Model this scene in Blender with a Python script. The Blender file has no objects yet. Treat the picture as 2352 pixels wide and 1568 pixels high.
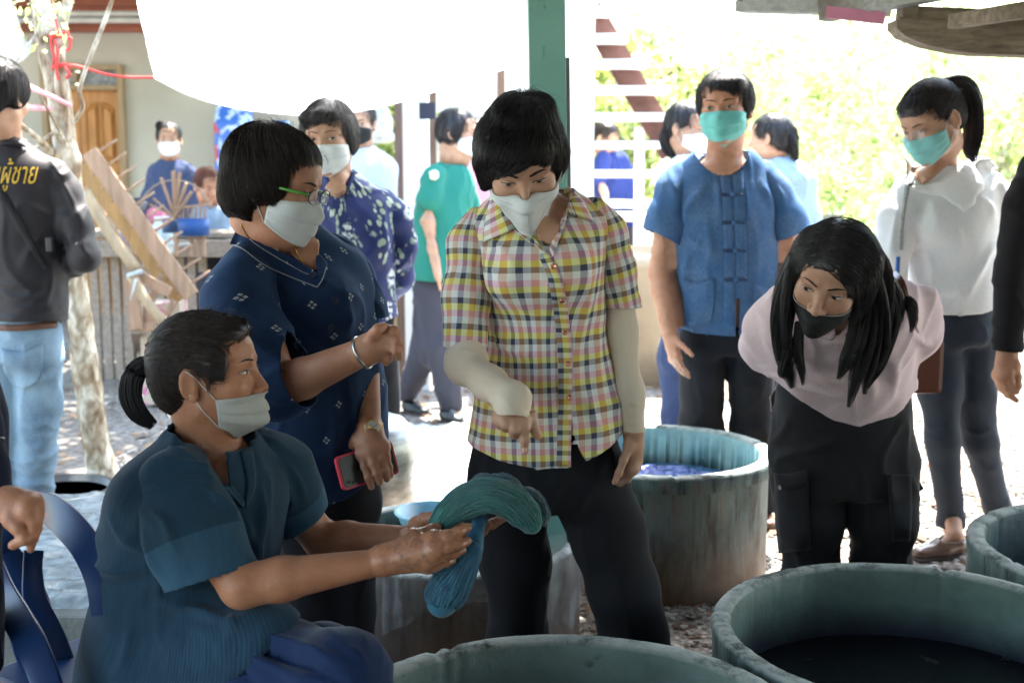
import bpy, math, random, bmesh
import numpy as np
from mathutils import Vector, Matrix
from mathutils.bvhtree import BVHTree
R = math.radians
random.seed(7); np.random.seed(7)
SC = bpy.context.scene
COL = SC.collection
# ------------------------------------------------------------------ camera, sky, sun, exposure
FPX, TILT, CAMH = 2800.0, R(8.5), 1.35
cam_d = bpy.data.cameras.new('camera'); cam = bpy.data.objects.new('camera', cam_d); COL.objects.link(cam)
cam.location = (0, 0, CAMH); cam.rotation_euler = (R(90) - TILT, 0, 0)
cam_d.sensor_width = 22.3; cam_d.lens = FPX / 2352 * 22.3
cam_d.clip_start = 0.05; cam_d.clip_end = 400
cam_d.dof.use_dof = True; cam_d.dof.focus_distance = 2.45; cam_d.dof.aperture_fstop = 2.8
SC.camera = cam
W = bpy.data.worlds.new('World'); SC.world = W; W.use_nodes = True
wn = W.node_tree; wn.nodes.clear()
SUN_EL, SUN_AZ = R(66), R(24)           # azimuth from +Y towards +X
sky = wn.nodes.new('ShaderNodeTexSky'); sky.sky_type = 'NISHITA'; sky.sun_disc = False
sky.sun_elevation = SUN_EL; sky.sun_rotation = SUN_AZ; sky.air_density = 1.6; sky.dust_density = 2.0; sky.ozone_density = 1.0
bg = wn.nodes.new('ShaderNodeBackground'); bg.inputs[1].default_value = 0.15
wo = wn.nodes.new('ShaderNodeOutputWorld')
wn.links.new(sky.outputs[0], bg.inputs[0]); wn.links.new(bg.outputs[0], wo.inputs[0])
sd = bpy.data.lights.new('sun', 'SUN'); sd.energy = 4.8; sd.angle = R(0.6); sd.color = (1, .95, .87)
sun = bpy.data.objects.new('sun', sd); COL.objects.link(sun)
_sv = Vector((math.cos(SUN_EL) * math.sin(SUN_AZ), math.cos(SUN_EL) * math.cos(SUN_AZ), math.sin(SUN_EL)))
sun.rotation_euler = _sv.to_track_quat('Z', 'Y').to_euler()
SC.view_settings.view_transform = 'Standard'; SC.view_settings.look = 'None'
SC.view_settings.gamma = 1.0; SC.view_settings.exposure = 3.0
SC.cycles.use_denoising = True
SC.cycles.max_bounces = 8; SC.cycles.diffuse_bounces = 5; SC.cycles.transparent_max_bounces = 12
SC.cycles.sample_clamp_indirect = 8.0

# ------------------------------------------------------------------ geometry helpers
CF = np.array([0, math.cos(TILT), -math.sin(TILT)]); CU = np.array([0, math.sin(TILT), math.cos(TILT)]); CR = np.array([1., 0, 0])
CAM = np.array([0, 0, CAMH])
def ray(px, py):
    d = CR * ((px - 1176) / FPX) + CU * ((784 - py) / FPX) + CF
    return d / np.linalg.norm(d)
def P(px, py, Y):
    """world point seen at photo coordinate (px,py of 2352x1568) at distance Y in front of the camera"""
    d = ray(px, py); return CAM + d * (Y / d[1])
def PS(Y): return FPX / Y             # photo pixels per metre at distance Y
def G(px, py, z=0.0):
    d = ray(px, py); return CAM + d * ((z - CAMH) / d[2])
def nrm(v):
    v = np.asarray(v, float); return v / (np.linalg.norm(v) + 1e-12)
def A3(*v): return np.array(v, float)

def props(o, label=None, cat=None, group=None, kind=None):
    if label: o['label'] = label
    if cat: o['category'] = cat
    if group: o['group'] = group
    if kind: o['kind'] = kind
    return o
def empty(name, loc, label=None, cat=None, group=None):
    o = bpy.data.objects.new(name, None); COL.objects.link(o); o.location = Vector(loc); o.empty_display_size = .1
    return props(o, label, cat, group)
def link(name, me, mat=None, parent=None):
    o = bpy.data.objects.new(name, me); COL.objects.link(o)
    if mat is not None and len(me.materials) == 0: me.materials.append(mat)
    if parent is not None:
        o.parent = parent
        m = Matrix.Translation(parent.location) if parent.parent is None else None
        if m is not None and parent.type == 'EMPTY': o.matrix_parent_inverse = m.inverted()
    return o
def mesh_np(name, V, F4, mat=None, parent=None, smooth=True, pc=None, loop_mats=None):
    """V (n,3); F4 (m,k) array or list of arrays with the same k"""
    V = np.asarray(V, np.float32); me = bpy.data.meshes.new(name)
    arrs = F4 if isinstance(F4, list) else [F4]
    arrs = [np.asarray(a, np.int32) for a in arrs if len(a)]
    me.vertices.add(len(V)); me.vertices.foreach_set('co', V.ravel())
    if arrs:
        nl = sum(a.size for a in arrs); npol = sum(len(a) for a in arrs)
        me.loops.add(nl); me.polygons.add(npol)
        me.loops.foreach_set('vertex_index', np.concatenate([a.ravel() for a in arrs]))
        tot = np.concatenate([np.full(len(a), a.shape[1], np.int32) for a in arrs])
        st = np.concatenate([[0], np.cumsum(tot)[:-1]]).astype(np.int32)
        me.polygons.foreach_set('loop_start', st); me.polygons.foreach_set('loop_total', tot)
        me.polygons.foreach_set('use_smooth', np.full(npol, smooth))
    me.update(calc_edges=True); me.validate()
    if pc is not None:
        for k, arr in (pc.items() if isinstance(pc, dict) else [('pc', pc)]):
            a = me.attributes.new(k, 'FLOAT_VECTOR', 'POINT'); a.data.foreach_set('vector', np.asarray(arr, np.float32).ravel())
    return link(name, me, mat, parent)

class MB:
    """collects simple shapes into one mesh"""
    def __init__(s): s.bm = bmesh.new()
    def box(s, c, size, rot=None, bevel=0.0):
        r = bmesh.ops.create_cube(s.bm, size=1)
        vs = r['verts']
        M = Matrix.Translation(Vector(c)) @ (rot.to_4x4() if rot is not None else Matrix.Identity(4)) @ Matrix.Diagonal((*size, 1))
        bmesh.ops.transform(s.bm, matrix=M, verts=vs)
        if bevel > 0:
            es = list({e for v in vs for e in v.link_edges})
            bmesh.ops.bevel(s.bm, geom=es, offset=bevel, segments=2, affect='EDGES', profile=.6)
        return s
    def bar(s, a, b, w, h=None, up=(0, 0, 1), bevel=0.0):
        a = Vector(a); b = Vector(b); d = b - a; L = d.length; z = d.normalized()
        u = Vector(up); x = u.cross(z)
        if x.length < 1e-4: x = Vector((1, 0, 0)).cross(z)
        x.normalize(); y = z.cross(x)
        rot = Matrix((x, y, z)).transposed()
        return s.box((a + b) / 2, (w, h or w, L), rot, bevel)
    def tube(s, pts, rad, n=8, caps=True):
        pts = [Vector(p) for p in pts]; rad = rad if hasattr(rad, '__len__') else [rad] * len(pts)
        rings = []; u = None
        for i, p in enumerate(pts):
            t = (pts[min(i + 1, len(pts) - 1)] - pts[max(i - 1, 0)]).normalized()
            if u is None: u = t.orthogonal().normalized()
            u = (u - t * u.dot(t)).normalized(); v = t.cross(u)
            rings.append([s.bm.verts.new(p + (u * math.cos(2 * math.pi * k / n) + v * math.sin(2 * math.pi * k / n)) * rad[i]) for k in range(n)])
        for a, b in zip(rings, rings[1:]):
            for k in range(n):
                f = s.bm.faces.new((a[k], a[(k + 1) % n], b[(k + 1) % n], b[k])); f.smooth = True
        if caps: s.bm.faces.new(rings[0][::-1]); s.bm.faces.new(rings[-1])
        return s
    def lathe(s, prof, n=48, c=(0, 0, 0), jit=None, closed=True):
        rings = []
        for i, (r, z) in enumerate(prof):
            ring = []
            for k in range(n):
                a = 2 * math.pi * k / n
                rr, zz = (r, z) if jit is None else jit(i, a, r, z)
                ring.append(s.bm.verts.new((c[0] + rr * math.cos(a), c[1] + rr * math.sin(a), c[2] + zz)))
            rings.append(ring)
        for a, b in zip(rings, rings[1:]):
            for k in range(n):
                f = s.bm.faces.new((a[k], a[(k + 1) % n], b[(k + 1) % n], b[k])); f.smooth = True
        if closed:
            s.bm.faces.new(rings[0][::-1]); s.bm.faces.new(rings[-1])
        return s
    def build(s, name, mat, parent=None, smooth=None, **pr):
        me = bpy.data.meshes.new(name)
        if smooth is not None:
            for f in s.bm.faces: f.smooth = smooth
        bmesh.ops.recalc_face_normals(s.bm, faces=s.bm.faces)
        s.bm.to_mesh(me); s.bm.free()
        o = link(name, me, mat, parent)
        return props(o, **pr)

# ------------------------------------------------------------------ noise
_rs = np.random.RandomState(3)
_PERM = _rs.permutation(256).astype(np.int32); _PERM = np.concatenate([_PERM, _PERM, _PERM])
_GR = _rs.normal(size=(256, 3)); _GR /= np.linalg.norm(_GR, axis=1)[:, None]
def noise(Pn, seed=0):
    Pn = np.asarray(Pn, float) + seed * 17.31
    i = np.floor(Pn).astype(np.int64); f = Pn - i; i &= 255
    w = f * f * f * (f * (f * 6 - 15) + 10)
    out = 0
    for dx in (0, 1):
        for dy in (0, 1):
            for dz in (0, 1):
                h = _PERM[_PERM[_PERM[(i[:, 0] + dx) & 255] + ((i[:, 1] + dy) & 255)] + ((i[:, 2] + dz) & 255)]
                g = _GR[h]
                d = g[:, 0] * (f[:, 0] - dx) + g[:, 1] * (f[:, 1] - dy) + g[:, 2] * (f[:, 2] - dz)
                ww = (w[:, 0] if dx else 1 - w[:, 0]) * (w[:, 1] if dy else 1 - w[:, 1]) * (w[:, 2] if dz else 1 - w[:, 2])
                out = out + d * ww
    return out * 1.5
def ridge(Pn, seed=0): return 1 - np.minimum(1, np.abs(noise(Pn, seed)) * 3.2)

# ------------------------------------------------------------------ signed-distance modelling
def smin(a, b, k):
    h = np.maximum(k - np.abs(a - b), 0) / k
    return np.minimum(a, b) - h * h * k * .25
def smax(a, b, k): return -smin(-a, -b, k)
class SDF:
    def __init__(s): s.p = []
    def add(s, fn, lo, hi, k=.02, op='u'):
        s.p.append((fn, np.asarray(lo, float), np.asarray(hi, float), k, op)); return s
    def cone(s, a, b, ra, rb, k=.02, flat=None, fr=1.0, op='u'):
        a = np.asarray(a, float); b = np.asarray(b, float); d = b - a; L2 = d @ d + 1e-12
        fv = None if flat is None else nrm(flat)
        def fn(X):
            q = X - a; t = np.clip(q @ d / L2, 0, 1); q = q - t[:, None] * d
            if fv is not None:
                c = q @ fv; q = q + np.outer(c * (1 / fr - 1), fv)
            return np.sqrt((q * q).sum(1)) - (ra + (rb - ra) * t)
        r = max(ra, rb); return s.add(fn, np.minimum(a, b) - r, np.maximum(a, b) + r, k, op)
    def chain(s, pts, rad, k=.02, **kw):
        for i in range(len(pts) - 1): s.cone(pts[i], pts[i + 1], rad[i], rad[i + 1], k, **kw)
        return s
    def ell(s, c, r, Rm=None, k=.02, op='u'):
        c = np.asarray(c, float); r = np.asarray(r, float); M = np.eye(3) if Rm is None else np.asarray(Rm)
        def fn(X):
            q = (X - c) @ M; k0 = np.sqrt(((q / r) ** 2).sum(1)); k1 = np.sqrt(((q / (r * r)) ** 2).sum(1)) + 1e-9
            return k0 * (k0 - 1) / k1
        m = r.max(); return s.add(fn, c - m, c + m, k, op)
    def loft(s, C, a, b, lat, k=.02, ke=.03, op='u', pw=2.0):
        """stack of ellipse sections: centres C, half widths a (along lat) and b (depth)"""
        C = np.asarray(C, float); a = np.asarray(a, float); b = np.asarray(b, float)
        ax = nrm(C[-1] - C[0]); X0 = nrm(np.asarray(lat, float) - ax * (np.asarray(lat, float) @ ax)); D = np.cross(ax, X0)
        t = (C - C[0]) @ ax; L = t[-1]
        tt = np.linspace(0, L, 60)
        def sm(y):
            y = np.interp(tt, t, y); 
            for _ in range(5): y[1:-1] = (y[:-2] + 2 * y[1:-1] + y[2:]) / 4
            return y
        cx = sm(C @ X0); cd = sm(C @ D); aa = sm(a); bb = sm(b)
        def fn(X):
            h = (X - C[0]) @ ax; hc = np.clip(h, 0, L)
            ca = np.interp(hc, tt, aa); cb = np.interp(hc, tt, bb)
            u = (X @ X0 - np.interp(hc, tt, cx)); v = (X @ D - np.interp(hc, tt, cd))
            if pw == 2.0:
                k0 = np.sqrt((u / ca) ** 2 + (v / cb) ** 2)
            else:
                k0 = (np.abs(u / ca) ** pw + np.abs(v / cb) ** pw) ** (1 / pw)
            k1 = np.sqrt((u / ca ** 2) ** 2 + (v / cb ** 2) ** 2) + 1e-6
            d = np.where(k0 > .3, k0 * (k0 - 1) / k1, (k0 - 1) * np.minimum(ca, cb))
            return smax(d, np.maximum(-h, h - L), ke)
        m = max(a.max(), b.max()); s.add(fn, C.min(0) - m, C.max(0) + m, k, op); return s
    def __call__(s, X):
        F = np.full(len(X), 1.0)
        for fn, lo, hi, k, op in s.p:
            v = fn(X); F = smin(F, v, k) if op == 'u' else smax(F, -v, k)
        return F
    def bounds(s):
        lo = np.min([p[1] for p in s.p if p[4] == 'u'], 0); hi = np.max([p[2] for p in s.p if p[4] == 'u'], 0); return lo, hi
    def mesh(s, h, lo=None, hi=None, extra=None):
        l, u = s.bounds(); lo = l - .02 if lo is None else np.maximum(np.asarray(lo, float), l - .02); hi = u + .02 if hi is None else np.minimum(np.asarray(hi, float), u + .02)
        ax = [np.arange(lo[i], hi[i] + h, h) for i in range(3)]
        n = [len(a) for a in ax]; F = np.full(n, 1.0, np.float32)
        for fn, pl, ph, k, op in s.p:
            pad = k + 2 * h + .012
            sl = []
            for i in range(3):
                i0 = max(0, int(np.searchsorted(ax[i], pl[i] - pad))); i1 = min(n[i], int(np.searchsorted(ax[i], ph[i] + pad)))
                sl.append(slice(i0, i1))
            if any(q.stop <= q.start for q in sl): continue
            g = np.stack(np.meshgrid(*[ax[i][sl[i]] for i in range(3)], indexing='ij'), -1).reshape(-1, 3)
            sub = F[sl[0], sl[1], sl[2]]; v = fn(g).reshape(sub.shape)
            F[sl[0], sl[1], sl[2]] = smin(sub, v, k) if op == 'u' else smax(sub, -v, k)
        return surfnet(F, ax)
    def project(s, X, iters=4, off=0.0):
        X = np.array(X, float)
        for _ in range(iters):
            f = s(X) - off; g = s.grad(X); X -= g * f[:, None] * .9
        return X
    def grad(s, X, e=.002):
        g = np.stack([s(X + np.eye(3)[i] * e) - s(X - np.eye(3)[i] * e) for i in range(3)], 1)
        return g / (np.linalg.norm(g, axis=1)[:, None] + 1e-9)
def surfnet(F, ax):
    ins = F < 0; nx, ny, nz = F.shape
    c = np.zeros((nx - 1, ny - 1, nz - 1), np.int8)
    for dx in (0, 1):
        for dy in (0, 1):
            for dz in (0, 1): c += ins[dx:nx - 1 + dx, dy:ny - 1 + dy, dz:nz - 1 + dz]
    act = (c > 0) & (c < 8); cells = np.argwhere(act)
    idx = np.full(act.shape, -1, np.int32); idx[act] = np.arange(len(cells))
    acc = np.zeros((len(cells), 3)); cnt = np.zeros(len(cells))
    cor = [(a, b, d) for a in (0, 1) for b in (0, 1) for d in (0, 1)]
    vals = {q: F[cells[:, 0] + q[0], cells[:, 1] + q[1], cells[:, 2] + q[2]] for q in cor}
    for q in cor:
        for axn in range(3):
            if q[axn] == 1: continue
            r = list(q); r[axn] = 1; r = tuple(r)
            fa, fb = vals[q], vals[r]; m = (fa < 0) != (fb < 0)
            t = fa[m] / (fa[m] - fb[m])
            base = np.array(q, float); pnt = np.tile(base, (m.sum(), 1)); pnt[:, axn] += t
            acc[m] += pnt; cnt[m] += 1
    V = cells + acc / cnt[:, None]
    V = np.stack([np.interp(V[:, i], np.arange(len(ax[i])), ax[i]) for i in range(3)], 1)
    Q = []
    for axn in range(3):
        a = [slice(None)] * 3; b = [slice(None)] * 3; a[axn] = slice(0, -1); b[axn] = slice(1, None)
        ed = ins[tuple(a)] != ins[tuple(b)]; e = np.argwhere(ed)
        o1, o2 = (axn + 1) % 3, (axn + 2) % 3
        dim = act.shape
        ok = (e[:, o1] >= 1) & (e[:, o2] >= 1) & (e[:, o1] < dim[o1]) & (e[:, o2] < dim[o2]); e = e[ok]
        def g(d1, d2):
            w = e.copy(); w[:, o1] -= d1; w[:, o2] -= d2; return idx[w[:, 0], w[:, 1], w[:, 2]]
        q = np.stack([g(1, 1), g(0, 1), g(0, 0), g(1, 0)], 1)
        flip = ~ins[e[:, 0], e[:, 1], e[:, 2]]
        q[flip] = q[flip][:, ::-1]
        Q.append(q)
    Q = np.concatenate(Q); Q = Q[(Q >= 0).all(1)]
    return V, Q
def vnormals(V, Q):
    n = np.cross(V[Q[:, 2]] - V[Q[:, 0]], V[Q[:, 3]] - V[Q[:, 1]])
    N = np.zeros_like(V)
    for k in range(4): np.add.at(N, Q[:, k], n)
    return N / (np.linalg.norm(N, axis=1)[:, None] + 1e-12)
def cut(V, Q, g):
    """remove where g(V)>0, snapping the edge onto g=0"""
    f = g(V); keep = (f[Q] <= 0).any(1); Q = Q[keep]
    used = np.unique(Q); out = used[f[used] > 0]
    X = V[out]
    if len(out):
        for _ in range(2):
            e = 1e-3; f0 = g(X)
            gr = np.stack([(g(X + np.eye(3)[i] * e) - g(X - np.eye(3)[i] * e)) / (2 * e) for i in range(3)], 1)
            X = X - gr * (f0 / ((gr ** 2).sum(1) + 1e-9))[:, None] * .999
        mv = X - V[out]; l = np.linalg.norm(mv, axis=1); mv *= np.minimum(1, .02 / (l + 1e-9))[:, None]
        V = V.copy(); V[out] += mv
    mp = np.full(len(V), -1, np.int32); mp[used] = np.arange(len(used))
    return V[used], mp[Q]
def plane(p, n):
    p = np.asarray(p, float); n = nrm(n); return lambda X: (X - p) @ n
def polycoord(X, pts, ref):
    """(around, along) cloth coordinates relative to a limb polyline"""
    pts = np.asarray(pts, float); best = np.full(len(X), 9e9); al = np.zeros(len(X)); cx = np.zeros((len(X), 3)); tx = np.zeros((len(X), 3)); s0 = 0
    for i in range(len(pts) - 1):
        d = pts[i + 1] - pts[i]; L = np.linalg.norm(d); d = d / L
        t = (X - pts[i]) @ d; lo = -9 if i == 0 else 0; hi = 9 if i == len(pts) - 2 else L
        tc = np.clip(t, lo, hi); q = X - pts[i] - tc[:, None] * d; dd = np.linalg.norm(q, axis=1)
        m = dd < best; best[m] = dd[m]; al[m] = s0 + tc[m]; cx[m] = q[m]; tx[m] = d; s0 += L
    ref = nrm(ref); r2 = ref - tx * (tx @ ref)[:, None]; r2 /= np.linalg.norm(r2, axis=1)[:, None] + 1e-9
    s2 = np.cross(tx, r2)
    th = np.arctan2((cx * s2).sum(1), (cx * r2).sum(1))
    return th, al, best
def solidify(o, t, off=-1):
    m = o.modifiers.new('solid', 'SOLIDIFY'); m.thickness = t; m.offset = off; return o
def bvh_of(*objs):
    V = []; Fs = []; n = 0
    for o in objs:
        me = o.data; v = np.empty(len(me.vertices) * 3, np.float32); me.vertices.foreach_get('co', v)
        V.append(v.reshape(-1, 3)); Fs += [tuple(i + n for i in p.vertices) for p in me.polygons]; n += len(me.vertices)
    V = np.concatenate(V)
    return BVHTree.FromPolygons([Vector(v) for v in V.tolist()], Fs)
def hit(b, px, py):
    loc, n, i, d = b.ray_cast(Vector(CAM), Vector(ray(px, py)))
    return (None, None) if loc is None else (np.array(loc), np.array(n))
def spline(pts, n):
    """Catmull-Rom resample"""
    p = np.asarray(pts, float); m = len(p); 
    if m < 3: return np.array([p[0] + (p[-1] - p[0]) * t for t in np.linspace(0, 1, n)])
    q = np.vstack([2 * p[0] - p[1], p, 2 * p[-1] - p[-2]]); out = []
    for u in np.linspace(0, m - 1 - 1e-6, n):
        i = int(u); t = u - i; a, b, c, d = q[i:i + 4]
        out.append(.5 * (2 * b + (c - a) * t + (2 * a - 5 * b + 4 * c - d) * t * t + (3 * b - a - 3 * c + d) * t ** 3))
    return np.array(out)
def ruled(name, rows, b, mat, parent, off=.004, nu=24, nv=6, thick=.003, bulge=0.0, pcs=1.0, fallback=None):
    """cloth patch laid on a surface: rows = list of pixel polylines (same sense); hits surface b and stands off it"""
    R_ = [spline(r, nu) for r in rows]; grid = []
    for v in np.linspace(0, len(R_) - 1 - 1e-6, nv):
        i = int(v); t = v - i; grid.append(R_[i] * (1 - t) + R_[i + 1] * t)
    grid = np.array(grid); pts = np.full((nv, nu, 3), np.nan)
    for i in range(nv):
        for j in range(nu):
            L, n = hit(b, *grid[i, j])
            if L is not None: pts[i, j] = L
    dist = np.linalg.norm(pts - CAM, axis=2)
    md = np.nanmedian(dist) if not np.isnan(dist).all() else fallback
    for i in range(nv):
        for j in range(nu):
            if np.isnan(dist[i, j]):
                row = dist[i]; ok = ~np.isnan(row)
                dist[i, j] = row[ok][np.argmin(np.abs(np.where(ok)[0] - j))] if ok.any() else md
    for _ in range(2):
        dd = dist.copy(); dd[1:-1, 1:-1] = (dist[1:-1, 1:-1] * 2 + dist[:-2, 1:-1] + dist[2:, 1:-1] + dist[1:-1, :-2] + dist[1:-1, 2:]) / 6; dist = np.minimum(dist, dd)
    V = []
    for i in range(nv):
        for j in range(nu):
            bl = bulge * math.sin(math.pi * i / (nv - 1))
            V.append(CAM + ray(*grid[i, j]) * (dist[i, j] - off - bl))
    V = np.array(V); Q = np.array([(i * nu + j, i * nu + j + 1, (i + 1) * nu + j + 1, (i + 1) * nu + j) for i in range(nv - 1) for j in range(nu - 1)])
    Vg = V.reshape(nv, nu, 3)
    uu = np.concatenate([[0], np.cumsum(np.linalg.norm(np.diff(Vg[nv // 2], axis=0), axis=1))]); vv = np.concatenate([[0], np.cumsum(np.linalg.norm(np.diff(Vg[:, nu // 2], axis=0), axis=1))])
    pc = np.array([(uu[j], vv[i], 0) for i in range(nv) for j in range(nu)]) * pcs
    o = mesh_np(name, V, Q, mat, parent, pc=pc)
    return solidify(o, thick, 0)
def tube_np(paths, rad, n=4):
    """many tubes at once; paths (S,M,3), rad (S,M)"""
    paths = np.asarray(paths, float); S, M, _ = paths.shape
    T = np.gradient(paths, axis=1); T /= np.linalg.norm(T, axis=2)[..., None] + 1e-9
    up = np.where(np.abs(T[..., 2:3]) > .8, np.array([1., 0, 0]), np.array([0, 0, 1.]))
    u = np.cross(T, up); u /= np.linalg.norm(u, axis=2)[..., None] + 1e-9; v = np.cross(T, u)
    a = np.arange(n) * 2 * math.pi / n
    V = paths[:, :, None, :] + (u[:, :, None, :] * np.cos(a)[None, None, :, None] + v[:, :, None, :] * np.sin(a)[None, None, :, None]) * rad[:, :, None, None]
    V = V.reshape(-1, 3)
    si, mi, ki = np.meshgrid(np.arange(S), np.arange(M - 1), np.arange(n), indexing='ij')
    b = (si * M + mi) * n; k2 = (ki + 1) % n
    Q = np.stack([b + ki, b + k2, b + n + k2, b + n + ki], -1).reshape(-1, 4)
    return V, Q

# ------------------------------------------------------------------ shader helpers
class E:
    """tiny expression wrapper over Math nodes"""
    def __init__(s, nt, k): s.nt, s.k = nt, k
    def _m(s, op, *a):
        n = s.nt.nodes.new('ShaderNodeMath'); n.operation = op
        for i, x in enumerate((s,) + a):
            x = x.k if isinstance(x, E) else x
            if isinstance(x, (int, float)): n.inputs[i].default_value = x
            else: s.nt.links.new(x, n.inputs[i])
        return E(s.nt, n.outputs[0])
    def __add__(s, o): return s._m('ADD', o)
    __radd__ = __add__
    def __sub__(s, o): return s._m('SUBTRACT', o)
    def __rsub__(s, o): return E(s.nt, o)._m('SUBTRACT', s)
    def __mul__(s, o): return s._m('MULTIPLY', o)
    __rmul__ = __mul__
    def __truediv__(s, o): return s._m('DIVIDE', o)
    def __lt__(s, o): return s._m('LESS_THAN', o)
    def __gt__(s, o): return s._m('GREATER_THAN', o)
    def floor(s): return s._m('FLOOR')
    def fract(s): return s._m('FRACT')
    def abs(s): return s._m('ABSOLUTE')
    def sin(s): return s._m('SINE')
    def min(s, o): return s._m('MINIMUM', o)
    def max(s, o): return s._m('MAXIMUM', o)
    def pow(s, o): return s._m('POWER', o)
    def clamp(s): 
        r = s._m('ADD', 0.0); r.k.node.use_clamp = True; return r
class Mat:
    def __init__(s, name, rough=.6, spec=.5, **kw):
        s.m = bpy.data.materials.new(name); s.m.use_nodes = True; s.nt = s.m.node_tree; s.N = s.nt.nodes
        s.b = s.N['Principled BSDF']; s.b.inputs['Roughness'].default_value = rough; s.b.inputs['Specular IOR Level'].default_value = spec
        for k, v in kw.items(): s.b.inputs[k.replace('_', ' ')].default_value = v
    def geo(s): n = s.N.new('ShaderNodeNewGeometry'); return n.outputs['Position']
    def obj(s): n = s.N.new('ShaderNodeTexCoord'); return n.outputs['Object']
    def attr(s, name='pc'): n = s.N.new('ShaderNodeAttribute'); n.attribute_name = name; return n.outputs['Vector']
    def sep(s, v):
        n = s.N.new('ShaderNodeSeparateXYZ'); s.nt.links.new(v, n.inputs[0]); return [E(s.nt, o) for o in n.outputs]
    def comb(s, x, y, z=0.0):
        n = s.N.new('ShaderNodeCombineXYZ')
        for i, q in enumerate((x, y, z)):
            if isinstance(q, E): s.nt.links.new(q.k, n.inputs[i])
            else: n.inputs[i].default_value = q
        return n.outputs[0]
    def scale(s, v, sc):
        n = s.N.new('ShaderNodeMapping'); s.nt.links.new(v, n.inputs[0]); n.inputs['Scale'].default_value = sc; return n.outputs[0]
    def noise(s, v, sc=5, det=3, rough=.55, dist=0, col=False):
        n = s.N.new('ShaderNodeTexNoise'); s.nt.links.new(v, n.inputs['Vector']); n.inputs['Scale'].default_value = sc
        n.inputs['Detail'].default_value = det; n.inputs['Roughness'].default_value = rough; n.inputs['Distortion'].default_value = dist
        return n.outputs[1] if col else E(s.nt, n.outputs[0])
    def noise_warp(s, v, sc=22, a=.03):
        n = s.N.new('ShaderNodeVectorMath'); n.operation = 'MULTIPLY_ADD'; s.nt.links.new(s.noise(v, sc, 3, col=True), n.inputs[0]); n.inputs[1].default_value = (a,) * 3; s.nt.links.new(v, n.inputs[2]); return n.outputs[0]
    def voro(s, v, sc=5, feat='F1', rnd=1.0):
        n = s.N.new('ShaderNodeTexVoronoi'); s.nt.links.new(v, n.inputs['Vector']); n.inputs['Scale'].default_value = sc; n.feature = feat
        n.inputs['Randomness'].default_value = rnd; return n
    def ramp(s, f, stops, interp='LINEAR'):
        n = s.N.new('ShaderNodeValToRGB'); s.nt.links.new(f.k if isinstance(f, E) else f, n.inputs[0]); cr = n.color_ramp; cr.interpolation = interp
        while len(cr.elements) < len(stops): cr.elements.new(.5)
        for e, (p, c) in zip(cr.elements, stops): e.position = p; e.color = (*c, 1) if len(c) == 3 else c
        return n.outputs[0]
    def mix(s, f, a, b, mode='MIX'):
        n = s.N.new('ShaderNodeMix'); n.data_type = 'RGBA'; n.blend_type = mode
        def put(x, i):
            if isinstance(x, E): x = x.k
            if isinstance(x, (int, float)): n.inputs[i].default_value = x
            elif isinstance(x, tuple): n.inputs[i].default_value = (*x, 1) if len(x) == 3 else x
            else: s.nt.links.new(x, n.inputs[i])
        put(f, 0); put(a, 6); put(b, 7); return n.outputs[2]
    def color(s, c):
        if isinstance(c, tuple): s.b.inputs['Base Color'].default_value = (*c, 1)
        else: s.nt.links.new(c, s.b.inputs['Base Color'])
        return s
    def set(s, k, v):
        v = v.k if isinstance(v, E) else v
        if isinstance(v, (int, float)): s.b.inputs[k].default_value = v
        else: s.nt.links.new(v, s.b.inputs[k])
        return s
    def bump(s, h, dist=.002, st=1.0):
        n = s.N.new('ShaderNodeBump'); n.inputs['Distance'].default_value = dist; n.inputs['Strength'].default_value = st
        s.nt.links.new(h.k if isinstance(h, E) else h, n.inputs['Height'])
        if s.b.inputs['Normal'].is_linked:
            s.nt.links.new(s.b.inputs['Normal'].links[0].from_socket, n.inputs['Normal'])
        s.nt.links.new(n.outputs[0], s.b.inputs['Normal']); return s
def simple(name, c, rough=.6, var=.12, sc=8, bump=0, bsc=60, spec=.4, **kw):
    m = Mat(name, rough, spec, **kw); p = m.geo(); n = m.noise(p, sc, 4)
    lo = tuple(x * (1 - var) for x in c); hi = tuple(min(1, x * (1 + var)) for x in c)
    m.color(m.ramp(n, [(.3, lo), (.7, hi)]))
    if bump: m.bump(m.noise(p, bsc, 3), bump)
    return m.m
# ------------------------------------------------------------------ setting
def gravel_mat():
    m = Mat('gravel', .9, .2); p = m.geo()
    v = m.voro(p, 75); n = m.noise(p, 1.2, 4); n2 = m.noise(p, 28, 4)
    c = m.ramp(v.outputs['Color'], [(0, (.17, .16, .15)), (.5, (.30, .285, .265)), (1, (.46, .44, .41))])
    c = m.mix(m.ramp(n, [(.42, (0, 0, 0)), (.62, (1, 1, 1))]), c, (.22, .18, .15)); c = m.mix(m.ramp(n2, [(.35, (1, 1, 1)), (.6, (0, 0, 0))]), c, (.13, .11, .09))
    m.color(c); m.bump(E(m.nt, v.outputs['Distance']), .01, .8); m.bump(n2, .01, .6); return m.m
M_gravel = gravel_mat()
mesh_np('ground', [(-90, -40, 0), (90, -40, 0), (90, 160, 0), (-90, 160, 0)], np.array([(0, 1, 2, 3)]), M_gravel, smooth=False)
props(bpy.data.objects['ground'], kind='structure')
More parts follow.
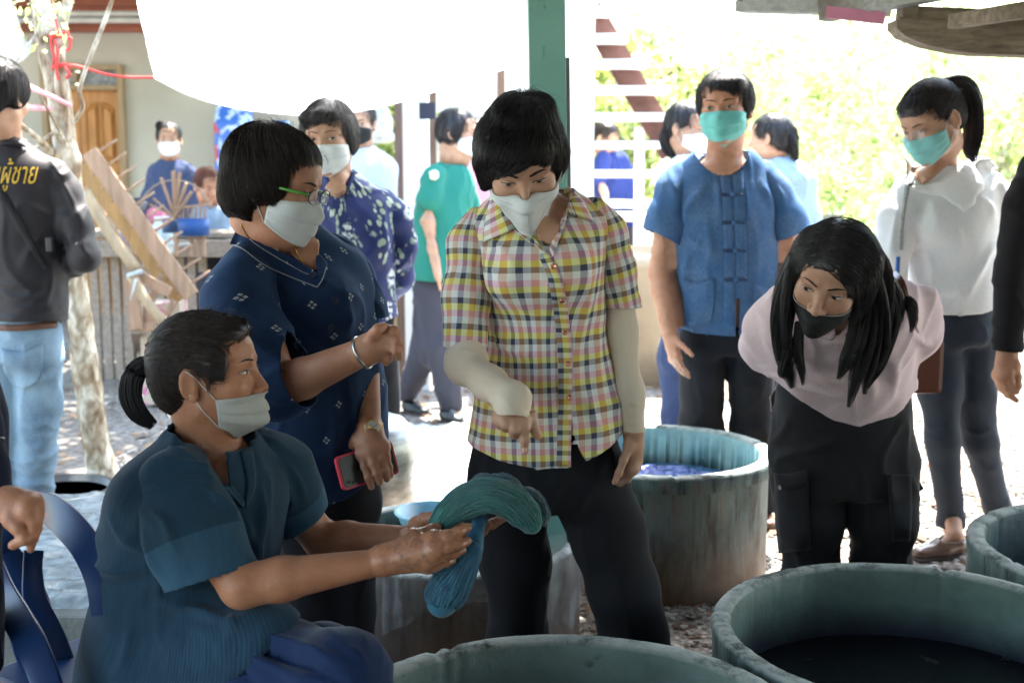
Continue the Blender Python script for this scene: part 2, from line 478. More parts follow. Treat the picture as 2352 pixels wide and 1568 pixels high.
# loose stones lying on the ground
def stones(name, n, xr, yr, size, seed, cols):
    rs = np.random.RandomState(seed)
    ph = (1 + 5 ** .5) / 2
    ico = np.array([(-1, ph, 0), (1, ph, 0), (-1, -ph, 0), (1, -ph, 0), (0, -1, ph), (0, 1, ph), (0, -1, -ph), (0, 1, -ph), (ph, 0, -1), (ph, 0, 1), (-ph, 0, -1), (-ph, 0, 1)]) / 1.9
    tri = np.array([(0, 11, 5), (0, 5, 1), (0, 1, 7), (0, 7, 10), (0, 10, 11), (1, 5, 9), (5, 11, 4), (11, 10, 2), (10, 7, 6), (7, 1, 8), (3, 9, 4), (3, 4, 2), (3, 2, 6), (3, 6, 8), (3, 8, 9), (4, 9, 5), (2, 4, 11), (6, 2, 10), (8, 6, 7), (9, 8, 1)])
    c = np.stack([rs.uniform(*xr, n), rs.uniform(*yr, n), np.zeros(n)], 1)
    s = size * np.exp(rs.normal(0, .35, n)); sc = s[:, None] * rs.uniform(.6, 1.3, (n, 3)); sc[:, 2] *= .6
    a = rs.uniform(0, 6.28, n); V = ico[None] * sc[:, None] * (1 + rs.normal(0, .12, (n, 12, 1)))
    x = V[..., 0] * np.cos(a)[:, None] - V[..., 1] * np.sin(a)[:, None]; y = V[..., 0] * np.sin(a)[:, None] + V[..., 1] * np.cos(a)[:, None]
    V = np.stack([x, y, V[..., 2]], -1) + c[:, None]; V[..., 2] += sc[:, None, 2] * .35
    F = (tri[None] + (np.arange(n) * 12)[:, None, None]).reshape(-1, 3)
    rc = np.repeat(rs.uniform(0, 1, (n, 3)), 12, 0)
    m = Mat(name, .85, .25); col = m.sep(m.attr('rc'))[0]
    m.color(m.mix(m.ramp(m.noise(m.geo(), 40, 2), [(.4, (0, 0, 0)), (.7, (1, 1, 1))]), m.ramp(col, cols), (.22, .19, .16)))
    o = mesh_np(name, V.reshape(-1, 3), F, m.m, None, smooth=False, pc={'rc': rc}); props(o, kind='stuff', label='loose small stones scattered on the gravel ground', cat='gravel'); return o
stones('gravel_stones', 15000, (-1.8, 3.2), (2.5, 6.2), .011, 5, [(0, (.14, .10, .08)), (.35, (.27, .24, .21)), (.7, (.38, .35, .32)), (1, (.52, .49, .45))])
# brown leaf litter left of centre
def litter(name, n, xr, yr, seed):
    rs = np.random.RandomState(seed); c = np.stack([rs.uniform(*xr, n), rs.uniform(*yr, n), rs.uniform(.003, .012, n)], 1)
    a = rs.uniform(0, 6.28, n); L = rs.uniform(.015, .045, n); w = L * rs.uniform(.3, .55, n)
    u = np.stack([np.cos(a), np.sin(a), rs.normal(0, .15, n)], 1) * L[:, None]; v = np.stack([-np.sin(a), np.cos(a), rs.normal(0, .3, n)], 1) * w[:, None]
    V = np.stack([c - u, c - u * .2 - v, c + u, c - u * .2 + v], 1).reshape(-1, 3); F = np.arange(4 * n).reshape(-1, 4)
    m = Mat(name, .8, .2); m.color(m.ramp(m.sep(m.attr('rc'))[0], [(0, (.10, .05, .03)), (.5, (.25, .14, .08)), (1, (.42, .27, .15))]))
    o = mesh_np(name, V, F, m.m, None, False, pc={'rc': np.repeat(rs.uniform(0, 1, (n, 3)), 4, 0)}); props(o, kind='stuff', label='dry brown leaves fallen on the gravel ground', cat='leaves')
litter('leaf_litter', 2600, (-3.2, 3.2), (2.6, 9.5), 8)

# ------------------------------------------------------------------ concrete dye vats
def vat_mat(name, tint, dark=1.0, streak=1.0, inner=(.10, .17, .16), lv=.2, spot=0.0):
    m = Mat(name, .78, .3); p = m.obj(); x, y, z = m.sep(p)
    pr = m.scale(p, (9, 9, 1.3)); st = m.noise(pr, 3.0, 5, .65); bl = m.noise(p, 6, 5, .6); fine = m.noise(p, 45, 3)
    c = m.ramp(st, [(.36, tuple(t * .26 * dark for t in tint)), (.44, tuple(t * .80 * dark for t in tint)), (.56, tuple(t * 1.2 for t in tint)), (.66, (.19, .16, .145)), (.72, tuple(t * .5 for t in tint))])
    c = m.mix(m.ramp(bl, [(.45, (0, 0, 0)), (.66, (.8, .8, .8))]), c, (.045, .06, .065))
    c = m.mix(m.ramp(z, [(0, (.85, .85, .85)), (.16, (.42, .42, .42)), (.34, (.05, .05, .05))]), c, (.15, .085, .055))
    rad = (x * x + y * y).pow(.5)
    att = m.sep(m.attr('side'))[0]
    ci = m.ramp(bl, [(.3, tuple(t * .6 for t in inner)), (.6, inner), (.8, tuple(t * 1.35 for t in inner))])
    sp = m.voro(m.noise_warp(p), 13); spots = m.ramp(sp.outputs['Distance'], [(.17, (1, 1, 1)), (.23, (0, 0, 0))])
    keep = m.ramp(m.noise(p, 5, 2), [(.44, (0, 0, 0)), (.52, (1, 1, 1))])
    ci = m.mix(E(m.nt, spots) * E(m.nt, keep) * spot, ci, (.012, .018, .022)); wl = ((z - lv) * 9.0 + (m.noise(p, 7, 4) - .5) * .9)
    ci = m.mix(m.ramp(wl, [(.05, (.92,) * 3), (.75, (0,) * 3)]), ci, (.016, .016, .034))
    c = m.mix(att, c, ci)
    att2 = m.sep(m.attr('side'))[1]
    ct = m.ramp(m.noise(p, 11, 5, .75), [(.36, (.05, .06, .06)), (.42, (.16, .19, .18)), (.5, (.33, .37, .35)), (.7, (.48, .51, .48))])
    c = m.mix(att2, c, ct)
    m.color(c); m.bump(fine, .003, .7); m.bump(m.noise(p, 160, 2), .0012, .6)
    m.set('Roughness', m.ramp(m.noise(p, 7, 3), [(.35, (.5, .5, .5)), (.65, (.85, .85, .85))]))
    return m.m
def liquid_mat(name, c, c2, rough=.08, bump=.004):
    m = Mat(name, rough, .5); p = m.geo(); n = m.noise(p, 9, 4, .6, .4)
    m.color(m.ramp(n, [(.4, c), (.66, c), (.74, c2)])); m.bump(m.noise(p, 22, 3, .5, .6), bump, .6)
    m.set('Roughness', m.ramp(n, [(.62, (rough,) * 3), (.72, (.5, .5, .5))])); return m.m
def vat(cx, cy, Ro, h, wall, mat, lmat, level, label, lip=.0, group='round concrete dye vats', seed=0, froth=None):
    o = empty('dye_vat', (cx, cy, 0), label, 'vat', group)
    n = 300; mb = MB()
    k1 = [(Ro * .985, 0), (Ro * .985, h * .5), (Ro * .985, h - .055 - lip * .0)]
    if lip: k1 += [(Ro * .985 + lip, h - .05)]
    k1 += [(Ro + lip - .003, h - .008), (Ro + lip - .009, h)]
    top = [(Ro + lip * .3 - wall * .5, h + .001), (Ro - wall + .007, h)]
    inn = [(Ro - wall, h - .009), (Ro - wall, h * .6), (Ro - wall, level - .02), (Ro - wall, .03)]
    prof = k1 + top + inn
    nv = len(prof); rs = random.Random(seed)
    ph = [rs.uniform(0, 6.28) for _ in range(8)]
    def chipf(a): 
        s = sum(math.sin(a * f + ph[i]) * w for i, (f, w) in enumerate([(3, .3), (7, .3), (13, .35), (29, .3), (53, .3), (71, .25)]))
        return s
    def jit(i, a, r, z):
        q = noise(np.array([[math.cos(a) * 3, math.sin(a) * 3, z * 4 + seed]]))[0] * .004
        if abs(z - h) < .012:
            c = max(0, chipf(a) - .6) * .008; z -= c
            r += (-1 if i < len(k1) else 1) * (c * .7 + .0012 * chipf(a * 1.7 + i))
        return r + q, z
    mb.lathe(prof, n, (cx, cy, 0), jit, closed=False)
    ob = mb.build('ring', mat, o)
    me = ob.data; side = np.zeros((len(me.vertices), 3), np.float32)
    for i in range(nv):
        s = side[i * n:(i + 1) * n]
        if i >= len(k1) + len(top): s[:, 0] = 1
        if i >= len(k1) - 1 and i <= len(k1) + len(top): s[:, 1] = 1 if i not in (len(k1) + len(top),) else 0
    a = me.attributes.new('side', 'FLOAT_VECTOR', 'POINT'); a.data.foreach_set('vector', side.ravel())
    lq = MB()
    r0 = Ro - wall + .004; ringsn = 10; vs = []
    bm = lq.bm; cen = bm.verts.new((cx, cy, level)); prev = None
    for i in range(1, ringsn + 1):
        ring = [bm.verts.new((cx + r0 * i / ringsn * math.cos(2 * math.pi * k / 96), cy + r0 * i / ringsn * math.sin(2 * math.pi * k / 96), level)) for k in range(96)]
        for k in range(96):
            if prev is None: bm.faces.new((cen, ring[k], ring[(k + 1) % 96]))
            else: bm.faces.new((prev[k], ring[k], ring[(k + 1) % 96], prev[(k + 1) % 96]))
        prev = ring
    lq.build('dye', lmat, o, smooth=True)
    if froth is not None:
        fb = MB(); rs2 = random.Random(seed + 5)
        for _ in range(froth[0]):
            a = rs2.uniform(*froth[2]); rr = rs2.uniform(*froth[3]); s = abs(rs2.gauss(0, .006)) + .002
            bmesh.ops.create_icosphere(fb.bm, subdivisions=1, radius=s, matrix=Matrix.Translation((cx + rr * math.cos(a), cy + rr * math.sin(a), level)) @ Matrix.Diagonal((1.6, 1.2, .5, 1)))
        fb.build('froth', froth[1], o, smooth=True, kind='stuff')
    return o
M_dye_dark = liquid_mat('dye_dark', (.006, .007, .012), (.05, .07, .08))
M_dye_blue = liquid_mat('dye_blue', (.06, .16, .30), (.10, .13, .40), .15)
M_froth = simple('froth', (.10, .14, .16), .3)
M_froth2 = simple('froth_purple', (.16, .20, .48), .3)
VF = vat(.096, 1.93, .432, .40, .050, vat_mat('vat_front', (.10, .16, .155), inner=(.15, .21, .19), spot=.95, lv=.16), M_dye_dark, .20, 'dye vat with a spotted green inner wall, before the woman in checked blouse', seed=1, lip=0)
VR = vat(.832, 2.385, .420, .40, .045, vat_mat('vat_right', (.12, .18, .17), inner=(.105, .16, .14), lv=.235), M_dye_dark, .235, 'large dye vat of near black liquid in front of the woman bending over', seed=2, froth=(240, M_froth, (-2.6, -.6), (.05, .30)))
VE = vat(1.575, 2.90, .43, .40, .05, vat_mat('vat_edge', (.10, .155, .15), inner=(.05, .08, .08), lv=.12), M_dye_dark, .12, 'dye vat cut off by the right edge beside the brown loafer', seed=3)
VB = vat(.475, 3.93, .372, .405, .035, vat_mat('vat_back', (.13, .19, .19), inner=(.22, .36, .36), lv=.23), M_dye_blue, .275, 'pale teal dye vat with bright blue liquid, behind the checked blouse woman', lip=.018, seed=4, froth=(500, M_froth2, (.2, 2.9), (.16, .28)))
VC = vat(-.17, 3.36, .37, .29, .045, vat_mat('vat_covered', (.13, .12, .11)), M_dye_dark, .2, 'brown grey vat half covered by clear plastic, behind the hanks of yarn', seed=5)

# ------------------------------------------------------------------ plastic sheets
def plastic_mat(name, alpha=.35, col=(.80, .84, .86)):
    m = Mat(name, .12, .6); p = m.geo(); n = m.noise(p, 18, 4, .6, .8)
    m.color(col); m.b.inputs['Transmission Weight'].default_value = 0.0
    m.set('Alpha', m.ramp(n, [(.35, (alpha * .6,) * 3), (.62, (min(1, alpha * 1.7),) * 3)])); m.bump(m.noise(p, 30, 4, .6, 1.2), .006, .8); return m.m
M_clear = plastic_mat('clear_plastic', .13, (.6, .62, .62)); M_milky = plastic_mat('milky_plastic', .85, (.62, .68, .70))
def sheet(name, fn, nu, nv, mat, parent=None, **pr):
    u, v = np.meshgrid(np.linspace(0, 1, nu), np.linspace(0, 1, nv)); V = fn(u.ravel(), v.ravel())
    Q = np.array([(i * nu + j, i * nu + j + 1, (i + 1) * nu + j + 1, (i + 1) * nu + j) for i in range(nv - 1) for j in range(nu - 1)])
    return props(mesh_np(name, V, Q, mat, parent), **pr)
def drape(u, v):                        # over the covered vat, hanging down its near side
    a = -2.75 + u * 2.6; r = np.where(v < .45, .10 + .285 * v / .45, .385 + .02 * np.sin(u * 40) + .012 * np.sin(u * 93))
    z = np.where(v < .45, .305, .305 - (v - .45) / .55 * (.16 + .09 * np.sin(u * 7 + 1)))
    X = np.stack([-.17 + r * np.cos(a), 3.36 + r * np.sin(a), z], 1)
    X[:, 2] += np.where(v < .45, .012, 0) * (1 + noise(X * 14)); X[:, :2] += (noise(X * 9, 2) * .03)[:, None] * np.stack([np.cos(a), np.sin(a)], 1) * np.clip(v - .3, 0, 1)[:, None]
    return X
sheet('plastic_sheet', drape, 120, 60, M_clear, label='clear plastic sheet draped over the brown grey vat behind the yarn', cat='plastic sheet')
def bagfn(u, v):
    p0 = P(1245, 1225, 2.97); p1 = P(1330, 1370, 2.97); 
    X = np.stack([p0[0] + (p1[0] - p0[0]) * u + .01 * np.sin(v * 9), np.full(len(u), 2.95) + .03 * np.sin(u * 9 + v * 3), .36 - v * .33], 1)
    X[:, 0] += (v - .3) * .02 * np.sin(u * 5); return X + noise(X * 16)[:, None] * .012
sheet('plastic_bag', bagfn, 30, 50, M_clear, label='crumpled clear plastic bag hanging between the legs in black trousers', cat='plastic bag')
def gsheet(u, v):
    X = np.stack([-.62 + u * .95, 4.35 + v * 1.6, np.zeros(len(u))], 1); X[:, 2] = .02 + .035 * ridge(X * 4.5) + .012 * ridge(X * 14, 2); return X
sheet('ground_sheet', gsheet, 90, 120, M_milky, label='crumpled white plastic sheet lying on the sunlit ground', cat='plastic sheet')

# covered tank at lower left
tk = empty('covered_tank', (-1.45, 3.2, 0), 'low concrete tank under a milky plastic sheet behind the blue chair', 'tank')
M_conc = simple('old_concrete', (.16, .17, .16), .85, .3, 5, .004, 70)
mb = MB()
mb.box((-1.65, 2.80, .14), (1.55, .09, .28), bevel=.012); mb.box((-1.65, 3.72, .14), (1.55, .09, .28), bevel=.012)
mb.box((-.92, 3.26, .14), (.09, .83, .277), bevel=.012); mb.box((-2.38, 3.26, .14), (.09, .83, .277), bevel=.012)
mb.build('wall', M_conc, tk)
def tsheet(u, v):
    X = np.stack([-2.4 + u * 1.53, 2.77 + v * 1.0, np.zeros(len(u))], 1)
    X[:, 2] = .292 - .03 * np.clip(np.sin(v * 3.14) * np.sin(u * 3.14), 0, 1) + .012 * ridge(X * np.array([3, 14, 1]), 3) + .008 * ridge(X * 9, 4)
    f = np.clip((.05 - v) / .05, 0, 1); X[:, 2] -= f * .05; return X
M_tsheet = plastic_mat('grey_plastic', .9, (.36, .42, .45))
sheet('sheet', tsheet, 140, 90, M_tsheet, tk)

# ------------------------------------------------------------------ aluminium drum, basins
M_alu = Mat('brushed_aluminium', .38, .5, Metallic=.85); _p = M_alu.obj(); M_alu.color(M_alu.ramp(M_alu.noise(M_alu.scale(_p, (3, 3, 10)), 4, 5), [(.3, (.22, .24, .23)), (.6, (.50, .52, .51))])); M_alu.bump(M_alu.noise(_p, 12, 3), .004, .5); M_alu = M_alu.m
c = P(845, 1080, 3.95)
dr = empty('metal_drum', (c[0] + .0, 3.95, 0), 'dull aluminium drum standing behind the woman holding a phone', 'drum')
MB().lathe([(.165, 0), (.165, .40), (.160, .44), (.145, .475), (.12, .50), (.08, .515), (.03, .52)], 48, dr.location).build('drum_body', M_alu, dr)
MB().lathe([(.05, .515), (.05, .545), (.045, .55)], 24, dr.location).build('cap', M_alu, dr)
M_ltblue = Mat('light_blue_plastic', .35, .5); M_ltblue.color((.22, .46, .60)); M_ltblue = M_ltblue.m
def basin(cx, cy, z, r, h, mat, label, rb=.75, group=None, inner=None):
    o = empty('basin', (cx, cy, z), label, 'basin', group)
    MB().lathe([(r * rb, 0), (r * .97, h - .01), (r * 1.06, h - .004), (r * 1.06, h), (r * .955, h), (r * rb * .97, .012), (.01, .010)], 64, (cx, cy, z)).build('bowl', mat, o)
    return o
b = P(972, 1190, 3.30); basin(b[0] + .02, 3.30, .318, .095, .062, M_ltblue, 'light blue plastic basin on the plastic covered vat')
M_blk = simple('black_rubber', (.02, .024, .025), .4)
b = G(160, 1150); b0 = basin(b[0], b[1] - .1, 0, .20, .085, M_blk, 'wide black basin of water at the foot of the tree', .85)
MB().lathe([(.185, .06), (.001, .06)], 48, b0.location).build('water', liquid_mat('basin_water', (.05, .07, .06), (.3, .35, .35)), b0)

# ------------------------------------------------------------------ shed: roof, beams, posts
M_oldwood = None
def wood_mat(name, c, dark=.55, sc=6, ax=(1, 1, 12), rough=.75, stain=None):
    m = Mat(name, rough, .3); p = m.obj(); q = m.scale(p, ax)
    n = m.noise(q, sc, 5, .6, .6); 
    col = m.ramp(n, [(.3, tuple(x * dark for x in c)), (.55, c), (.75, tuple(min(1, x * 1.25) for x in c))])
    if stain: col = m.mix(m.ramp(m.noise(p, 3.5, 4), [(.5, (0, 0, 0)), (.68, (.85, .85, .85))]), col, stain)
    m.color(col); m.bump(n, .002, .6); return m.m
M_beam = wood_mat('weathered_beam', (.26, .22, .16), .5, 5, (2, 12, 12), stain=(.10, .075, .05))
M_greypaint = wood_mat('grey_beam', (.42, .45, .43), .7, 5, (2, 10, 10), stain=(.15, .13, .10))
M_zinc = Mat('zinc_sheet', .45, .5, Metallic=.55); _p = M_zinc.geo(); M_zinc.color(M_zinc.ramp(M_zinc.noise(_p, 5, 4), [(.3, (.22, .23, .24)), (.7, (.42, .43, .44))])); M_zinc = M_zinc.m
shed = empty('shed_roof', (1.0, 2.0, 2.0), 'low corrugated zinc shed roof on weathered beams over the vats', 'roof')
def corr(u, v):
    x = -2.6 + u * 7.6; y = -5.0 + v * 9.25
    return np.stack([x, y, 2.02 + (4.25 - y) * .075 - np.clip(x - .6, 0, 9) * .018 + .011 * np.sin(x * 2 * math.pi / .076)], 1)
nu = 1200; rf = sheet('roof_sheet', corr, nu, 12, M_zinc, shed); solidify(rf, .0012)
def brd(a, b, w, h, mat, name='beam'):
    mbb = MB(); mbb.bar(a, b, w, h, bevel=.006); return mbb.build(name, mat, shed)
# right hand beams seen at the top of the picture
brd(P(1700, 8, 4.05), P(2040, 14, 3.75), .07, .06, M_greypaint)
brd(P(1890, 22, 3.8), P(2360, -72, 3.35), .06, .075, M_greypaint)
bm_ = MB()
prof = [(2060, 46, 64), (2080, 44, 84), (2130, 48, 104), (2200, 52, 118), (2252, 54, 124), (2330, 60, 126), (2420, 66, 130), (2700, 82, 150)]
for k, (d0, d1) in enumerate([(3.55, 3.64)]):
    vs = []
    for (x, yt, yb) in prof: vs.append([bm_.bm.verts.new(P(x, yt, d0)), bm_.bm.verts.new(P(x, yb, d0)), bm_.bm.verts.new(P(x, yb, d0) + A3(0, .09, 0)), bm_.bm.verts.new(P(x, yt, d0) + A3(0, .09, 0))])
    for a, b in zip(vs, vs[1:]):
        for j in range(4): bm_.bm.faces.new((a[j], a[(j + 1) % 4], b[(j + 1) % 4], b[j]))
    bm_.bm.faces.new(vs[0]); bm_.bm.faces.new(vs[-1][::-1])
bm_.build('beam', M_beam, shed)
brd(P(2062, 34, 3.68), P(2700, 64, 3.68), .05, .05, M_beam, 'purlin')
brd(P(2190, 50, 3.45) , P(2480, 4, 3.0), .04, .04, M_beam, 'purlin')
for px_, py_, Y_ in ((1712, 6, 4.03), (2085, 40, 3.66), (2480, 66, 3.62), (2350, -66, 3.36), (2690, 66, 3.66)):
    a_ = P(px_, py_, Y_); brd(a_, (a_[0], a_[1], 2.0), .05, .05, M_beam, 'hanger')
for yy in (3.9, 2.9, 1.9, .9, -.3, -1.6): brd((-1.0, yy, 1.965 + (4.25 - yy) * .075), (4.1, yy, 1.93 + (4.25 - yy) * .075 - .05), .045, .06, M_beam, 'purlin')
for x in (-.4, .9, 2.2, 3.5): brd((x, 3.3, 1.98), (x, -3.0, 2.43), .05, .08, M_beam, 'rafter')
M_plk = wood_mat('shade_wall_plank', (.34, .30, .26), .6, 5, (8, 8, 1))  # plank walls added out of view to cut light on camera-facing sides
swl = empty('added_shade_wall', (1.0, -5.0, 0), 'unseen plank wall added behind the viewer to dim the light', 'wall')
for i in range(30): MB().box((-2.6 + i * .26, -5.0, 1.25), (.25, .03, 2.5)).build('plank', M_plk, swl)
swr = empty('added_shade_wall', (5.0, -2.0, 0), 'unseen plank wall added right of the viewer to dim the light', 'wall')
for i in range(22): MB().box((5.0, -4.9 + i * .26, 1.2), (.03, .25, 2.4)).build('plank', M_plk, swr)
# pink tape wrapped on the grey beam
tp = MB(); a = P(1888, 32, 3.74); b2 = P(2022, 47, 3.70)
tp.bar(a + A3(0, -.045, 0), b2 + A3(0, -.045, 0), .012, .034); tp.build('pink_tape', simple('pink_tape', (.70, .28, .42), .5), shed)
# dark green painted post
M_green = Mat('green_paint', .5, .4); _p = M_green.obj()
M_green.color(M_green.mix(M_green.ramp(M_green.noise(M_green.scale(_p, (1, 1, .4)), 16, 5, .7), [(.6, (0, 0, 0)), (.72, (.8, .8, .8))]), M_green.ramp(M_green.noise(_p, 4, 3), [(.3, (.15, .36, .31)), (.7, (.20, .44, .38))]), (.05, .08, .075))); M_green.bump(M_green.noise(_p, 30, 3), .002, .4); M_green = M_green.m
pt = empty('shed_post', P(1258, 500, 3.3) * A3(1, 1, 0), 'green painted square post holding up the shed roof', 'post')
t0, t1 = P(1253, -160, 3.3), P(1262, 500, 3.3); dirn = (t1 - t0) / (t1[2] - t0[2]); base = t0 - dirn * t0[2]
mb = MB(); mb.bar(base + A3(0, .05, 0), base + A3(0, .05, 0) + dirn * 2.06, .098, .1, up=(0, 1, 0), bevel=.004); mb.build('post', M_green, pt)
mb = MB(); mb.bar(base + A3(.056, .075, 0), base + A3(.056, .075, 0) + dirn * 1.62, .012, .03, up=(0, 1, 0)); mb.build('conduit', simple('grey_conduit', (.25, .25, .27), .5), pt)
for (x, y) in ((3.6, 3.9), (-.95, .2), (3.6, -2.6), (-.95, -2.8)):
    o = empty('shed_post', (x, y, 0), 'square green post holding the %s corner of the shed roof' % {(True, True): 'far right', (False, True): 'far left', (True, False): 'near right', (False, False): 'near left'}[(x > 0, y > 0)], 'post'); MB().box((x, y, 1.0), (.1, .1, 2.0), bevel=.004).build('post', M_green, o)

# ------------------------------------------------------------------ white tarp
M_tarp = Mat('white_tarp', .45, .3); _nt = M_tarp.nt; _tr = _nt.nodes.new('ShaderNodeBsdfTranslucent'); _mx = _nt.nodes.new('ShaderNodeMixShader')
_tr.inputs[0].default_value = (.92, .94, .95, 1); _mx.inputs[0].default_value = .55; M_tarp.color((.82, .84, .85)); M_tarp.bump(M_tarp.noise(M_tarp.geo(), 6, 3), .01, .4)
_nt.links.new(M_tarp.b.outputs[0], _mx.inputs[1]); _nt.links.new(_tr.outputs[0], _mx.inputs[2]); _nt.links.new(_mx.outputs[0], _nt.nodes['Material Output'].inputs[0]); M_tarp = M_tarp.m
low = spline([P(355, 180, 5.0), P(440, 222, 5.02), P(560, 252, 5.04), P(690, 265, 5.0), P(820, 257, 4.9), P(950, 226, 4.7), P(1060, 190, 4.45), P(1165, 158, 4.2), P(1230, 140, 4.05)], 80)
mid = spline([P(318, 20, 4.55), P(700, 20, 4.5), P(1235, 10, 3.95)], 80)
top = spline([P(296, -90, 4.0), P(700, -120, 3.9), P(1240, -100, 3.7)], 80)
rows = []
for v in np.linspace(0, 1, 30):
    a = low * (1 - v) ** 2 + mid * 2 * v * (1 - v) + top * v * v if False else (low * (1 - v * 2) + mid * v * 2 if v < .5 else mid * (2 - v * 2) + top * (v * 2 - 1))
    rows.append(a)
rows = np.array(rows); 
for it in range(6): rows[1:-1] = (rows[:-2] + 2 * rows[1:-1] + rows[2:]) / 4
V = rows.reshape(-1, 3); nzz = noise(V * 3.0) * .02; V = V + np.stack([nzz * 0, nzz * 0, nzz], 1) * np.repeat(np.clip(np.linspace(0, 1, 30) * 4, 0, 1), 80)[:, None]
Q = np.array([(i * 80 + j, i * 80 + j + 1, (i + 1) * 80 + j + 1, (i + 1) * 80 + j) for i in range(29) for j in range(79)])
tarp = mesh_np('tarp', V, Q, M_tarp); props(tarp, 'white translucent tarpaulin stretched from the tree towards the shed', 'tarpaulin')

wp_ = spline([P(-60, 150, 7.6), P(38, 146, 7.6), P(82, 108, 7.6)], 14); wt_ = spline([P(-60, -120, 7.2), P(-20, -110, 7.2), P(8, -60, 7.2)], 14); wm_ = spline([P(-60, 30, 7.5), P(20, 60, 7.5), P(56, 92, 7.5)], 14)
V = np.concatenate([wp_, wm_, wt_]); props(mesh_np('tarp', V, np.array([(r * 14 + i, r * 14 + i + 1, r * 14 + i + 15, r * 14 + i + 14) for r in (0, 1) for i in range(13)]), M_tarp), 'small white sheet hanging at the far left behind the tree', 'tarpaulin')
# ------------------------------------------------------------------ tree with ropes on the left
def bark_mat():
    m = Mat('mottled_bark', .85, .2); p = m.obj(); n = m.noise(m.scale(p, (1, 1, .45)), 16, 5, .65, .5); v = m.voro(m.scale(p, (1, 1, .6)), 28)
    c = m.ramp(n, [(.30, (.10, .065, .04)), (.42, (.27, .20, .13)), (.52, (.42, .37, .28)), (.64, (.62, .58, .49)), (.8, (.33, .36, .24))])
    c = m.mix(m.ramp(v.outputs['Distance'], [(.0, (0, 0, 0)), (.55, (0, 0, 0)), (.8, (.6, .6, .6))]), c, (.14, .09, .05))
    m.color(c); m.bump(n, .012, .9); m.bump(m.noise(p, 60, 4), .004, .7); return m.m
M_bark = bark_mat()
tree = empty('bark_tree', G(245, 1122), 'leaning tree with peeling pale bark and red ropes tied round it', 'tree')
def organic(name, pts, rad, mat, parent, n=16, sub=6, amp=.25, seed=0, sc=9):
    p = spline(pts, len(pts) * sub); r = np.interp(np.linspace(0, len(rad) - 1, len(p)), np.arange(len(rad)), rad)
    V, Q = tube_np(p[None], r[None], n); c = np.repeat(p, n, 0); rr = np.repeat(r, n)
    d = V - c; d = d * (1 + amp * noise(V * sc, seed) + amp * .5 * noise(V * sc * 3, seed + 1))[:, None]; return mesh_np(name, c + d, Q, mat, parent)
TY = 5.0
organic('trunk', [P(80, -160, TY), P(92, -20, TY), P(108, 70, TY), P(122, 150, TY), P(138, 240, TY), P(152, 330, TY), P(168, 430, TY), P(172, 540, TY), P(176, 640, TY), P(188, 780, TY), P(212, 960, TY), P(238, 1085, TY), P(250, 1130, TY)],
        [.046, .046, .047, .046, .045, .045, .043, .042, .044, .050, .055, .062, .08], M_bark, tree, 28, 10, .22)
organic('branch', [P(148, 300, TY), P(140, 200, TY - .05), P(138, 120, TY - .06), P(146, 40, TY - .08), P(172, -40, TY - .1)], [.03, .024, .021, .021, .02], M_bark, tree, 14, 8, .18, 3)
organic('branch', [P(172, 278, TY - .05), P(190, 245, TY - .1), P(183, 205, TY - .12), P(208, 130, TY - .16), P(240, 50, TY - .2), P(272, -40, TY - .25)], [.009, .009, .008, .008, .008, .007], M_bark, tree, 10, 8, .15, 5)
organic('branch', [P(118, 350, TY - .02), P(88, 320, TY - .15), P(45, 285, TY - .3)], [.016, .012, .010], M_bark, tree, 10, 6, .15, 6)
organic('branch', [P(158, 345, TY - .02), P(130, 290, TY - .12), P(92, 220, TY - .2)], [.008, .006, .005], M_bark, tree, 8, 6, .1, 7)
organic('branch', [P(135, 300, TY - .05), P(100, 320, TY - .1), P(70, 350, TY - .2)], [.010, .007, .006], M_bark, tree, 8, 6, .1, 8)
organic('branch', [P(100, 60, TY), P(60, 110, TY - .1), P(20, 170, TY - .2)], [.006, .004, .003], M_bark, tree, 8, 6, .1, 9)
def leaf_mesh(name, centres, size, mat, parent, seed=0, up=.5):
    rs = np.random.RandomState(seed); c = np.asarray(centres, float); n = len(c)
    d = rs.normal(size=(n, 3)); d[:, 2] -= .4; d /= np.linalg.norm(d, axis=1)[:, None]
    w = np.cross(d, rs.normal(size=(n, 3))); w /= np.linalg.norm(w, axis=1)[:, None] + 1e-9; nn = np.cross(d, w)
    L = size * rs.uniform(.6, 1.4, n)[:, None]
    V = np.stack([c, c + d * L * .4 + w * L * .28 + nn * L * .06, c + d * L, c + d * L * .4 - w * L * .28 + nn * L * .06], 1).reshape(-1, 3)
    return mesh_np(name, V, np.arange(4 * n).reshape(-1, 4), mat, parent, False, pc={'rc': np.repeat(rs.uniform(0, 1, (n, 3)), 4, 0)})
def leaf_mat(name, cols):
    m = Mat(name, .5, .4); c = m.ramp(m.sep(m.attr('rc'))[0], cols); m.color(c)
    tr = m.N.new('ShaderNodeBsdfTranslucent'); mx = m.N.new('ShaderNodeMixShader'); mx.inputs[0].default_value = .55
    cc = m.mix(.5, c, (.50, .58, .16)); m.nt.links.new(cc, tr.inputs[0]); m.nt.links.new(m.b.outputs[0], mx.inputs[1]); m.nt.links.new(tr.outputs[0], mx.inputs[2]); m.nt.links.new(mx.outputs[0], m.N['Material Output'].inputs[0]); return m.m
M_leaf = leaf_mat('fresh_leaves', [(0, (.18, .27, .11)), (.5, (.34, .43, .20)), (.85, (.50, .56, .32)), (1, (.60, .58, .38))])
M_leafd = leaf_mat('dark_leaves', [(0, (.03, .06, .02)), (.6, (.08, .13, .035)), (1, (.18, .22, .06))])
rs = np.random.RandomState(2)
lc = np.array([P(30 + rs.rand() * 130, -10 + rs.rand() * 135 * (1 if rs.rand() < .5 else .5), TY - .25 - rs.rand() * .3) for _ in range(60)])
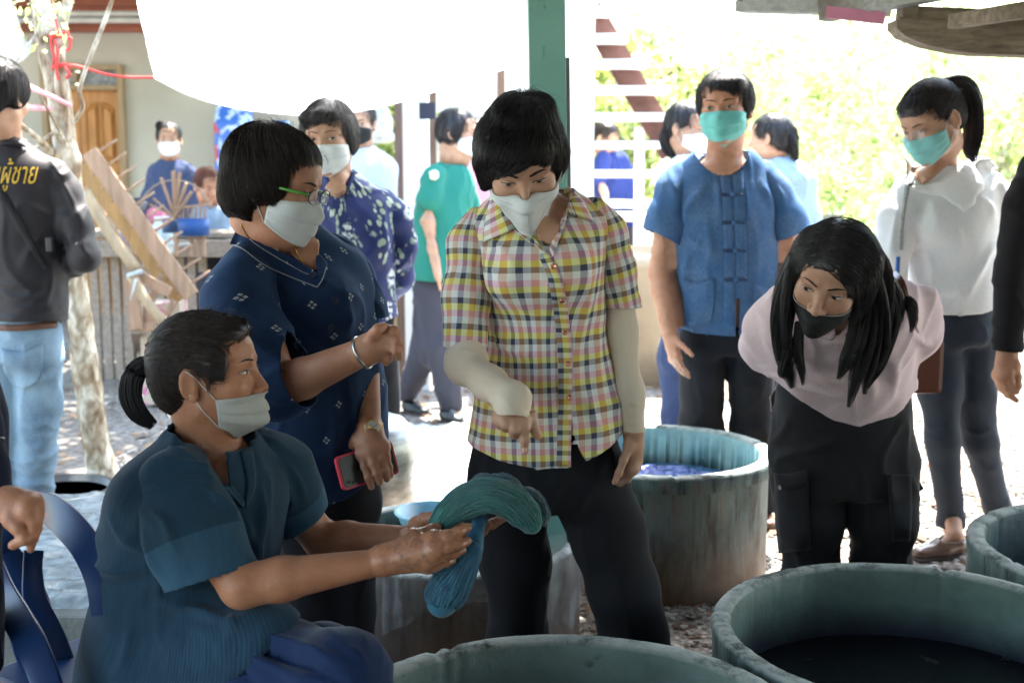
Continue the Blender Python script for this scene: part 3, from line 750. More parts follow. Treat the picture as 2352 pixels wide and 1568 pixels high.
leaf_mesh('leaves', lc, .035, M_leaf, tree, 4)
rs = np.random.RandomState(31); nc = 44; cc = np.stack([rs.uniform(-4.8, -.3, nc), rs.uniform(6.3, 10.2, nc), rs.uniform(3.0, 4.4, nc)], 1); j = rs.randint(0, nc, 17000)
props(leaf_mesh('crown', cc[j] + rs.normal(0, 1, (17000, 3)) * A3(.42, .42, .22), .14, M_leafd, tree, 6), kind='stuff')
for k in range(0, nc, 3): MB().tube([P(88, -100, TY), tuple(P(88, -100, TY) * .4 + cc[k] * .6 + A3(0, 0, .15)), tuple(cc[k])], [.05, .03, .01], 6).build('limb', M_bark, tree)
M_rope = simple('red_rope', (.62, .07, .06), .7, .25, 60); M_ribbon = simple('pink_ribbon', (.80, .38, .42), .6, .15, 20)
def ropes(name, label, pths, mat, cat='rope', rad=.0055):
    mb = MB()
    for p in pths: mb.tube(spline(p, len(p) * 6), rad, 8)
    return mb.build(name, mat, None, label=label, cat=cat)
rp = [[P(150, 155, TY - .09), P(170, 151, TY - .1), P(205, 160, TY - .06), P(250, 172, TY - .02), P(300, 178, TY), P(356, 178, TY)]]
def loop_around(cx, cy, r, tilt, turns=2, Y=TY):
    return [P(cx, cy, Y) + A3(math.cos(a) * r, math.sin(a) * r, tilt * math.cos(a) + .006 * a / 6.28) for a in np.linspace(0, 6.28 * turns, 22 * turns)]
rp2 = [loop_around(137, 88, .034, .004, 3, TY - .06), [P(114, -20, TY - .02), P(121, 20, TY - .06), P(132, 60, TY - .09), P(138, 88, TY - .09)],
       [P(122, 78, TY - .1), P(117, 100, TY - .1), P(124, 128, TY - .1), P(122, 150, TY - .1)], [P(126, 92, TY - .1), P(132, 120, TY - .11), P(130, 160, TY - .1), P(134, 184, TY - .1)], [P(150, 92, TY - .1), P(162, 88, TY - .1), P(160, 110, TY - .1), P(152, 118, TY - .1)]]
ropes('rope', 'long red rope tying the corner of the white tarp to the tree', rp + [loop_around(140, 157, .032, .004, 2, TY - .05), [P(150, 155, TY - .1), P(160, 170, TY - .11), P(152, 180, TY - .1)]], M_rope)
ropes('rope', 'knotted bundle of red rope round the upper branch of the tree', rp2, M_rope)
def ribbon(a, b, w, label):
    aa, bb = spline(a, 16), spline(b, 16); V = np.concatenate([aa, bb]); Q = np.array([(i, i + 1, 17 + i, 16 + i) for i in range(15)]); o = mesh_np('ribbon', V, Q, M_ribbon); solidify(o, .002); props(o, label, 'ribbon')
ribbon([P(60, 190, TY - .35), P(110, 212, TY - .2), P(160, 236, TY - .08), P(166, 246, TY - .07)], [P(62, 206, TY - .35), P(110, 224, TY - .2), P(158, 246, TY - .08), P(160, 250, TY - .07)], 1, 'upper pink ribbon wrapped across the tree trunk')
ribbon([P(40, 240, TY - .3), P(80, 241, TY - .2), P(120, 246, TY - .07)], [P(40, 252, TY - .3), P(80, 255, TY - .2), P(120, 256, TY - .07)], 1, 'lower pink ribbon behind the tree trunk')

# ------------------------------------------------------------------ house on the left
HY = 10.5
M_plaster = simple('plaster', (.42, .40, .34), .85, .12, 1.5, .003, 30)
M_redwood = wood_mat('red_boards', (.27, .095, .06), .7, 3, (1, 8, 8)); M_teak = wood_mat('teak', (.42, .19, .055), .7, 4, (10, 10, 1), rough=.45)
M_frame = wood_mat('door_frame', (.30, .22, .13), .7, 4, (10, 10, 1)); M_white = simple('white_paint', (.78, .78, .76), .6, .05, 3)
house = empty('house', P(300, 366, HY) * A3(1, 1, 0), 'grey plastered house with a carved wooden double door behind the tree', 'house')
def hx(px, Y=HY): return P(px, 300, Y)[0]
def hz(py, Y=HY): return P(300, py, Y)[2]
dl, drr = hx(105), hx(292); dt = hz(208); tt = hz(150)
for (x0, x1, z0, z1) in ((hx(-420), dl, 0, 2.75), (drr, hx(700), 0, 2.75), (dl, drr, tt, 2.75)):
    MB().box(((x0 + x1) / 2, HY + .06, (z0 + z1) / 2), (x1 - x0, .12, z1 - z0)).build('wall', M_plaster, house)
fw = .045
for (x0, x1, z0, z1) in ((dl, dl + fw, 0, tt), (drr - fw, drr, 0, tt), (dl + fw, drr - fw, tt - fw, tt), (dl + fw, drr - fw, dt, dt + .04)):
    MB().box(((x0 + x1) / 2, HY + .0, (z0 + z1) / 2), (x1 - x0, .15, z1 - z0), bevel=.004).build('door_frame', M_frame, house)
mid_x = hx(183)
def door_leaf(x0, x1, z0, z1):
    d = MB(); d.box(((x0 + x1) / 2, HY + .03, (z0 + z1) / 2), (x1 - x0, .035, z1 - z0)).build('door', M_teak, house)
    dob = bpy.data.objects[[o.name for o in bpy.data.objects if o.name.startswith('door') and 'frame' not in o.name][-1]]
    n = 2; w = (x1 - x0); 
    for j in range(n):
        for (a, b) in ((.03, .30), (.34, .64), (.68, .95)):
            cx0 = x0 + w * (.14 + j * .38); cx1 = cx0 + w * .31; za = z0 + (z1 - z0) * a; zb = z0 + (z1 - z0) * b
            pb = MB(); bm = pb.bm; top = [(cx0, zb), (cx1, zb)]
            if a > .6: top = [(cx0, zb - .06), (cx0 + (cx1 - cx0) * .5, zb - (.01 if True else 0)), (cx1, zb - .0)] if j == 0 else [(cx0, zb), (cx0 + (cx1 - cx0) * .5, zb - .01), (cx1, zb - .06)]
            poly = [(cx0, za), *top, (cx1, za)]
            cxm = (cx0 + cx1) / 2; czm = (za + zb) / 2
            o_ = [bm.verts.new((x, HY + .0125 - .004, z)) for x, z in poly]; 
            i1 = [bm.verts.new((cxm + (x - cxm) * .86, HY + .0125 - .016, czm + (z - czm) * .93)) for x, z in poly]
            i2 = [bm.verts.new((cxm + (x - cxm) * .70, HY + .0125 - .004, czm + (z - czm) * .86)) for x, z in poly]
            i3 = [bm.verts.new((cxm + (x - cxm) * .55, HY + .0125 - .018, czm + (z - czm) * .78)) for x, z in poly]
            for r0_, r1_ in ((o_, i1), (i1, i2), (i2, i3)):
                for q in range(len(poly)): bm.faces.new((r0_[q], r0_[(q + 1) % len(poly)], r1_[(q + 1) % len(poly)], r1_[q]))
            bm.faces.new(i3); pb.build('panel', M_teak, dob)
    return dob
for x0, x1 in ((dl + fw, mid_x - .004), (mid_x + .004, drr - fw)): door_leaf(x0, x1, .02, dt)
M_frost = Mat('patterned_glass', .35, .5); _v = M_frost.voro(M_frost.geo(), 22); M_frost.color(M_frost.ramp(_v.outputs['Distance'], [(0, (.34, .36, .36)), (.6, (.16, .17, .18))])); M_frost.bump(E(M_frost.nt, _v.outputs['Distance']), .01); M_frost = M_frost.m
for x0, x1 in ((dl + fw, mid_x - .02), (mid_x + .02, drr - fw)): MB().box(((x0 + x1) / 2, HY + .02, (dt + .04 + tt - fw) / 2), (x1 - x0, .012, tt - fw - dt - .04)).build('transom_pane', M_frost, house)
MB().box((mid_x, HY, (dt + tt) / 2), (.035, .13, tt - dt - .12)).build('door_frame', M_frame, house)
# eave: red soffit boards, pale pipes and a dark strip painted as the shade between them
sx0, sx1 = hx(-500), hx(760)
for k in range(5):
    z = hz(70 - k * 15.5); MB().box(((sx0 + sx1) / 2, HY - .05 - k * .14, z + .03), (sx1 - sx0, .13, .10), bevel=.004).build('eave_board', M_redwood, house)
for py in (32, 47): MB().tube([(sx0, HY - .9, hz(py, HY - .9)), (sx1, HY - .9, hz(py, HY - .9))], .022, 10).build('gutter_pipe', simple('grey_pipe', (.42, .40, .38), .5), house)
MB().box(((sx0 + sx1) / 2, HY - .86, hz(39.5, HY - .86)), (sx1 - sx0, .03, .03)).build('gap_shade_strip', simple('gap_shade_strip', (.03, .04, .06), .8), house)
MB().box(((sx0 + sx1) / 2, HY + .4, hz(-50)), (sx1 - sx0, 3.2, .06)).build('roof', M_zinc, house)
# blue printed bag on the wall
bgm = Mat('blue_print', .35, .5); _p = bgm.geo(); _v = bgm.voro(_p, 9); bgm.color(bgm.mix(bgm.ramp(bgm.noise(_p, 12, 3), [(.52, (0, 0, 0)), (.6, (1, 1, 1))]), bgm.mix(bgm.ramp(_v.outputs['Color'], [(.75, (0, 0, 0)), (.8, (1, 1, 1))]), (.03, .13, .55), (.45, .05, .10)), (.45, .60, .80)))
s_ = SDF(); bc = P(540, 330, HY - .25)
s_.loft([bc + A3(.0, 0, -.36), bc + A3(0, 0, -.1), bc + A3(0, 0, .15), bc + A3(0, 0, .34)], [.17, .165, .16, .14], [.08, .09, .09, .05], (1, 0, 0), pw=4)
V, Q = s_.mesh(.012); V = V + noise(V * 9)[:, None] * .012; props(mesh_np('hanging_bag', V, Q, bgm.m), 'shiny blue printed plastic bag hanging on the house wall', 'bag')
s_ = SDF(); bc = P(647, 300, HY - .2); s_.loft([bc + A3(0, 0, -.3), bc + A3(0, 0, .08)], [.06, .07], [.05, .04], (1, 0, 0), pw=4); V, Q = s_.mesh(.012); props(mesh_np('hanging_bag', V, Q, bgm.m), 'small blue bag hanging right of the large printed bag', 'bag')

# ------------------------------------------------------------------ weaving gear in front of the house
M_pine = wood_mat('raw_timber', (.38, .245, .16), .75, 4, (8, 8, 1.2)); M_pine2 = wood_mat('yellow_timber', (.37, .225, .095), .75, 4, (8, 8, 1.2)); M_grey = wood_mat('grey_timber', (.30, .24, .19), .7, 5, (8, 1, 8)); M_bamboo = wood_mat('bamboo', (.40, .30, .19), .75, 5, (4, 4, 1))
RY = 6.4
rk = empty('warping_frame', G(420, 780) * A3(1, 0, 0) + A3(0, RY, 0), 'leaning timber warping frame with two rows of pegs', 'frame')
def bar(name, a, b, w, h, mat, par, up=(0, 0, 1), bev=.004):
    if name in ('plank', 'strut', 'rail', 'stringer'): w, h = h, w
    return MB().bar(a, b, w, h, up=up, bevel=bev).build(name, mat, par)
p0, p1 = P(205, 348, RY), P(440, 680, RY); bar('plank', p0, p1, .030, .085, M_pine, rk, up=(0, 1, 0))
q0, q1 = P(186, 380, RY + .12), P(412, 692, RY + .12); bar('plank', q0, q1, .03, .075, M_pine2, rk, up=(0, 1, 0))
s0, s1 = P(190, 432, RY + .35), P(330, 642, RY + .35); bar('plank', s0, s1, .03, .06, M_pine, rk, up=(0, 1, 0))
for i in range(11):
    t = (i + .35) / 11; a = p0 + (p1 - p0) * t; e = P(205 + 235 * t + 56, 348 + 332 * t - 38, RY - .02)
    MB().tube([a + A3(-.06, .03, -.03), e], .0065, 8).build('peg', M_pine, rk)
for i in range(7):
    t = (i + .35) / 7; a = s0 + (s1 - s0) * t; e = P(190 + 140 * t + 48, 432 + 210 * t - 34, RY + .33); MB().tube([a, e], .0055, 8).build('peg', M_pine, rk)
for (a, b, w) in (((195, 440), (312, 618), .028), ((300, 630), (380, 742), .026)): MB().tube(spline([P(*a, RY - .15), P((a[0] + b[0]) / 2 - 4, (a[1] + b[1]) / 2 + 5, RY - .15), P(*b, RY - .15)], 10), w, 12).build('pole', M_bamboo, rk)
for (x0, y0, x1, y1, w, d) in ((300, 640, 316, 756, .065, .0), (296, 752, 400, 748, .05, .02), (300, 622, 392, 672, .055, -.03), (345, 700, 345, 752, .07, .04), (372, 630, 345, 700, .03, .05), (400, 690, 372, 752, .03, .0)):
    bar('strut', P(x0, y0, RY - .05 + d), P(x1, y1, RY - .05 + d), .03, w, M_pine, rk, up=(0, 1, 0))
bar('strut', P(310, 756, RY - .05), G(322, 822), .05, .05, M_grey, rk); bar('strut', P(395, 756, RY), G(402, 812), .05, .05, M_grey, rk)
mb = MB(); mb.tube(loop_around(309, 632, .035, .01, 3, RY - .15), .005, 6); mb.tube([P(312, 640, RY - .2), P(306, 665, RY - .2), P(300, 690, RY - .2)], .006, 6); mb.build('tie', simple('pale_string', (.45, .50, .52), .7), rk)
bx = empty('cardboard_box', P(375, 720, RY - .3) * A3(1, 1, 0), 'pale cardboard box with pink print under the warping frame', 'box')
cbm = Mat('box_card', .8, .2); _p = cbm.geo(); cbm.color(cbm.mix(cbm.ramp(cbm.noise(_p, 14, 2), [(.58, (0, 0, 0)), (.62, (1, 1, 1))]), (.50, .42, .33), (.60, .18, .32)))
MB().box(P(378, 745, RY + .25) * A3(1, 1, 0) + A3(0, 0, .30), (.22, .18, .56)).build('carton', cbm.m, bx)
# bench / weaving platform
bn = empty('weaving_bench', P(330, 700, 7.4) * A3(1, 1, 0), 'grey timber weaving bench with slatted legs before the house', 'bench')
z1 = P(300, 570, 7.4)[2]
bar('bench_board', (P(150, 585, 7.4)[0], 7.4, z1), (P(720, 585, 7.4)[0], 7.4, z1), .10, .12, M_grey, bn, up=(0, 1, 0)); MB().box(((P(150, 585, 7.4)[0] + P(700, 585, 7.9)[0]) / 2, 7.95, z1 + .075), (P(700, 585, 7.9)[0] - P(150, 585, 7.4)[0], 1.0, .03), bevel=.003).build('bench_board', M_grey, bn)
for i in range(11): bar('slat', (P(215 + i * 25, 600, 7.45)[0], 7.45, 0), (P(215 + i * 25, 600, 7.45)[0], 7.45, z1 - .06), .05, .03, M_grey, bn, up=(0, 1, 0))
bar('bench_board', (P(150, 585, 7.45)[0], 7.48, .18), (P(560, 585, 7.45)[0], 7.48, .18), .02, .07, M_grey, bn, up=(0, 1, 0))
# skein winder with fan of spokes and blue band
sw = empty('skein_winder', P(420, 600, 6.9) * A3(1, 1, 0), 'wooden skein winder with fanned spokes and a blue band', 'winder'); SY = 6.9
hub = P(402, 500, SY)
for (x, y) in ((352, 455), (345, 470), (370, 408), (398, 392), (412, 395), (428, 420), (440, 440), (330, 510), (345, 540)): bar('spoke', hub, P(x, y, SY - .05), .022, .012, M_pine, sw)
MB().tube([P(402 + 82 * math.cos(a), 492 - 78 * math.sin(a), SY + .02) for a in np.linspace(.15, 3.0, 22)], .006, 6).build('hoop', M_grey, sw)
for i in range(8): bar('pin', P(400 + i * 10, 505, SY + .05 * (i % 2)), P(402 + i * 10, 470 + (i * 37 % 9), SY + .05 * (i % 2)), .016, .012, M_pine, sw)
cb_ = P(445, 520, SY); MB().lathe([(.075, -.05), (.086, -.05), (.088, .045), (.078, .045)], 32, cb_).build('blue_band', simple('blue_band', (.012, .07, .25), .4), sw)
cb_ = P(393, 518, SY + .1); MB().lathe([(.045, -.04), (.05, -.04), (.05, .03), (.045, .03)], 24, cb_).build('blue_band', simple('navy_band', (.05, .10, .22), .5), sw)
bar('rail', P(398, 478, SY - .02), P(480, 470, SY - .02), .014, .014, M_pine, sw)
for x in (405, 440, 456, 468): bar('winder_leg', P(x, 535, SY), P(x, 590, SY), .026, .02, M_pine, sw)
# clutter on the bench
pl = simple('clear_jar', (.50, .62, .66), .2); tq = simple('turquoise_plastic', (.06, .34, .42), .35); bl_ = simple('blue_plastic', (.03, .14, .45), .35); wh = simple('white_plastic', (.6, .62, .62), .4); dk = simple('dark_cloth', (.03, .03, .05), .8); pk = simple('pink_cloth', (.45, .12, .2), .8)
rs = random.Random(4)
def jar(px, py, Y, r, h, m, label, cat='jar'):
    c = P(px, py, Y); o = empty('jar', c - A3(0, 0, h), label, cat)
    MB().lathe([(r * .9, 0), (r, .01), (r, h * .8), (r * .7, h * .92), (r * .7, h)], 20, c - A3(0, 0, h)).build('jar_body', m, o); MB().lathe([(r * .74, 0), (r * .74, .02), (0.001, .021)], 16, c).build('lid', wh, o); return o
jar(372, 505, 7.2, .06, .20, pl, 'clear plastic jar on the bench left of the skein winder')
jar(262, 480, 7.3, .05, .14, tq, 'turquoise pot on the bench behind the warping frame', 'pot'); jar(247, 455, 7.6, .05, .16, pl, 'clear pot furthest left on the bench', 'pot'); jar(285, 535, 7.2, .06, .08, bl_, 'squat blue tub on the bench under the leaning planks', 'tub')
jar(330, 470, 7.7, .04, .16, wh, 'white bottle on the bench right of the turquoise pot', 'bottle')
MB().box(P(388, 562, 7.0), (.22, .14, .012), Matrix.Rotation(.2, 3, 'Z')).build('paper_tray', wh, None, label='white tray lying on the bench edge', cat='tray')
for (px, py, sx, sz, mt, lb) in ((310, 495, .13, .10, dk, 'dark cloth bundle on the bench between the planks'), (355, 505, .07, .08, pk, 'pink cloth bundle beside the clear jar'), (300, 555, .15, .07, bl_, 'blue folded cloth on the bench front')):
    s_ = SDF(); c = P(px, py, 7.5); s_.ell(c, (sx, .1, sz)); V, Q = s_.mesh(.015); V = V + noise(V * 16)[:, None] * .03; props(mesh_np('cloth_bundle', V, Q, mt), lb, 'cloth')

# ------------------------------------------------------------------ middle background: posts, plants, hanging things
M_brownpost = wood_mat('brown_post', (.17, .11, .085), .7, 4, (8, 8, 1)); 
def post(px0, px1, Y, ztop, mat, label, name='wooden_post', zb=0):
    a = P(px0, 400, Y)[0]; b = P(px1, 400, Y)[0]; o = empty(name, ((a + b) / 2, Y, 0), label, 'post'); MB().box(((a + b) / 2, Y, (ztop + zb) / 2), (b - a, b - a, ztop - zb), bevel=.006).build('shaft', mat, o); return o
post(908, 926, 7.0, 2.4, M_brownpost, 'dark brown post left of the white column'); post(927, 985, 7.15, 2.5, M_white, 'thick white column behind the walking woman in green', 'white_column'); post(988, 1003, 7.3, 2.4, M_brownpost, 'thin brown post right of the thick white column')
post(1142, 1160, 9.0, 2.2, M_brownpost, 'dark post under the right end of the tarp')
MB().box(P(982, 255, 6.9), (.09, .06, .09)).build('meter_box', dk, None, label='small black box fixed between two posts', cat='box')
fb = empty('slat_gate', G(935, 795), 'dark timber slat gate behind the walking woman in green', 'gate')
for i in range(6): x = P(905 + i * 17, 700, 7.6)[0]; bar('slat', (x, 7.6, .03), (x, 7.6, .62), .055, .02, M_brownpost if i % 3 else M_frame, fb, up=(0, 1, 0))
bar('rail', (P(900, 700, 7.63)[0], 7.63, .5), (P(1000, 700, 7.63)[0], 7.63, .5), .02, .05, M_brownpost, fb, up=(0, 1, 0))
mb = SDF(); c = P(875, 355, 9.0); mb.ell(c, (.12, .1, .07)); V, Q = mb.mesh(.02)
o = empty('potted_plant', c * A3(1, 1, 0), 'dark leafed pot plant hanging left of the brown post', 'plant'); rs_ = np.random.RandomState(9)
leaf_mesh('leaves', c + rs_.normal(0, 1, (500, 3)) * A3(.10, .08, .06), .05, M_leafd, o, 3); MB().lathe([(.05, -.16), (.08, -.06), (.085, -.06), (.001, -.055)], 20, c).build('pot', simple('grey_pot', (.2, .2, .2), .7), o)
s_ = SDF(); c = P(878, 285, 8.6); s_.loft([c - A3(0, 0, .13), c + A3(0, 0, .0), c + A3(0, 0, .16)], [.08, .075, .03], [.05, .06, .02], (1, 0, 0)); V, Q = s_.mesh(.012); V = V + noise(V * 20)[:, None] * .015; props(mesh_np('hanging_bag', V, Q, M_milky), 'white plastic bag hanging above the dark pot plant', 'bag')
s_ = SDF(); c = P(882, 385, 8.4); s_.ell(c, (.05, .05, .07)); V, Q = s_.mesh(.012); props(mesh_np('red_pouch', V, Q, simple('red_cloth', (.50, .03, .03), .7)), 'small red pouch hanging left of the brown post', 'pouch')
MB().box((P(760, 300, 12.5)[0], 12.5, 1.35), (4.2, .12, 2.7)).build('garden_wall', M_white, None, label='white rendered garden wall behind the house corner', cat='wall')

# ------------------------------------------------------------------ white staircase
stc = empty('staircase', P(1330, 600, 8.0) * A3(1, 1, 0), 'white open staircase with dark brown stringer right of the green post', 'staircase')
xa, xb = P(1290, 300, 8)[0], P(1362, 300, 8)[0]; MB().box(((xa + xb) / 2, 8.05, 1.6), (xb - xa, .3, 3.2), bevel=.01).build('newel_wall', M_white, stc)
M_string = wood_mat('stringer', (.12, .055, .045), .7, 4, (3, 3, 3))
for i, yt in enumerate((20, 82, 140, 200, 261, 325, 391, 460)):
    xr = 1362 + 78 + 47 * (i - 1); x0, x1 = P(1363, yt, 8)[0], P(max(xr, 1400), yt, 8)[0] ; zt, zb = P(1400, yt, 8)[2], P(1400, yt + 17, 8)[2]
    MB().box(((x0 + x1) / 2, 8.0, (zt + zb) / 2), (x1 - x0, .26, zt - zb), bevel=.005).build('tread', M_white, stc)
bar('stringer', P(1352, 20, 8.17), P(1545, 352, 8.17), .05, .17, M_string, stc, up=(0, 1, 0)); 
for x in (1475, 1535): a = P(x, 300, 8.1)[0]; MB().box((a, 8.25, .78), (.06, .06, 1.56 - (x - 1475) * .004)).build('baluster', M_white, stc)
# sunlit round water tank
c = P(1520, 700, 7.6); o = empty('water_tank', c * A3(1, 1, 0), 'beige round concrete water tank in the sun behind the blue shirt man', 'tank')
M_beige = simple('beige_concrete', (.46, .38, .28), .85, .2, 3, .004, 30)
MB().lathe([(.42, 0), (.42, .70), (.44, .71), (.44, .79), (.40, .79), (.40, .5), (.001, .5)], 64, o.location).build('tank_ring', M_beige, o)
tb = empty('low_table', P(1450, 500, 8.4) * A3(1, 1, 0), 'white low table below the staircase', 'table')
MB().box(P(1450, 468, 8.6) * A3(1, 1, 0) + A3(0, 0, .95), (1.3, .6, .04), bevel=.005).build('table_top', M_white, tb)
for dx in (-.6, .6):
    for dy in (-.25, .25): MB().box(P(1450, 468, 8.6) * A3(1, 1, 0) + A3(dx, dy, .465), (.05, .05, .93)).build('leg', M_white, tb)

# ------------------------------------------------------------------ far house, trees
fh = empty('far_house', (4, 27, 0), 'distant cream house with an orange roof beyond the staircase', 'house')
MB().box((P(1600, 200, 27)[0], 28.5, 1.5), (6.5, 3, 3.0)).build('wall', simple('cream_wall', (.62, .54, .40), .8), fh)
mb = MB(); bm = mb.bm; xa, xb = P(1370, 200, 26.5)[0], P(1830, 200, 26.5)[0]; zr = P(1600, 136, 26.5)[2]; ze = P(1600, 158, 26.5)[2]
vs = [bm.verts.new(v) for v in ((xa, 26.3, ze), (xb, 26.3, ze), (xb - .5, 28.5, zr + .8), (xa + .5, 28.5, zr + .8), (xa, 30.5, ze), (xb, 30.5, ze))]
for f in ((0, 1, 2, 3), (3, 2, 5, 4), (0, 3, 4), (1, 5, 2), (0, 4, 5, 1)): bm.faces.new([vs[i] for i in f])
mb.build('roof', simple('orange_tiles', (.50, .14, .06), .7, .2, 10), fh)
for px in (1410, 1500, 1640): MB().box((P(px, 170, 27)[0], 26.97, 1.7), (.7, .04, .9)).build('window', dk, fh)
def tree_obj(px, Y, h, rx, n, mat, label, seed, size=.10, z0=.6, name='leafy_tree', group='leafy trees beyond the yard'):
    x = P(px, 300, Y)[0]; o = empty(name, (x, Y, 0), label, 'tree', group); rs = np.random.RandomState(seed)
    organic('trunk', [(x, Y, 0), (x + .08, Y, h * .3), (x - .05, Y + .1, h * .55), (x + .1, Y, h * .9)], [.12, .09, .06, .02], M_bark, o, 10, 4, .1, seed)
    nc = 26; cc = np.stack([x + rs.normal(0, rx * .5, nc), Y + rs.normal(0, rx * .45, nc), rs.uniform(z0 + .2, h, nc)], 1)
    for k in range(5): MB().tube([(x, Y, h * .35 + k * .1), (cc[k][0] * .5 + x * .5, cc[k][1] * .5 + Y * .5, h * .4 + cc[k][2] * .3), tuple(cc[k])], [.04, .025, .01], 6).build('limb', M_bark, o)
    j = rs.randint(0, nc, n); L = cc[j] + rs.normal(0, 1, (n, 3)) * rx * rs.uniform(.08, .22, nc)[j][:, None] * A3(1, 1, .8)
    L = L[L[:, 2] > z0 * .5]; props(leaf_mesh('crown', L, size, mat, o, seed), kind='stuff'); return o
tree_obj(1950, 12, 2.6, 1.6, 5200, M_leaf, 'bushy yellow green tree left of the woman in white blouse', 21, .09, .1)
tree_obj(2330, 11, 2.3, 1.5, 4600, M_leaf, 'bushy green tree at the right edge behind the white blouse', 22, .09, .0)
tree_obj(1700, 16, 3.1, 1.8, 2600, M_leaf, 'loose pale tree behind the head of the man in blue', 23, .12, .4)
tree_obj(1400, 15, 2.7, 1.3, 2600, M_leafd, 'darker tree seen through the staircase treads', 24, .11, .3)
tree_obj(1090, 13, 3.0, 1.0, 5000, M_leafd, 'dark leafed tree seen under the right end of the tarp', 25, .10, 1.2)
tree_obj(2150, 18, 3.2, 2.6, 5200, M_leaf, 'wide sunlit tree furthest back on the right', 26, .14, .2)
tree_obj(2080, 9.2, 1.25, .8, 4200, M_leaf, 'low leafy shrub between the bending woman and the white blouse', 27, .06, .0, 'leafy_shrub')
tree_obj(1860, 21, 3.6, 2.6, 3600, M_leaf, 'tall pale tree far behind the ponytail woman', 28, .15, .3)
tree_obj(2440, 15, 3.3, 2.0, 3400, M_leaf, 'sunlit tree cut by the right edge at the back', 29, .13, .2)
for px, lb in ((1893, 'grey planter standing right of the man in blue'), (2112, 'grey planter behind the white blouse sleeve')):
    c = P(px, 490, 9.6); o = empty('planter', c * A3(1, 1, 0), lb, 'planter'); MB().lathe([(.10, .0), (.15, c[2] - .0), (.165, c[2]), (.14, c[2]), (.001, c[2] - .03)], 28, (c[0], c[1], 0)).build('pot', simple('grey_planter', (.3, .32, .34), .7), o)
    leaf_mesh('leaves', c + np.random.RandomState(px).normal(0, .12, (300, 3)) + A3(0, 0, .18), .07, M_leaf, o, px)
# ------------------------------------------------------------------ people toolkit
def skin_mat(name, c, wet=0.0):
    m = Mat(name, .5, .4); p = m.geo(); n = m.noise(p, 22, 4, .6); n2 = m.noise(p, 140, 2)
    m.color(m.ramp(n, [(.3, (c[0] * .84, c[1] * .76, c[2] * .72)), (.52, c), (.75, (min(1, c[0] * 1.1), c[1] * 1.12, c[2] * 1.14))]))
    m.b.inputs['Subsurface Weight'].default_value = .10; m.b.inputs['Subsurface Radius'].default_value = (.6, .25, .15); m.b.inputs['Subsurface Scale'].default_value = .012
    m.bump(n2, .0009, .5); m.set('Roughness', .5 - wet); return m.m
def hairmat(name, c, rough=.38):
    m = Mat(name, rough, .45); n = m.noise(m.geo(), 90, 2); m.color(m.ramp(n, [(.3, tuple(x * .6 for x in c)), (.7, tuple(x * 1.5 for x in c))])); return m.m
M_hair = hairmat('black_hair', (.020, .018, .020), .45); M_hairg = hairmat('greying_hair', (.045, .042, .045), .45); M_hairb = hairmat('dark_brown_hair', (.028, .018, .014), .45); M_hairr = hairmat('reddish_hair', (.12, .035, .02), .5)
M_skinA = skin_mat('skin_light', (.46, .265, .175)); M_skinB = skin_mat('skin_tan', (.46, .225, .135)); M_skinC = skin_mat('skin_brown', (.42, .19, .105))
def _stain():
    m = Mat.__new__(Mat); m.m = M_skinC; m.nt = M_skinC.node_tree; m.N = m.nt.nodes; m.b = m.N['Principled BSDF']; p = m.geo(); n = m.N.new('ShaderNodeVectorMath'); n.operation = 'DISTANCE'; m.nt.links.new(p, n.inputs[0]); n.inputs[1].default_value = tuple(P(985, 1255, 2.0))
    src = m.b.inputs['Base Color'].links[0].from_socket; near = m.ramp(E(m.nt, n.outputs['Value']), [(.06, (1,) * 3), (.115, (0,) * 3)]); pat = m.ramp(m.noise(p, 70, 5, .7, .8), [(.46, (.10,) * 3), (.62, (.62,) * 3)])
    m.color(m.mix(E(m.nt, near) * E(m.nt, pat), src, (.10, .07, .055))); m.set('Roughness', m.ramp(E(m.nt, n.outputs['Value']), [(.08, (.24,) * 3), (.14, (.48,) * 3)])); m.bump(m.noise(p, 110, 3, .6, .5), .0016, .6)
_stain(); M_skinW = skin_mat('skin_wet', (.38, .19, .115), .18)
M_dkline = simple('lash', (.015, .010, .009), .6)
def eye_material():
    m = Mat('eye', .12, .6); x, y, z = m.sep(m.attr('pc')); r = (x * x + y * y).pow(.5)
    m.color(m.ramp(r, [(0, (.003, .003, .003)), (.0034, (.025, .012, .008)), (.0058, (.02, .01, .008)), (.0064, (.50, .44, .41)), (.02, (.42, .34, .31))])); return m.m
M_eye = eye_material()
def browmat():
    m = Mat('brow', .7, .2); m.color((.018, .013, .011)); m.set('Alpha', m.ramp(m.noise(m.scale(m.obj(), (1, 1, 3)), 160, 2), [(.25, (.55,) * 3), (.55, (1,) * 3)])); return m.m
M_brow = browmat(); M_lip = simple('lips', (.36, .12, .10), .4)
M_maskw = Mat('white_mask', .75, .2); M_maskw.color((.62, .66, .66)); M_maskw.bump(M_maskw.noise(M_maskw.geo(), 45, 3), .003, .35); M_maskw.bump(M_maskw.noise(M_maskw.geo(), 420, 1), .0006, .4); M_maskw = M_maskw.m
def mk_mask(name, c):
    m = Mat(name, .7, .25); m.color(m.ramp(m.noise(m.geo(), 40, 3), [(.3, tuple(x * .9 for x in c)), (.7, c)])); m.bump(m.noise(m.geo(), 50, 3), .003, .5); return m.m
M_maskg = mk_mask('green_mask', (.16, .52, .47)); M_maskg2 = mk_mask('aqua_mask', (.24, .58, .58)); M_maskgrey = mk_mask('greyish_mask', (.44, .45, .42)); M_maskk = mk_mask('black_mask', (.014, .016, .016)); M_strap = simple('mask_strap', (.6, .62, .6), .7)

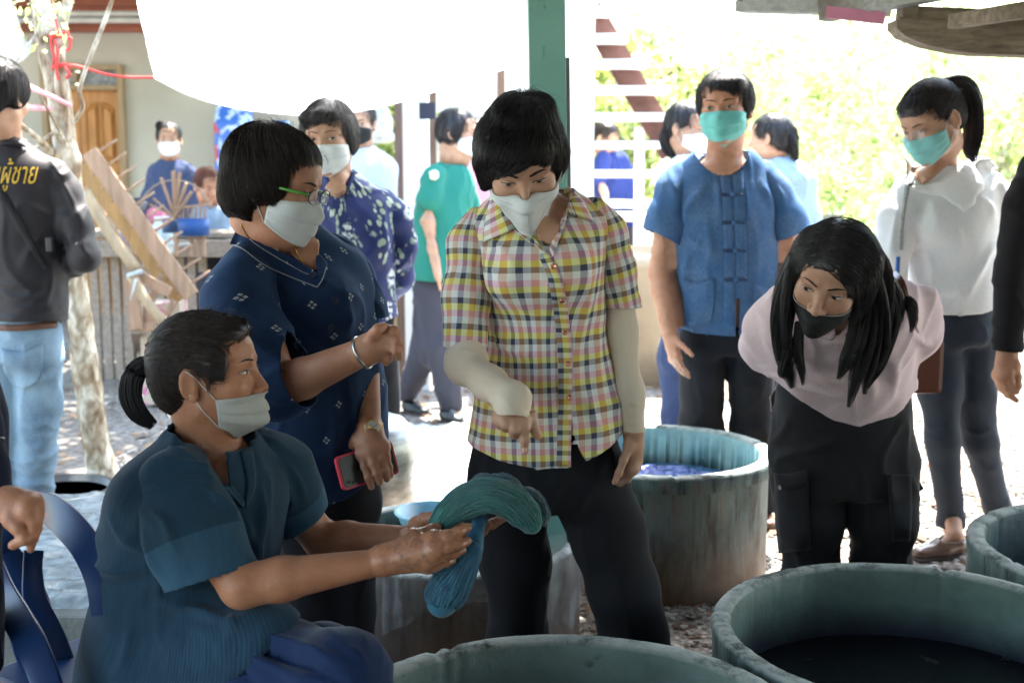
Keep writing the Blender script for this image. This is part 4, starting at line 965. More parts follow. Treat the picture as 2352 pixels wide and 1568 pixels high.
class Head:
    def __init__(s, c, yaw=0, pitch=0, roll=0, sc=1.0, skin=None, ears=True, jaw=1.0, nose=1.0):
        s.c = np.asarray(c, float); s.sc = sc
        y, p, r = R(yaw), R(pitch), R(roll)
        f = A3(math.sin(y) * math.cos(p), -math.cos(y) * math.cos(p), -math.sin(p)); u = A3(math.sin(y) * math.sin(p), -math.cos(y) * math.sin(p), math.cos(p)); x = np.cross(u, f)
        x2 = x * math.cos(r) + u * math.sin(r); u2 = u * math.cos(r) - x * math.sin(r)
        s.M = np.stack([x2, f, u2], 1); s.f = f; s.u = u2; s.x = x2; s.jaw = jaw; s.nose = nose; s.ears = ears
        s.S = SDF(); s.build(s.S)
    def w(s, *p): return s.c + s.M @ (np.array(p, float) * s.sc)
    def wv(s, L): return s.c + (np.asarray(L) * s.sc) @ s.M.T
    def loc(s, X): return ((np.asarray(X) - s.c) @ s.M) / s.sc
    def e(s, S, c, r, k=.02, op='u', rot=None):
        Mr = s.M if rot is None else s.M @ rot
        S.ell(s.w(*c), np.array(r) * s.sc, Mr, k * s.sc, op)
    def cn(s, S, a, b, ra, rb, k=.015, op='u', flat=None, fr=1.0):
        S.cone(s.w(*a), s.w(*b), ra * s.sc, rb * s.sc, k * s.sc, None if flat is None else s.M @ np.array(flat, float), fr, op)
    def build(s, S):
        j = s.jaw
        s.e(S, (0, -.014, .030), (.074, .094, .082), .01)
        s.e(S, (0, .020, -.028), (.062 * j, .064, .080), .03)
        s.e(S, (0, .044, .043), (.052, .033, .031), .03)
        for q in (-1, 1):
            s.cn(S, (q * .050 * j, -.004, -.058), (q * .010, .060, -.094), .018, .016, .025)
            s.e(S, (q * .036, .054, -.026), (.024, .024, .022), .018)
            s.cn(S, (q * .014, .080, .021), (q * .044, .064, .020), .0075, .007, .012)
            s.e(S, (q * .031, .094, .001), (.0165, .0145, .0105), .012, 's')
            s.e(S, (q * .031, .0675, .0005), (.0140, .0140, .0125), .004)
        s.cn(S, (0, .080, .006), (0, .1005 * (.5 + .5 * s.nose), -.034), .0065, .0105 * s.nose, .012)
        for q in (-1, 1): s.e(S, (q * .0125, .089, -.0385), (.0085, .010, .0075), .007)
        s.cn(S, (-.016, .083, -.062), (.016, .083, -.062), .006, .006, .008); s.cn(S, (-.013, .082, -.072), (.013, .082, -.072), .006, .006, .008)
        s.e(S, (0, .078, -.097), (.017, .014, .013), .015)
        s.cn(S, (0, -.025, -.04), (0, -.036, -.085), .048, .045, .03)
        if s.ears:
            for q in (-1, 1):
                ry = np.array(Matrix.Rotation(R(24) * q, 3, 'Z'))
                s.e(S, (q * .079, -.014, -.006), (.006, .018, .031), .006, 'u', ry); s.cn(S, (q * .079, -.006, -.028), (q * .080, -.009, -.034), .006, .006, .005)
                s.e(S, (q * .0865, -.013, -.004), (.005, .0105, .020), .004, 's', ry)
    def surf(s, L, d, off=0.0):
        """march from points L+0.16*d back along -d to the skin; all in local coordinates"""
        L = np.asarray(L, float); d = np.asarray(d, float); t = np.full(len(L), .16)
        for _ in range(26):
            X = s.wv(L + d * t[:, None]); v = s.S(X) / s.sc; t = np.clip(t - np.clip(v, -.02, .02) * .8, 0, .2)
        v = np.abs(s.S(s.wv(L + d * t[:, None]))) / s.sc
        Pp = L + d * (t + off)[:, None]; Pp[v > .004] = np.nan; return Pp
    def patch_xz(s, name, X, Z, mat, par, off, nu, nv, pc=None):
        L = np.stack([X, np.zeros_like(X), Z], 1); Pq = s.surf(L, np.tile([0, 1., 0], (len(X), 1)), off)
        bad = np.isnan(Pq[:, 0]); 
        if bad.all(): return None
        Pq[bad] = Pq[~bad].mean(0)
        Q = np.array([(i * nu + j, i * nu + j + 1, (i + 1) * nu + j + 1, (i + 1) * nu + j) for i in range(nv - 1) for j in range(nu - 1)])
        return mesh_np(name, s.wv(Pq), Q, mat, par, pc=pc)
    def eyes(s, par, opening=.0052, look=(0, 0), which=(-1, 1), brows=True, drop=.0, browz=.0, bthick=.0034):
        for q in which:
            nu, nv = 17, 9; u = np.linspace(-1, 1, nu); zc = .0005 - drop
            up = opening * (1 - np.abs(u) ** 2.2) ** .8; lo = -opening * .75 * (1 - np.abs(u) ** 2.0) ** .9
            tilt = .0012 * u * q * -1
            X = []; Z = []
            for v in np.linspace(0, 1, nv):
                X += list(q * .031 + u * .0142); Z += list(zc + q * u * .0016 + lo + (up - lo) * v)
            X = np.array(X); Z = np.array(Z)
            pc = np.stack([X - q * .031 - look[0], Z - zc - look[1], X * 0], 1)
            s.patch_xz('eye', X, Z, M_eye, par, .0007, nu, nv, pc)
            def line(z0, off, r, mat, name, x=u * .0148):
                L = np.stack([q * .031 + x, x * 0, z0], 1); Pq = s.surf(L, np.tile([0, 1., 0], (len(L), 1)), off); ok = ~np.isnan(Pq[:, 0]); 
                if ok.sum() > 4: MB().tube([Vector(a) for a in s.wv(Pq[ok])], [r * s.sc * (.45 + .55 * math.sin(math.pi * i / (ok.sum() - 1))) for i in range(ok.sum())], 6).build(name, mat, par, smooth=True)
            line(zc + q * u * .0016 + up + .0002, .0009, .0012, M_dkline, 'eyelash')
            line(zc + q * u * .0016 + up * .9 + .0042, .0000, .0007, M_crease, 'eyelid_crease')
            line(zc + q * u * .0016 + lo - .0002, .0004, .0005, M_crease, 'eyelid_crease')
            if brows:
                nb, mbv = 15, 4; X = []; Z = []; ub = np.linspace(0, 1, nb)
                zb = .0195 + browz + .006 * np.sin(ub * 2.1) - .004 * ub ** 3; th = bthick * np.sin(np.clip(ub * 3.0 + .35, 0, math.pi)) ** .6 * (1 - .55 * ub) + .0004
                for v in np.linspace(-1, 1, mbv): X += list(q * (.011 + ub * .038)); Z += list(zb + v * th * .8)
                s.patch_xz('eyebrow', np.array(X), np.array(Z), M_brow, par, .0011, nb, mbv)
    def mask(s, par, mat, zt=-.012, zts=-.030, zb=-.108, zbs=-.078, tm=72, bulge=.006, ridge=0.0, pleat=.0016, nu=41, nv=25, hang=0.0, chin=0.0, strap=M_strap, side=(-1, 1), nosewire=True, name='face_mask'):
        u = np.linspace(-1, 1, nu); th = u * R(tm); P_ = np.zeros((nv, nu, 3))
        for i, v in enumerate(np.linspace(0, 1, nv)):
            zt_ = zt + (zts - zt) * np.abs(u) ** 1.5; zb_ = zb + (zbs - zb) * np.abs(u) ** 1.4
            z = zt_ + (zb_ - zt_) * v
            L = np.stack([u * 0, u * 0 - .0, z], 1); d = np.stack([np.sin(th), np.cos(th), u * 0], 1)
            P_[i] = s.surf(L, d, .003)
            b = np.isnan(P_[i, :, 0])
            if b.any():
                rr = np.interp(z, [-.14, -.104], [.070, .080]); P_[i, b] = (L + d * rr[:, None])[b]
        rad = np.hypot(P_[..., 0], P_[..., 1])
        for it in range(10):
            k = rad.copy(); k[1:-1, 1:-1] = (rad[:-2, 1:-1] + rad[2:, 1:-1] + rad[1:-1, :-2] + rad[1:-1, 2:]) / 4; k[-1, 1:-1] = (rad[-1, :-2] + rad[-1, 2:]) / 2 * .5 + rad[-1, 1:-1] * .5
            rad = np.maximum(k, rad * .999 if it < 6 else k)
        vv = np.linspace(0, 1, nv)[:, None]; au = np.abs(u)[None]
        env = np.clip(1 - au ** 4, 0, 1)
        rad = rad + bulge * env * np.sin(np.clip(vv * 1.15, 0, 1) * math.pi) + ridge * np.exp(-(au / .16) ** 2) * np.clip(np.sin(vv * math.pi * .9 + .25), 0, 1)
        fr = (vv * 3.3 - .45); saw = (fr - np.floor(fr)); inside = ((vv > .14) & (vv < .93)); rad += pleat * inside * (saw ** 1.5 * 2 - 1) * np.clip(1.15 - au ** 6, 0, 1)
        z = P_[..., 2] + chin * (vv ** 3) * -1 * np.exp(-(au / .45) ** 2)
        Lq = np.stack([np.sin(th)[None] * rad, np.cos(th)[None] * rad, z], -1).reshape(-1, 3)
        Lq += (noise(Lq * 38 + s.c[0] * 5, 3) * .0014)[:, None] * A3(0, 1, .3)
        Q = np.array([(i * nu + j, i * nu + j + 1, (i + 1) * nu + j + 1, (i + 1) * nu + j) for i in range(nv - 1) for j in range(nu - 1)])
        o = mesh_np(name, s.wv(Lq), Q, mat, par); solidify(o, .0016, 0)
        G_ = Lq.reshape(nv, nu, 3)
        # edge welts
        for row in (1, nv - 2):
            pts = s.wv(G_[row] + A3(0, .0008, 0)); MB().tube([Vector(p) for p in pts], .0010 * s.sc, 6).build('mask_edge', mat, o, smooth=True)
        for q in side:
            j = 0 if q < 0 else nu - 1
            for row, ze in ((0, .018), (nv - 1, -.026)):
                a = G_[row, j]; b = A3(q * .083, -.012, ze); m = (a + b) / 2 + A3(q * .004, 0, 0); Pm = s.surf(np.array([[0, m[1], m[2]]]), np.array([[float(q), 0, 0]]), .0015)[0]
                if not np.isnan(Pm[0]): m = Pm
                if strap is not None: MB().tube([Vector(p) for p in s.wv(spline([a, m, b, A3(q * .076, -.03, ze * .7)], 14))], .0012 * s.sc, 6).build('strap', strap, o, smooth=True)
        s.mgrid = G_; return o
M_crease = simple('eyelid', (.20, .085, .055), .6)

def strands(name, H, mat, par, flow, n, steps, ds, seed=0, rad=.0006, lift=(0, .004), region=None, mesh=None, wav=.25, ends=.004, face=None, fs=1.04):
    """strands combed over the surface of the hair volume H"""
    rs = np.random.RandomState(seed); V, Q = mesh
    if region is not None: V = V[region(V)]
    if len(V) == 0: return None
    Pn = V[rs.randint(0, len(V), n)] + rs.normal(0, .003, (n, 3)); off = rs.uniform(lift[0], lift[1], n)
    path = [Pn]; nz = rs.normal(0, 1, (n, 3)) * wav; l = rs.uniform(.55, 1.2, n)
    for k in range(steps):
        g = H.grad(Pn, .004); d = flow(Pn) + nz * .35; d = d - g * (d * g).sum(1)[:, None]; d /= np.linalg.norm(d, axis=1)[:, None] + 1e-9
        Pn = Pn + d * ds * l[:, None]
        f = H(Pn) - off - ends * (k / steps) ** 2; Pn = Pn - g * (np.clip(f, -.02, .012))[:, None] * .8
        path.append(Pn)
    path = np.stack(path, 1); M = path.shape[1]
    if face is not None:
        Hd, c, rr = face; q = (Hd.loc(path.reshape(-1, 3)) - np.array(c)) / (np.array(rr) * fs); ins = ((q ** 2).sum(1) < 1).reshape(n, M)
        for k in range(1, M): ins[:, k] |= ins[:, k - 1]; path[ins[:, k], k] = path[ins[:, k], k - 1] + A3(0, 0, -1e-5)
        ok = ~ins[:, 1]; path = path[ok]; n = len(path)
        if n == 0: return None
    r = rad * rs.uniform(.6, 1.5, n)[:, None] * (1 - np.linspace(0, 1, M) ** 3 * .85)[None]
    V, Q = tube_np(path, r, 3); return mesh_np(name, V, Q, mat, par)
def free_strands(name, paths, mat, par, rad=.0006):
    paths = np.asarray(paths); M = paths.shape[1]
    V, Q = tube_np(paths, np.tile((rad * (1 - np.linspace(0, 1, M) ** 3 * .8))[None], (len(paths), 1)), 3); return mesh_np(name, V, Q, mat, par)
def hair_mesh(name, H, mat, par, h=.005, amp=.002, flow=None, sc=(90, 90, 20), M=None):
    V, Q = H.mesh(h); N = vnormals(V, Q); q = V if M is None else (V - M.c) @ M.M
    d = noise(q * np.array(sc), 3) * amp + noise(V * 22, 5) * amp * 1.2
    o = mesh_np(name, V + N * (d[:, None] - .0028), Q, mat, par); return o, (V, Q)

def fingers_chain(S, pts, rad, k=.006): S.chain(pts, rad, k)
def traced_hand(S, wrist, fingers, wr=.026, fr=.0082, palm_r=.0135, kp=.016, webs=True):
    """fingers: list of joint lists (base knuckle .. tip) in world space; the first one is the thumb"""
    for i, f in enumerate(fingers):
        f = [np.asarray(p, float) for p in f]; n = len(f); r0 = fr * (1.15 if i == 0 else (1.0, 1.04, 1.0, .86)[min(i - 1, 3)])
        S.chain(f, [r0 * (1.12 - .34 * j / (n - 1)) for j in range(n)], .004)
        for j in range(1, n - 1): S.ell(f[j], [r0 * (1.1 - .3 * j / (n - 1))] * 3, None, .004)
        S.cone(wrist, f[0], wr * .72, palm_r * (.9 if i == 0 else 1), kp)
    b = [np.asarray(f[0], float) for f in fingers[1:]]
    for p, q in zip(b, b[1:]): S.cone(p, q, palm_r * .95, palm_r * .9, .010)
    if len(b) > 1:
        c = sum(b) / len(b); S.cone((wrist * .55 + c * .45), (wrist * .2 + c * .8), wr * .75, palm_r * 1.1, .016)
def nails(o, tips, r=.0048, mat=None):
    for p, d in tips:
        p = np.asarray(p, float); mb = MB(); z = nrm(d); n = nrm(p - CAM) * -1; x = nrm(np.cross(z, n)); n = np.cross(x, z); M4 = Matrix((tuple(x), tuple(n), tuple(z))).transposed().to_4x4()
        bmesh.ops.create_uvsphere(mb.bm, u_segments=10, v_segments=8, radius=1, matrix=Matrix.Translation(Vector(p + n * r * .95)) @ M4 @ Matrix.Diagonal((r * .85, r * .45, r * 1.25, 1))); mb.build('fingernail', M_nail, o, smooth=True)
M_nail = simple('nail', (.58, .36, .29), .22)
def auto_hand(S, wrist, d, n, side, sc=1.0, curl=(.25, .35, .4, .45), thumb=.3, spread=.09, wr=.024):
    """d: pointing direction, n: out of the palm, side: towards the thumb"""
    d = nrm(d); n = nrm(n - d * (np.asarray(n) @ d)); t = nrm(np.asarray(side) - d * (np.asarray(side) @ d) - n * (np.asarray(side) @ n)); wrist = np.asarray(wrist, float); F_ = []
    tb = wrist + (d * .022 + t * .024 + n * .006) * sc; td = nrm(d * .75 + t * .62 + n * .25); j = [tb]
    for L, a in ((.040, 0), (.031, thumb * .6), (.024, thumb)): td = nrm(td + (d - t) * a * .35 + n * a * .3); j.append(j[-1] + td * L * sc)
    F_.append(j)
    for i, (o, bd, L) in enumerate(((.027, .086, .068), (.009, .090, .076), (-.010, .086, .070), (-.027, .077, .055))):
        p = wrist + (d * bd + t * o) * sc; ang = 0; j = [p]; dd = nrm(d + t * (o * spread / .027))
        for frac, cf in ((.46, 1.0), (.30, 1.15), (.24, .8)):
            ang += curl[i] * cf; v = dd * math.cos(ang) + n * math.sin(ang); j.append(j[-1] + v * L * frac * sc)
        F_.append(j)
    traced_hand(S, wrist, F_, wr * sc, .0083 * sc, .0128 * sc, .014 * sc)
def arm(S, sh, el, wr, r=(.046, .038, .034, .0245), k=.012, flat=None):
    r = [x * .93 for x in r]
    sh, el, wr = (np.asarray(q, float) for q in (sh, el, wr)); S.cone(sh, el, r[0], r[1], k)
    m = el + (wr - el) * .28; S.cone(el, m, r[1] * .97, r[2] * 1.08, k); S.cone(m, wr, r[2] * 1.06, r[3], k)
def project_px(V):
    q = V - CAM; x = q @ CR; y = q @ CU; z = q @ CF; return np.stack([1176 + FPX * x / z, 784 - FPX * y / z], 1)
def foldpx(V, N, lines):
    """creases traced in the photograph, pressed into the camera-facing side of the cloth; (polyline, depth, width px)"""
    px = project_px(V); face = np.clip(-(N @ CF) * 2.2, 0, 1); D = np.zeros(len(V))
    for pts, amp, wd in lines:
        p = spline(pts, max(8, len(pts) * 5)); best = np.full(len(V), 1e9); tb = np.zeros(len(V))
        lo = p.min(0) - wd * 4; hi = p.max(0) + wd * 4; m = ((px > lo) & (px < hi)).all(1)
        if not m.any(): continue
        q = px[m]; bb = np.full(len(q), 1e9); tt = np.zeros(len(q))
        for i in range(len(p) - 1):
            d = p[i + 1] - p[i]; L2 = d @ d + 1e-9; t = np.clip(((q - p[i]) @ d) / L2, 0, 1); dd = np.linalg.norm(q - p[i] - t[:, None] * d, axis=1)
            k = dd < bb; bb[k] = dd[k]; tt[k] = (i + t[k]) / (len(p) - 1)
        w = wd * (.6 + .8 * tt); D[m] += amp * np.exp(-(bb / w) ** 2) * np.sin(np.clip(tt, .04, .96) * math.pi) ** .5
    return D * face
COVER = {}
def cloth(name, S, h, cuts, mat, par, axis=None, ref=(0, -1, 0), wr=.004, sc=9, folds=(), crease=.004, cfu=9, cfv=5, seed=0, thick=.003, pcr=None, extra=None, side_dir=None, smooth_it=0, mask_fn=None):
    V, Q = S.mesh(h)
    for g in cuts: V, Q = cut(V, Q, g)
    N = vnormals(V, Q); pts = axis if axis is not None else [V.mean(0) - A3(0, 0, .3), V.mean(0) + A3(0, 0, .3)]
    th, al, rr = polycoord(V, pts, ref); rm = (np.median(rr) if pcr is None else pcr)
    pc = np.stack([th * rm, al, rr], 1)
    c3 = np.stack([th * rm * cfu + noise(V * 5, seed) * .8, al * cfv + noise(V * 4, seed + 1) * .8, np.full(len(V), seed * 3.7)], 1)
    d = wr * noise(V * sc, seed + 2) + crease * (ridge(c3, seed + 3) ** 2 - .25)
    d += wr * .3 * noise(V * sc * 3.1, seed + 4)
    if mask_fn is not None: d = d * mask_fn(V)
    if extra is not None: d = d + extra(V, N, th, al)
    V2 = V + N * d[:, None]
    N2 = vnormals(V2, Q)
    if folds: V2 = V2 + N * foldpx(V2, N, folds)[:, None]
    o = mesh_np(name, V2, Q, mat, par, pc=pc); solidify(o, thick, -1); COVER[o.name] = (S, cuts); return o
def body_mesh(par, parts, mat, name='body'):
    """one skin mesh from several fields meshed at their own resolution; kept just inside the clothes listed with each"""
    Vs, Qs, n = [], [], 0
    for pt in parts:
        S, h = pt[0], pt[1]; V, Q = S.mesh(h)
        for cl in (pt[2] if len(pt) > 2 else ()):
            Sc, cuts = COVER[cl.name]; idx = np.arange(len(V))
            for g in cuts: idx = idx[g(V[idx]) < -.004]
            for _ in range(3):
                f = Sc(V[idx]); k = (f > -.009) & (f < .045); j = idx[k]
                if len(j): V[j] -= Sc.grad(V[j]) * (f[k] + .009)[:, None]
        Vs.append(V); Qs.append(Q + n); n += len(V)
    return mesh_np(name, np.concatenate(Vs), np.concatenate(Qs), mat, par)
def core_body(S, neck, chest, pelvis, lat, sh=None, hips=None, knees=None, ankles=None, g=1.0):
    S.cone(neck, chest, .045, .085 * g, .05); S.cone(chest, pelvis, .095 * g, .10 * g, .05, flat=np.cross(nrm(lat), nrm(np.asarray(chest) - pelvis)), fr=.8)
    if sh is not None: S.cone(sh[0], sh[1], .045, .045, .05)
    if hips is not None:
        for i in (0, 1):
            S.cone(hips[i], knees[i], .07 * g, .048 * g, .03); S.cone(knees[i], ankles[i], .046 * g, .03, .03)
def shoe(name, par, heel, toe, mat, w=.043, h=.07, sole=None, low=True):
    heel = np.asarray(heel, float); toe = np.asarray(toe, float); d = nrm((toe - heel) * A3(1, 1, 0)); L = np.linalg.norm(toe - heel); up = A3(0, 0, 1.); x = np.cross(d, up)
    S = SDF(); S.cone(heel + up * .035 + d * .03, heel + up * .035 + d * L * .45, .034, .036, .02); S.cone(heel + up * .030 + d * L * .45, heel + up * .024 + d * (L - .035), w, w * .8, .02, flat=up, fr=.62)
    S.cone(heel + up * .05 + d * .03, heel + up * .055 + d * L * .3, .032, .03, .02)
    V, Q = S.mesh(.006); V[:, 2] = np.maximum(V[:, 2], heel[2] + .012)
    if low: V, Q = cut(V, Q, lambda X: np.minimum(X[:, 2] - heel[2] - .062 , (L * .5 - (X - heel) @ d)))
    o = mesh_np(name, V, Q, mat, par); solidify(o, .002)
    mb = MB(); mb.box(heel + d * L * .5 + up * .007, (w * 1.75, L * .97, .014), Matrix((tuple(x), tuple(d), tuple(up))).transposed(), .005).build('sole', sole or simple('shoe_sole', (.05, .035, .03), .6), o)
    return o
def leg_field(hip, knee, ankle, r, k=.03):
    S = SDF(); S.chain([hip, knee, ankle], r, k); return S
# cloth materials
def fabric(name, c, rough=.85, weave=900, var=.15, fuzz=.1, amp=.0006, c2=None):
    m = Mat(name, rough, .15); p = m.geo(); n = m.noise(p, 7, 4); n2 = m.noise(p, weave * .35, 2)
    m.color(m.mix(m.ramp(n2, [(.3, (0, 0, 0)), (.7, (1, 1, 1))]), m.ramp(n, [(.3, tuple(x * (1 - var) for x in c)), (.7, tuple(min(1, x * (1 + var)) for x in c))]), tuple(min(1, x * 1.25) for x in c) if c2 is None else c2))
    m.bump(n2, amp, .22); m.b.inputs['Sheen Weight'].default_value = fuzz; m.b.inputs['Sheen Roughness'].default_value = .4; return m
def plaid():
    m = Mat('plaid_cloth', .8, .2); u, v, w = m.sep(m.attr('pc')); nz = m.noise(m.attr('pc'), 9, 2) - .5
    pu, pv = .0440, .0520
    fu = (u / pu + nz * .10).fract(); fv = (v / pv + nz * .06).fract()
    wc = m.ramp(fu, [(0, (.76, .80, .62)), (.25, (.035, .050, .10)), (.48, (.80, .82, .80)), (.73, (.58, .29, .08))], 'CONSTANT')
    vc = m.ramp(fv, [(0, (.04, .055, .11)), (.23, (.86, .80, .12)), (.48, (.84, .40, .54)), (.73, (.82, .84, .88))], 'CONSTANT')
    c = m.mix(.5, wc, vc); c2 = m.mix(1.0, wc, vc, 'MULTIPLY'); c = m.mix(.10, c, c2)
    thr = m.noise(m.scale(m.attr('pc'), (1, 1, 1)), 900, 1); c = m.mix(m.ramp(thr, [(.4, (0, 0, 0)), (.7, (.25, .25, .25))]), c, (.25, .22, .2)); m.color(c); m.bump(thr, .0006, .4); m.b.inputs['Sheen Weight'].default_value = .05; return m.m
def indigo(name, c, c2, f=260, stripes='u', band=None):
    """hand woven indigo with fine ribs"""
    m = Mat(name, .9, .12); u, v, w = m.sep(m.attr('pc')); a = u if stripes == 'u' else v
    nz = m.noise(m.scale(m.attr('pc'), (420, 14, 1)) if stripes == 'u' else m.scale(m.attr('pc'), (14, 420, 1)), 1.5, 3, .7); rib = (a * (f * 6.283)).sin() * .5 + .5; sl = m.noise(m.attr('pc'), 9, 3)
    c_ = m.mix(m.ramp(nz, [(.3, (0, 0, 0)), (.75, (.75, .75, .75))]), c, c2); c_ = m.mix(m.ramp(sl, [(.35, (0, 0, 0)), (.7, (.5, .5, .5))]), c_, tuple(x * .6 for x in c)); c_ = m.mix(rib * .35, c_, c2)
    if band is not None: c_ = m.mix((v < band) * .62, c_, tuple(x * .45 for x in c)); m.bump((v < band) * 1.0, .003, .6)
    m.color(c_); m.bump(rib, .0006, .5); m.bump(nz, .0005, .5); m.b.inputs['Sheen Weight'].default_value = .12; return m.m
def ikat():
    m = Mat('dotted_navy', .85, .12); u, v, w = m.sep(m.attr('pc')); cell = .078
    row = (v / cell).floor(); sh = (row * .5).fract(); fx = ((u / cell + sh).fract() - .5) * cell; fy = ((v / cell).fract() - .5) * cell
    def dia(cx, cy, r): return ((fx - cx).abs() * .8 + (fy - cy).abs()) < r
    s = dia(.0055, 0.0, .0032).max(dia(-.0055, 0.0, .0032)).max(dia(0.0, .0058, .0032)).max(dia(0.0, -.0058, .0032))
    n = m.noise(m.attr('pc'), 500, 1); s = s * m_clip(m, n)
    base = m.ramp(m.noise(m.geo(), 10, 4), [(.3, (.010, .022, .055)), (.7, (.016, .036, .085))]); m.color(m.mix(s, base, (.42, .44, .44))); m.bump(m.noise(m.geo(), 330, 2), .0006, .5); m.b.inputs['Sheen Weight'].default_value = .2; m.b.inputs['Sheen Tint'].default_value = (.25, .5, 1, 1); return m.m
def m_clip(m, n): return E(m.nt, m.ramp(n, [(.35, (.35,) * 3), (.55, (1,) * 3)]))
def floral():
    m = Mat('floral_navy', .6, .3); p = m.attr('pc'); wob = m.noise(p, 60, 2, col=True)
    v1 = m.voro(m.scale(p, (1, 1, 0)), 10.5); v2 = m.voro(m.scale(p, (1, 1, 0)), 75); v3 = m.voro(m.scale(p, (1, .62, 0)), 52)
    clus = m.ramp(m.noise(m.scale(p, (1, 1, 0)), 8, 2), [(.46, (0,) * 3), (.50, (1,) * 3)])
    fl = m.ramp(v1.outputs['Distance'], [(.30, (1,) * 3), (.38, (0,) * 3)]); pet = m.ramp(v2.outputs['Distance'], [(.5, (1,) * 3), (.66, (0,) * 3)]); lf = m.ramp(v3.outputs['Distance'], [(.36, (1,) * 3), (.46, (0,) * 3)])
    base = m.ramp(m.noise(m.geo(), 6, 3), [(.3, (.014, .022, .10)), (.7, (.024, .038, .16))])
    c = m.mix(E(m.nt, lf) * E(m.nt, clus), base, m.ramp(v3.outputs['Color'], [(0, (.20, .30, .22)), (1, (.50, .56, .48))])); c = m.mix(E(m.nt, fl) * E(m.nt, pet), c, (.60, .64, .66)); m.color(c); m.bump(m.noise(m.geo(), 300, 1), .0006, .4); return m.m
M_black = fabric('black_trousers', (.014, .015, .018), .85, var=.25, c2=(.018, .018, .022)); M_black.b.inputs['Sheen Weight'].default_value = .02; M_black = M_black.m

def trace_tube(name, b, pts, r, mat, par, n=60, off=.0015, zig=0.0, zf=1.0, fallback=None):
    p = spline(pts, n); out = []
    d = np.gradient(p, axis=0); nn = np.stack([-d[:, 1], d[:, 0]], 1); nn /= np.linalg.norm(nn, axis=1)[:, None] + 1e-9
    for i in range(n):
        q = p[i] + nn[i] * (zig * (1 if i % 2 else -1)); L, nm = hit(b, *q)
        if L is not None: out.append(L - ray(*q) * off)
    if len(out) > 2: return MB().tube([Vector(a) for a in out], r, 5).build(name, mat, par, smooth=True)
def hank(name, pts, rad, mat, par, n=420, M=40, rr=.0011, seed=0, fuzz=.12, flat=1.0, loose=.0):
    """bundle of threads along a curve"""
    rs = np.random.RandomState(seed); c = spline(pts, M); r = np.interp(np.linspace(0, len(rad) - 1, M), np.arange(len(rad)), rad)
    T = np.gradient(c, axis=0); T /= np.linalg.norm(T, axis=1)[:, None]; u = np.cross(T, A3(0, 1, 0.01)); u /= np.linalg.norm(u, axis=1)[:, None]; v = np.cross(T, u)
    ph = rs.uniform(0, 6.283, n); ra = np.sqrt(rs.uniform(.25, 1, n)); t = np.linspace(0, 1, M)
    tw = rs.normal(0, .5, n)[:, None] * t + .35 * np.sin(t[None] * rs.uniform(4, 12, n)[:, None] + rs.uniform(0, 6, n)[:, None]) * fuzz * 3
    ang = ph[:, None] + tw; rad_ = ra[:, None] * r[None] * (1 + fuzz * np.sin(t[None] * rs.uniform(6, 22, n)[:, None] + ph[:, None] * 3))
    path = c[None] + (u[None] * np.cos(ang)[..., None] + v[None] * np.sin(ang)[..., None] * flat) * rad_[..., None]
    V, Q = tube_np(path, np.full(path.shape[:2], rr), 3)
    S = SDF(); S.chain(list(c[::3]), list(r[::3] * .86), .01); Vb, Qb = S.mesh(.004)
    o = mesh_np(name, np.concatenate([Vb, V]), np.concatenate([Qb, Q + len(Vb)]), mat, par); return o
# ------------------------------------------------------------------ woman in the checked blouse (centre)
def zpx(py, Y, px=1200): return P(px, py, Y)[2]
def hem(pts, Y, up=False):
    """cut below (or above) a line traced in picture coordinates; world z as a function of world x"""
    w = np.array([P(x, y, Y) for x, y in pts]); o = np.argsort(w[:, 0]); xs, zs = w[o, 0], w[o, 2]
    return (lambda X: X[:, 2] - np.interp(X[:, 0], xs, zs)) if up else (lambda X: np.interp(X[:, 0], xs, zs) - X[:, 2])
def lofted(S, rows, lat, k=.02, ke=.03, pw=2.0):
    """rows: (px,py,Y,half width px,depth m) from bottom to top"""
    C = [P(x, y, Y) for x, y, Y, hw, b in rows]; a = [hw / PS(Y) for x, y, Y, hw, b in rows]; return S.loft(C, a, [r[4] for r in rows], lat, k, ke, pw=pw)
LAT = A3(1, 0, 0)
def vneck(bx, by, Y, halfw_per_m, front):
    p = P(bx, by, Y)
    def g(X): return np.minimum((X[:, 2] - p[2]) * halfw_per_m - np.abs(X[:, 0] - p[0]), (p - X) @ nrm(front) * -1 + .0 + 0 * X[:, 0]) if False else np.where(((X - p) @ nrm(front)) > -.11, (X[:, 2] - p[2]) * halfw_per_m - np.abs(X[:, 0] - p[0]), -1.)
    return g
def buttons(b, pts, r, mat, par, name='button'):
    for (x, y) in pts:
        L, n = hit(b, x, y)
        if L is None: continue
        if n @ CF > 0: n = -n
        q = Vector(n).to_track_quat('Z', 'Y').to_matrix().to_4x4()
        bm = bmesh.new()
        prof = [(r, 0), (r, r * .28), (r * .8, r * .42), (r * .62, r * .22), (.0001, r * .2)]
        rings = [[bm.verts.new((a * math.cos(t), a * math.sin(t), z)) for t in np.linspace(0, 2 * math.pi, 16, endpoint=False)] for a, z in prof]
        for A, B in zip(rings, rings[1:]):
            for k in range(16): bm.faces.new((A[k], A[(k + 1) % 16], B[(k + 1) % 16], B[k])).smooth = True
        bm.transform(Matrix.Translation(Vector(L + n * .004)) @ q); me = bpy.data.meshes.new(name); bm.to_mesh(me); bm.free(); link(name, me, mat, par)

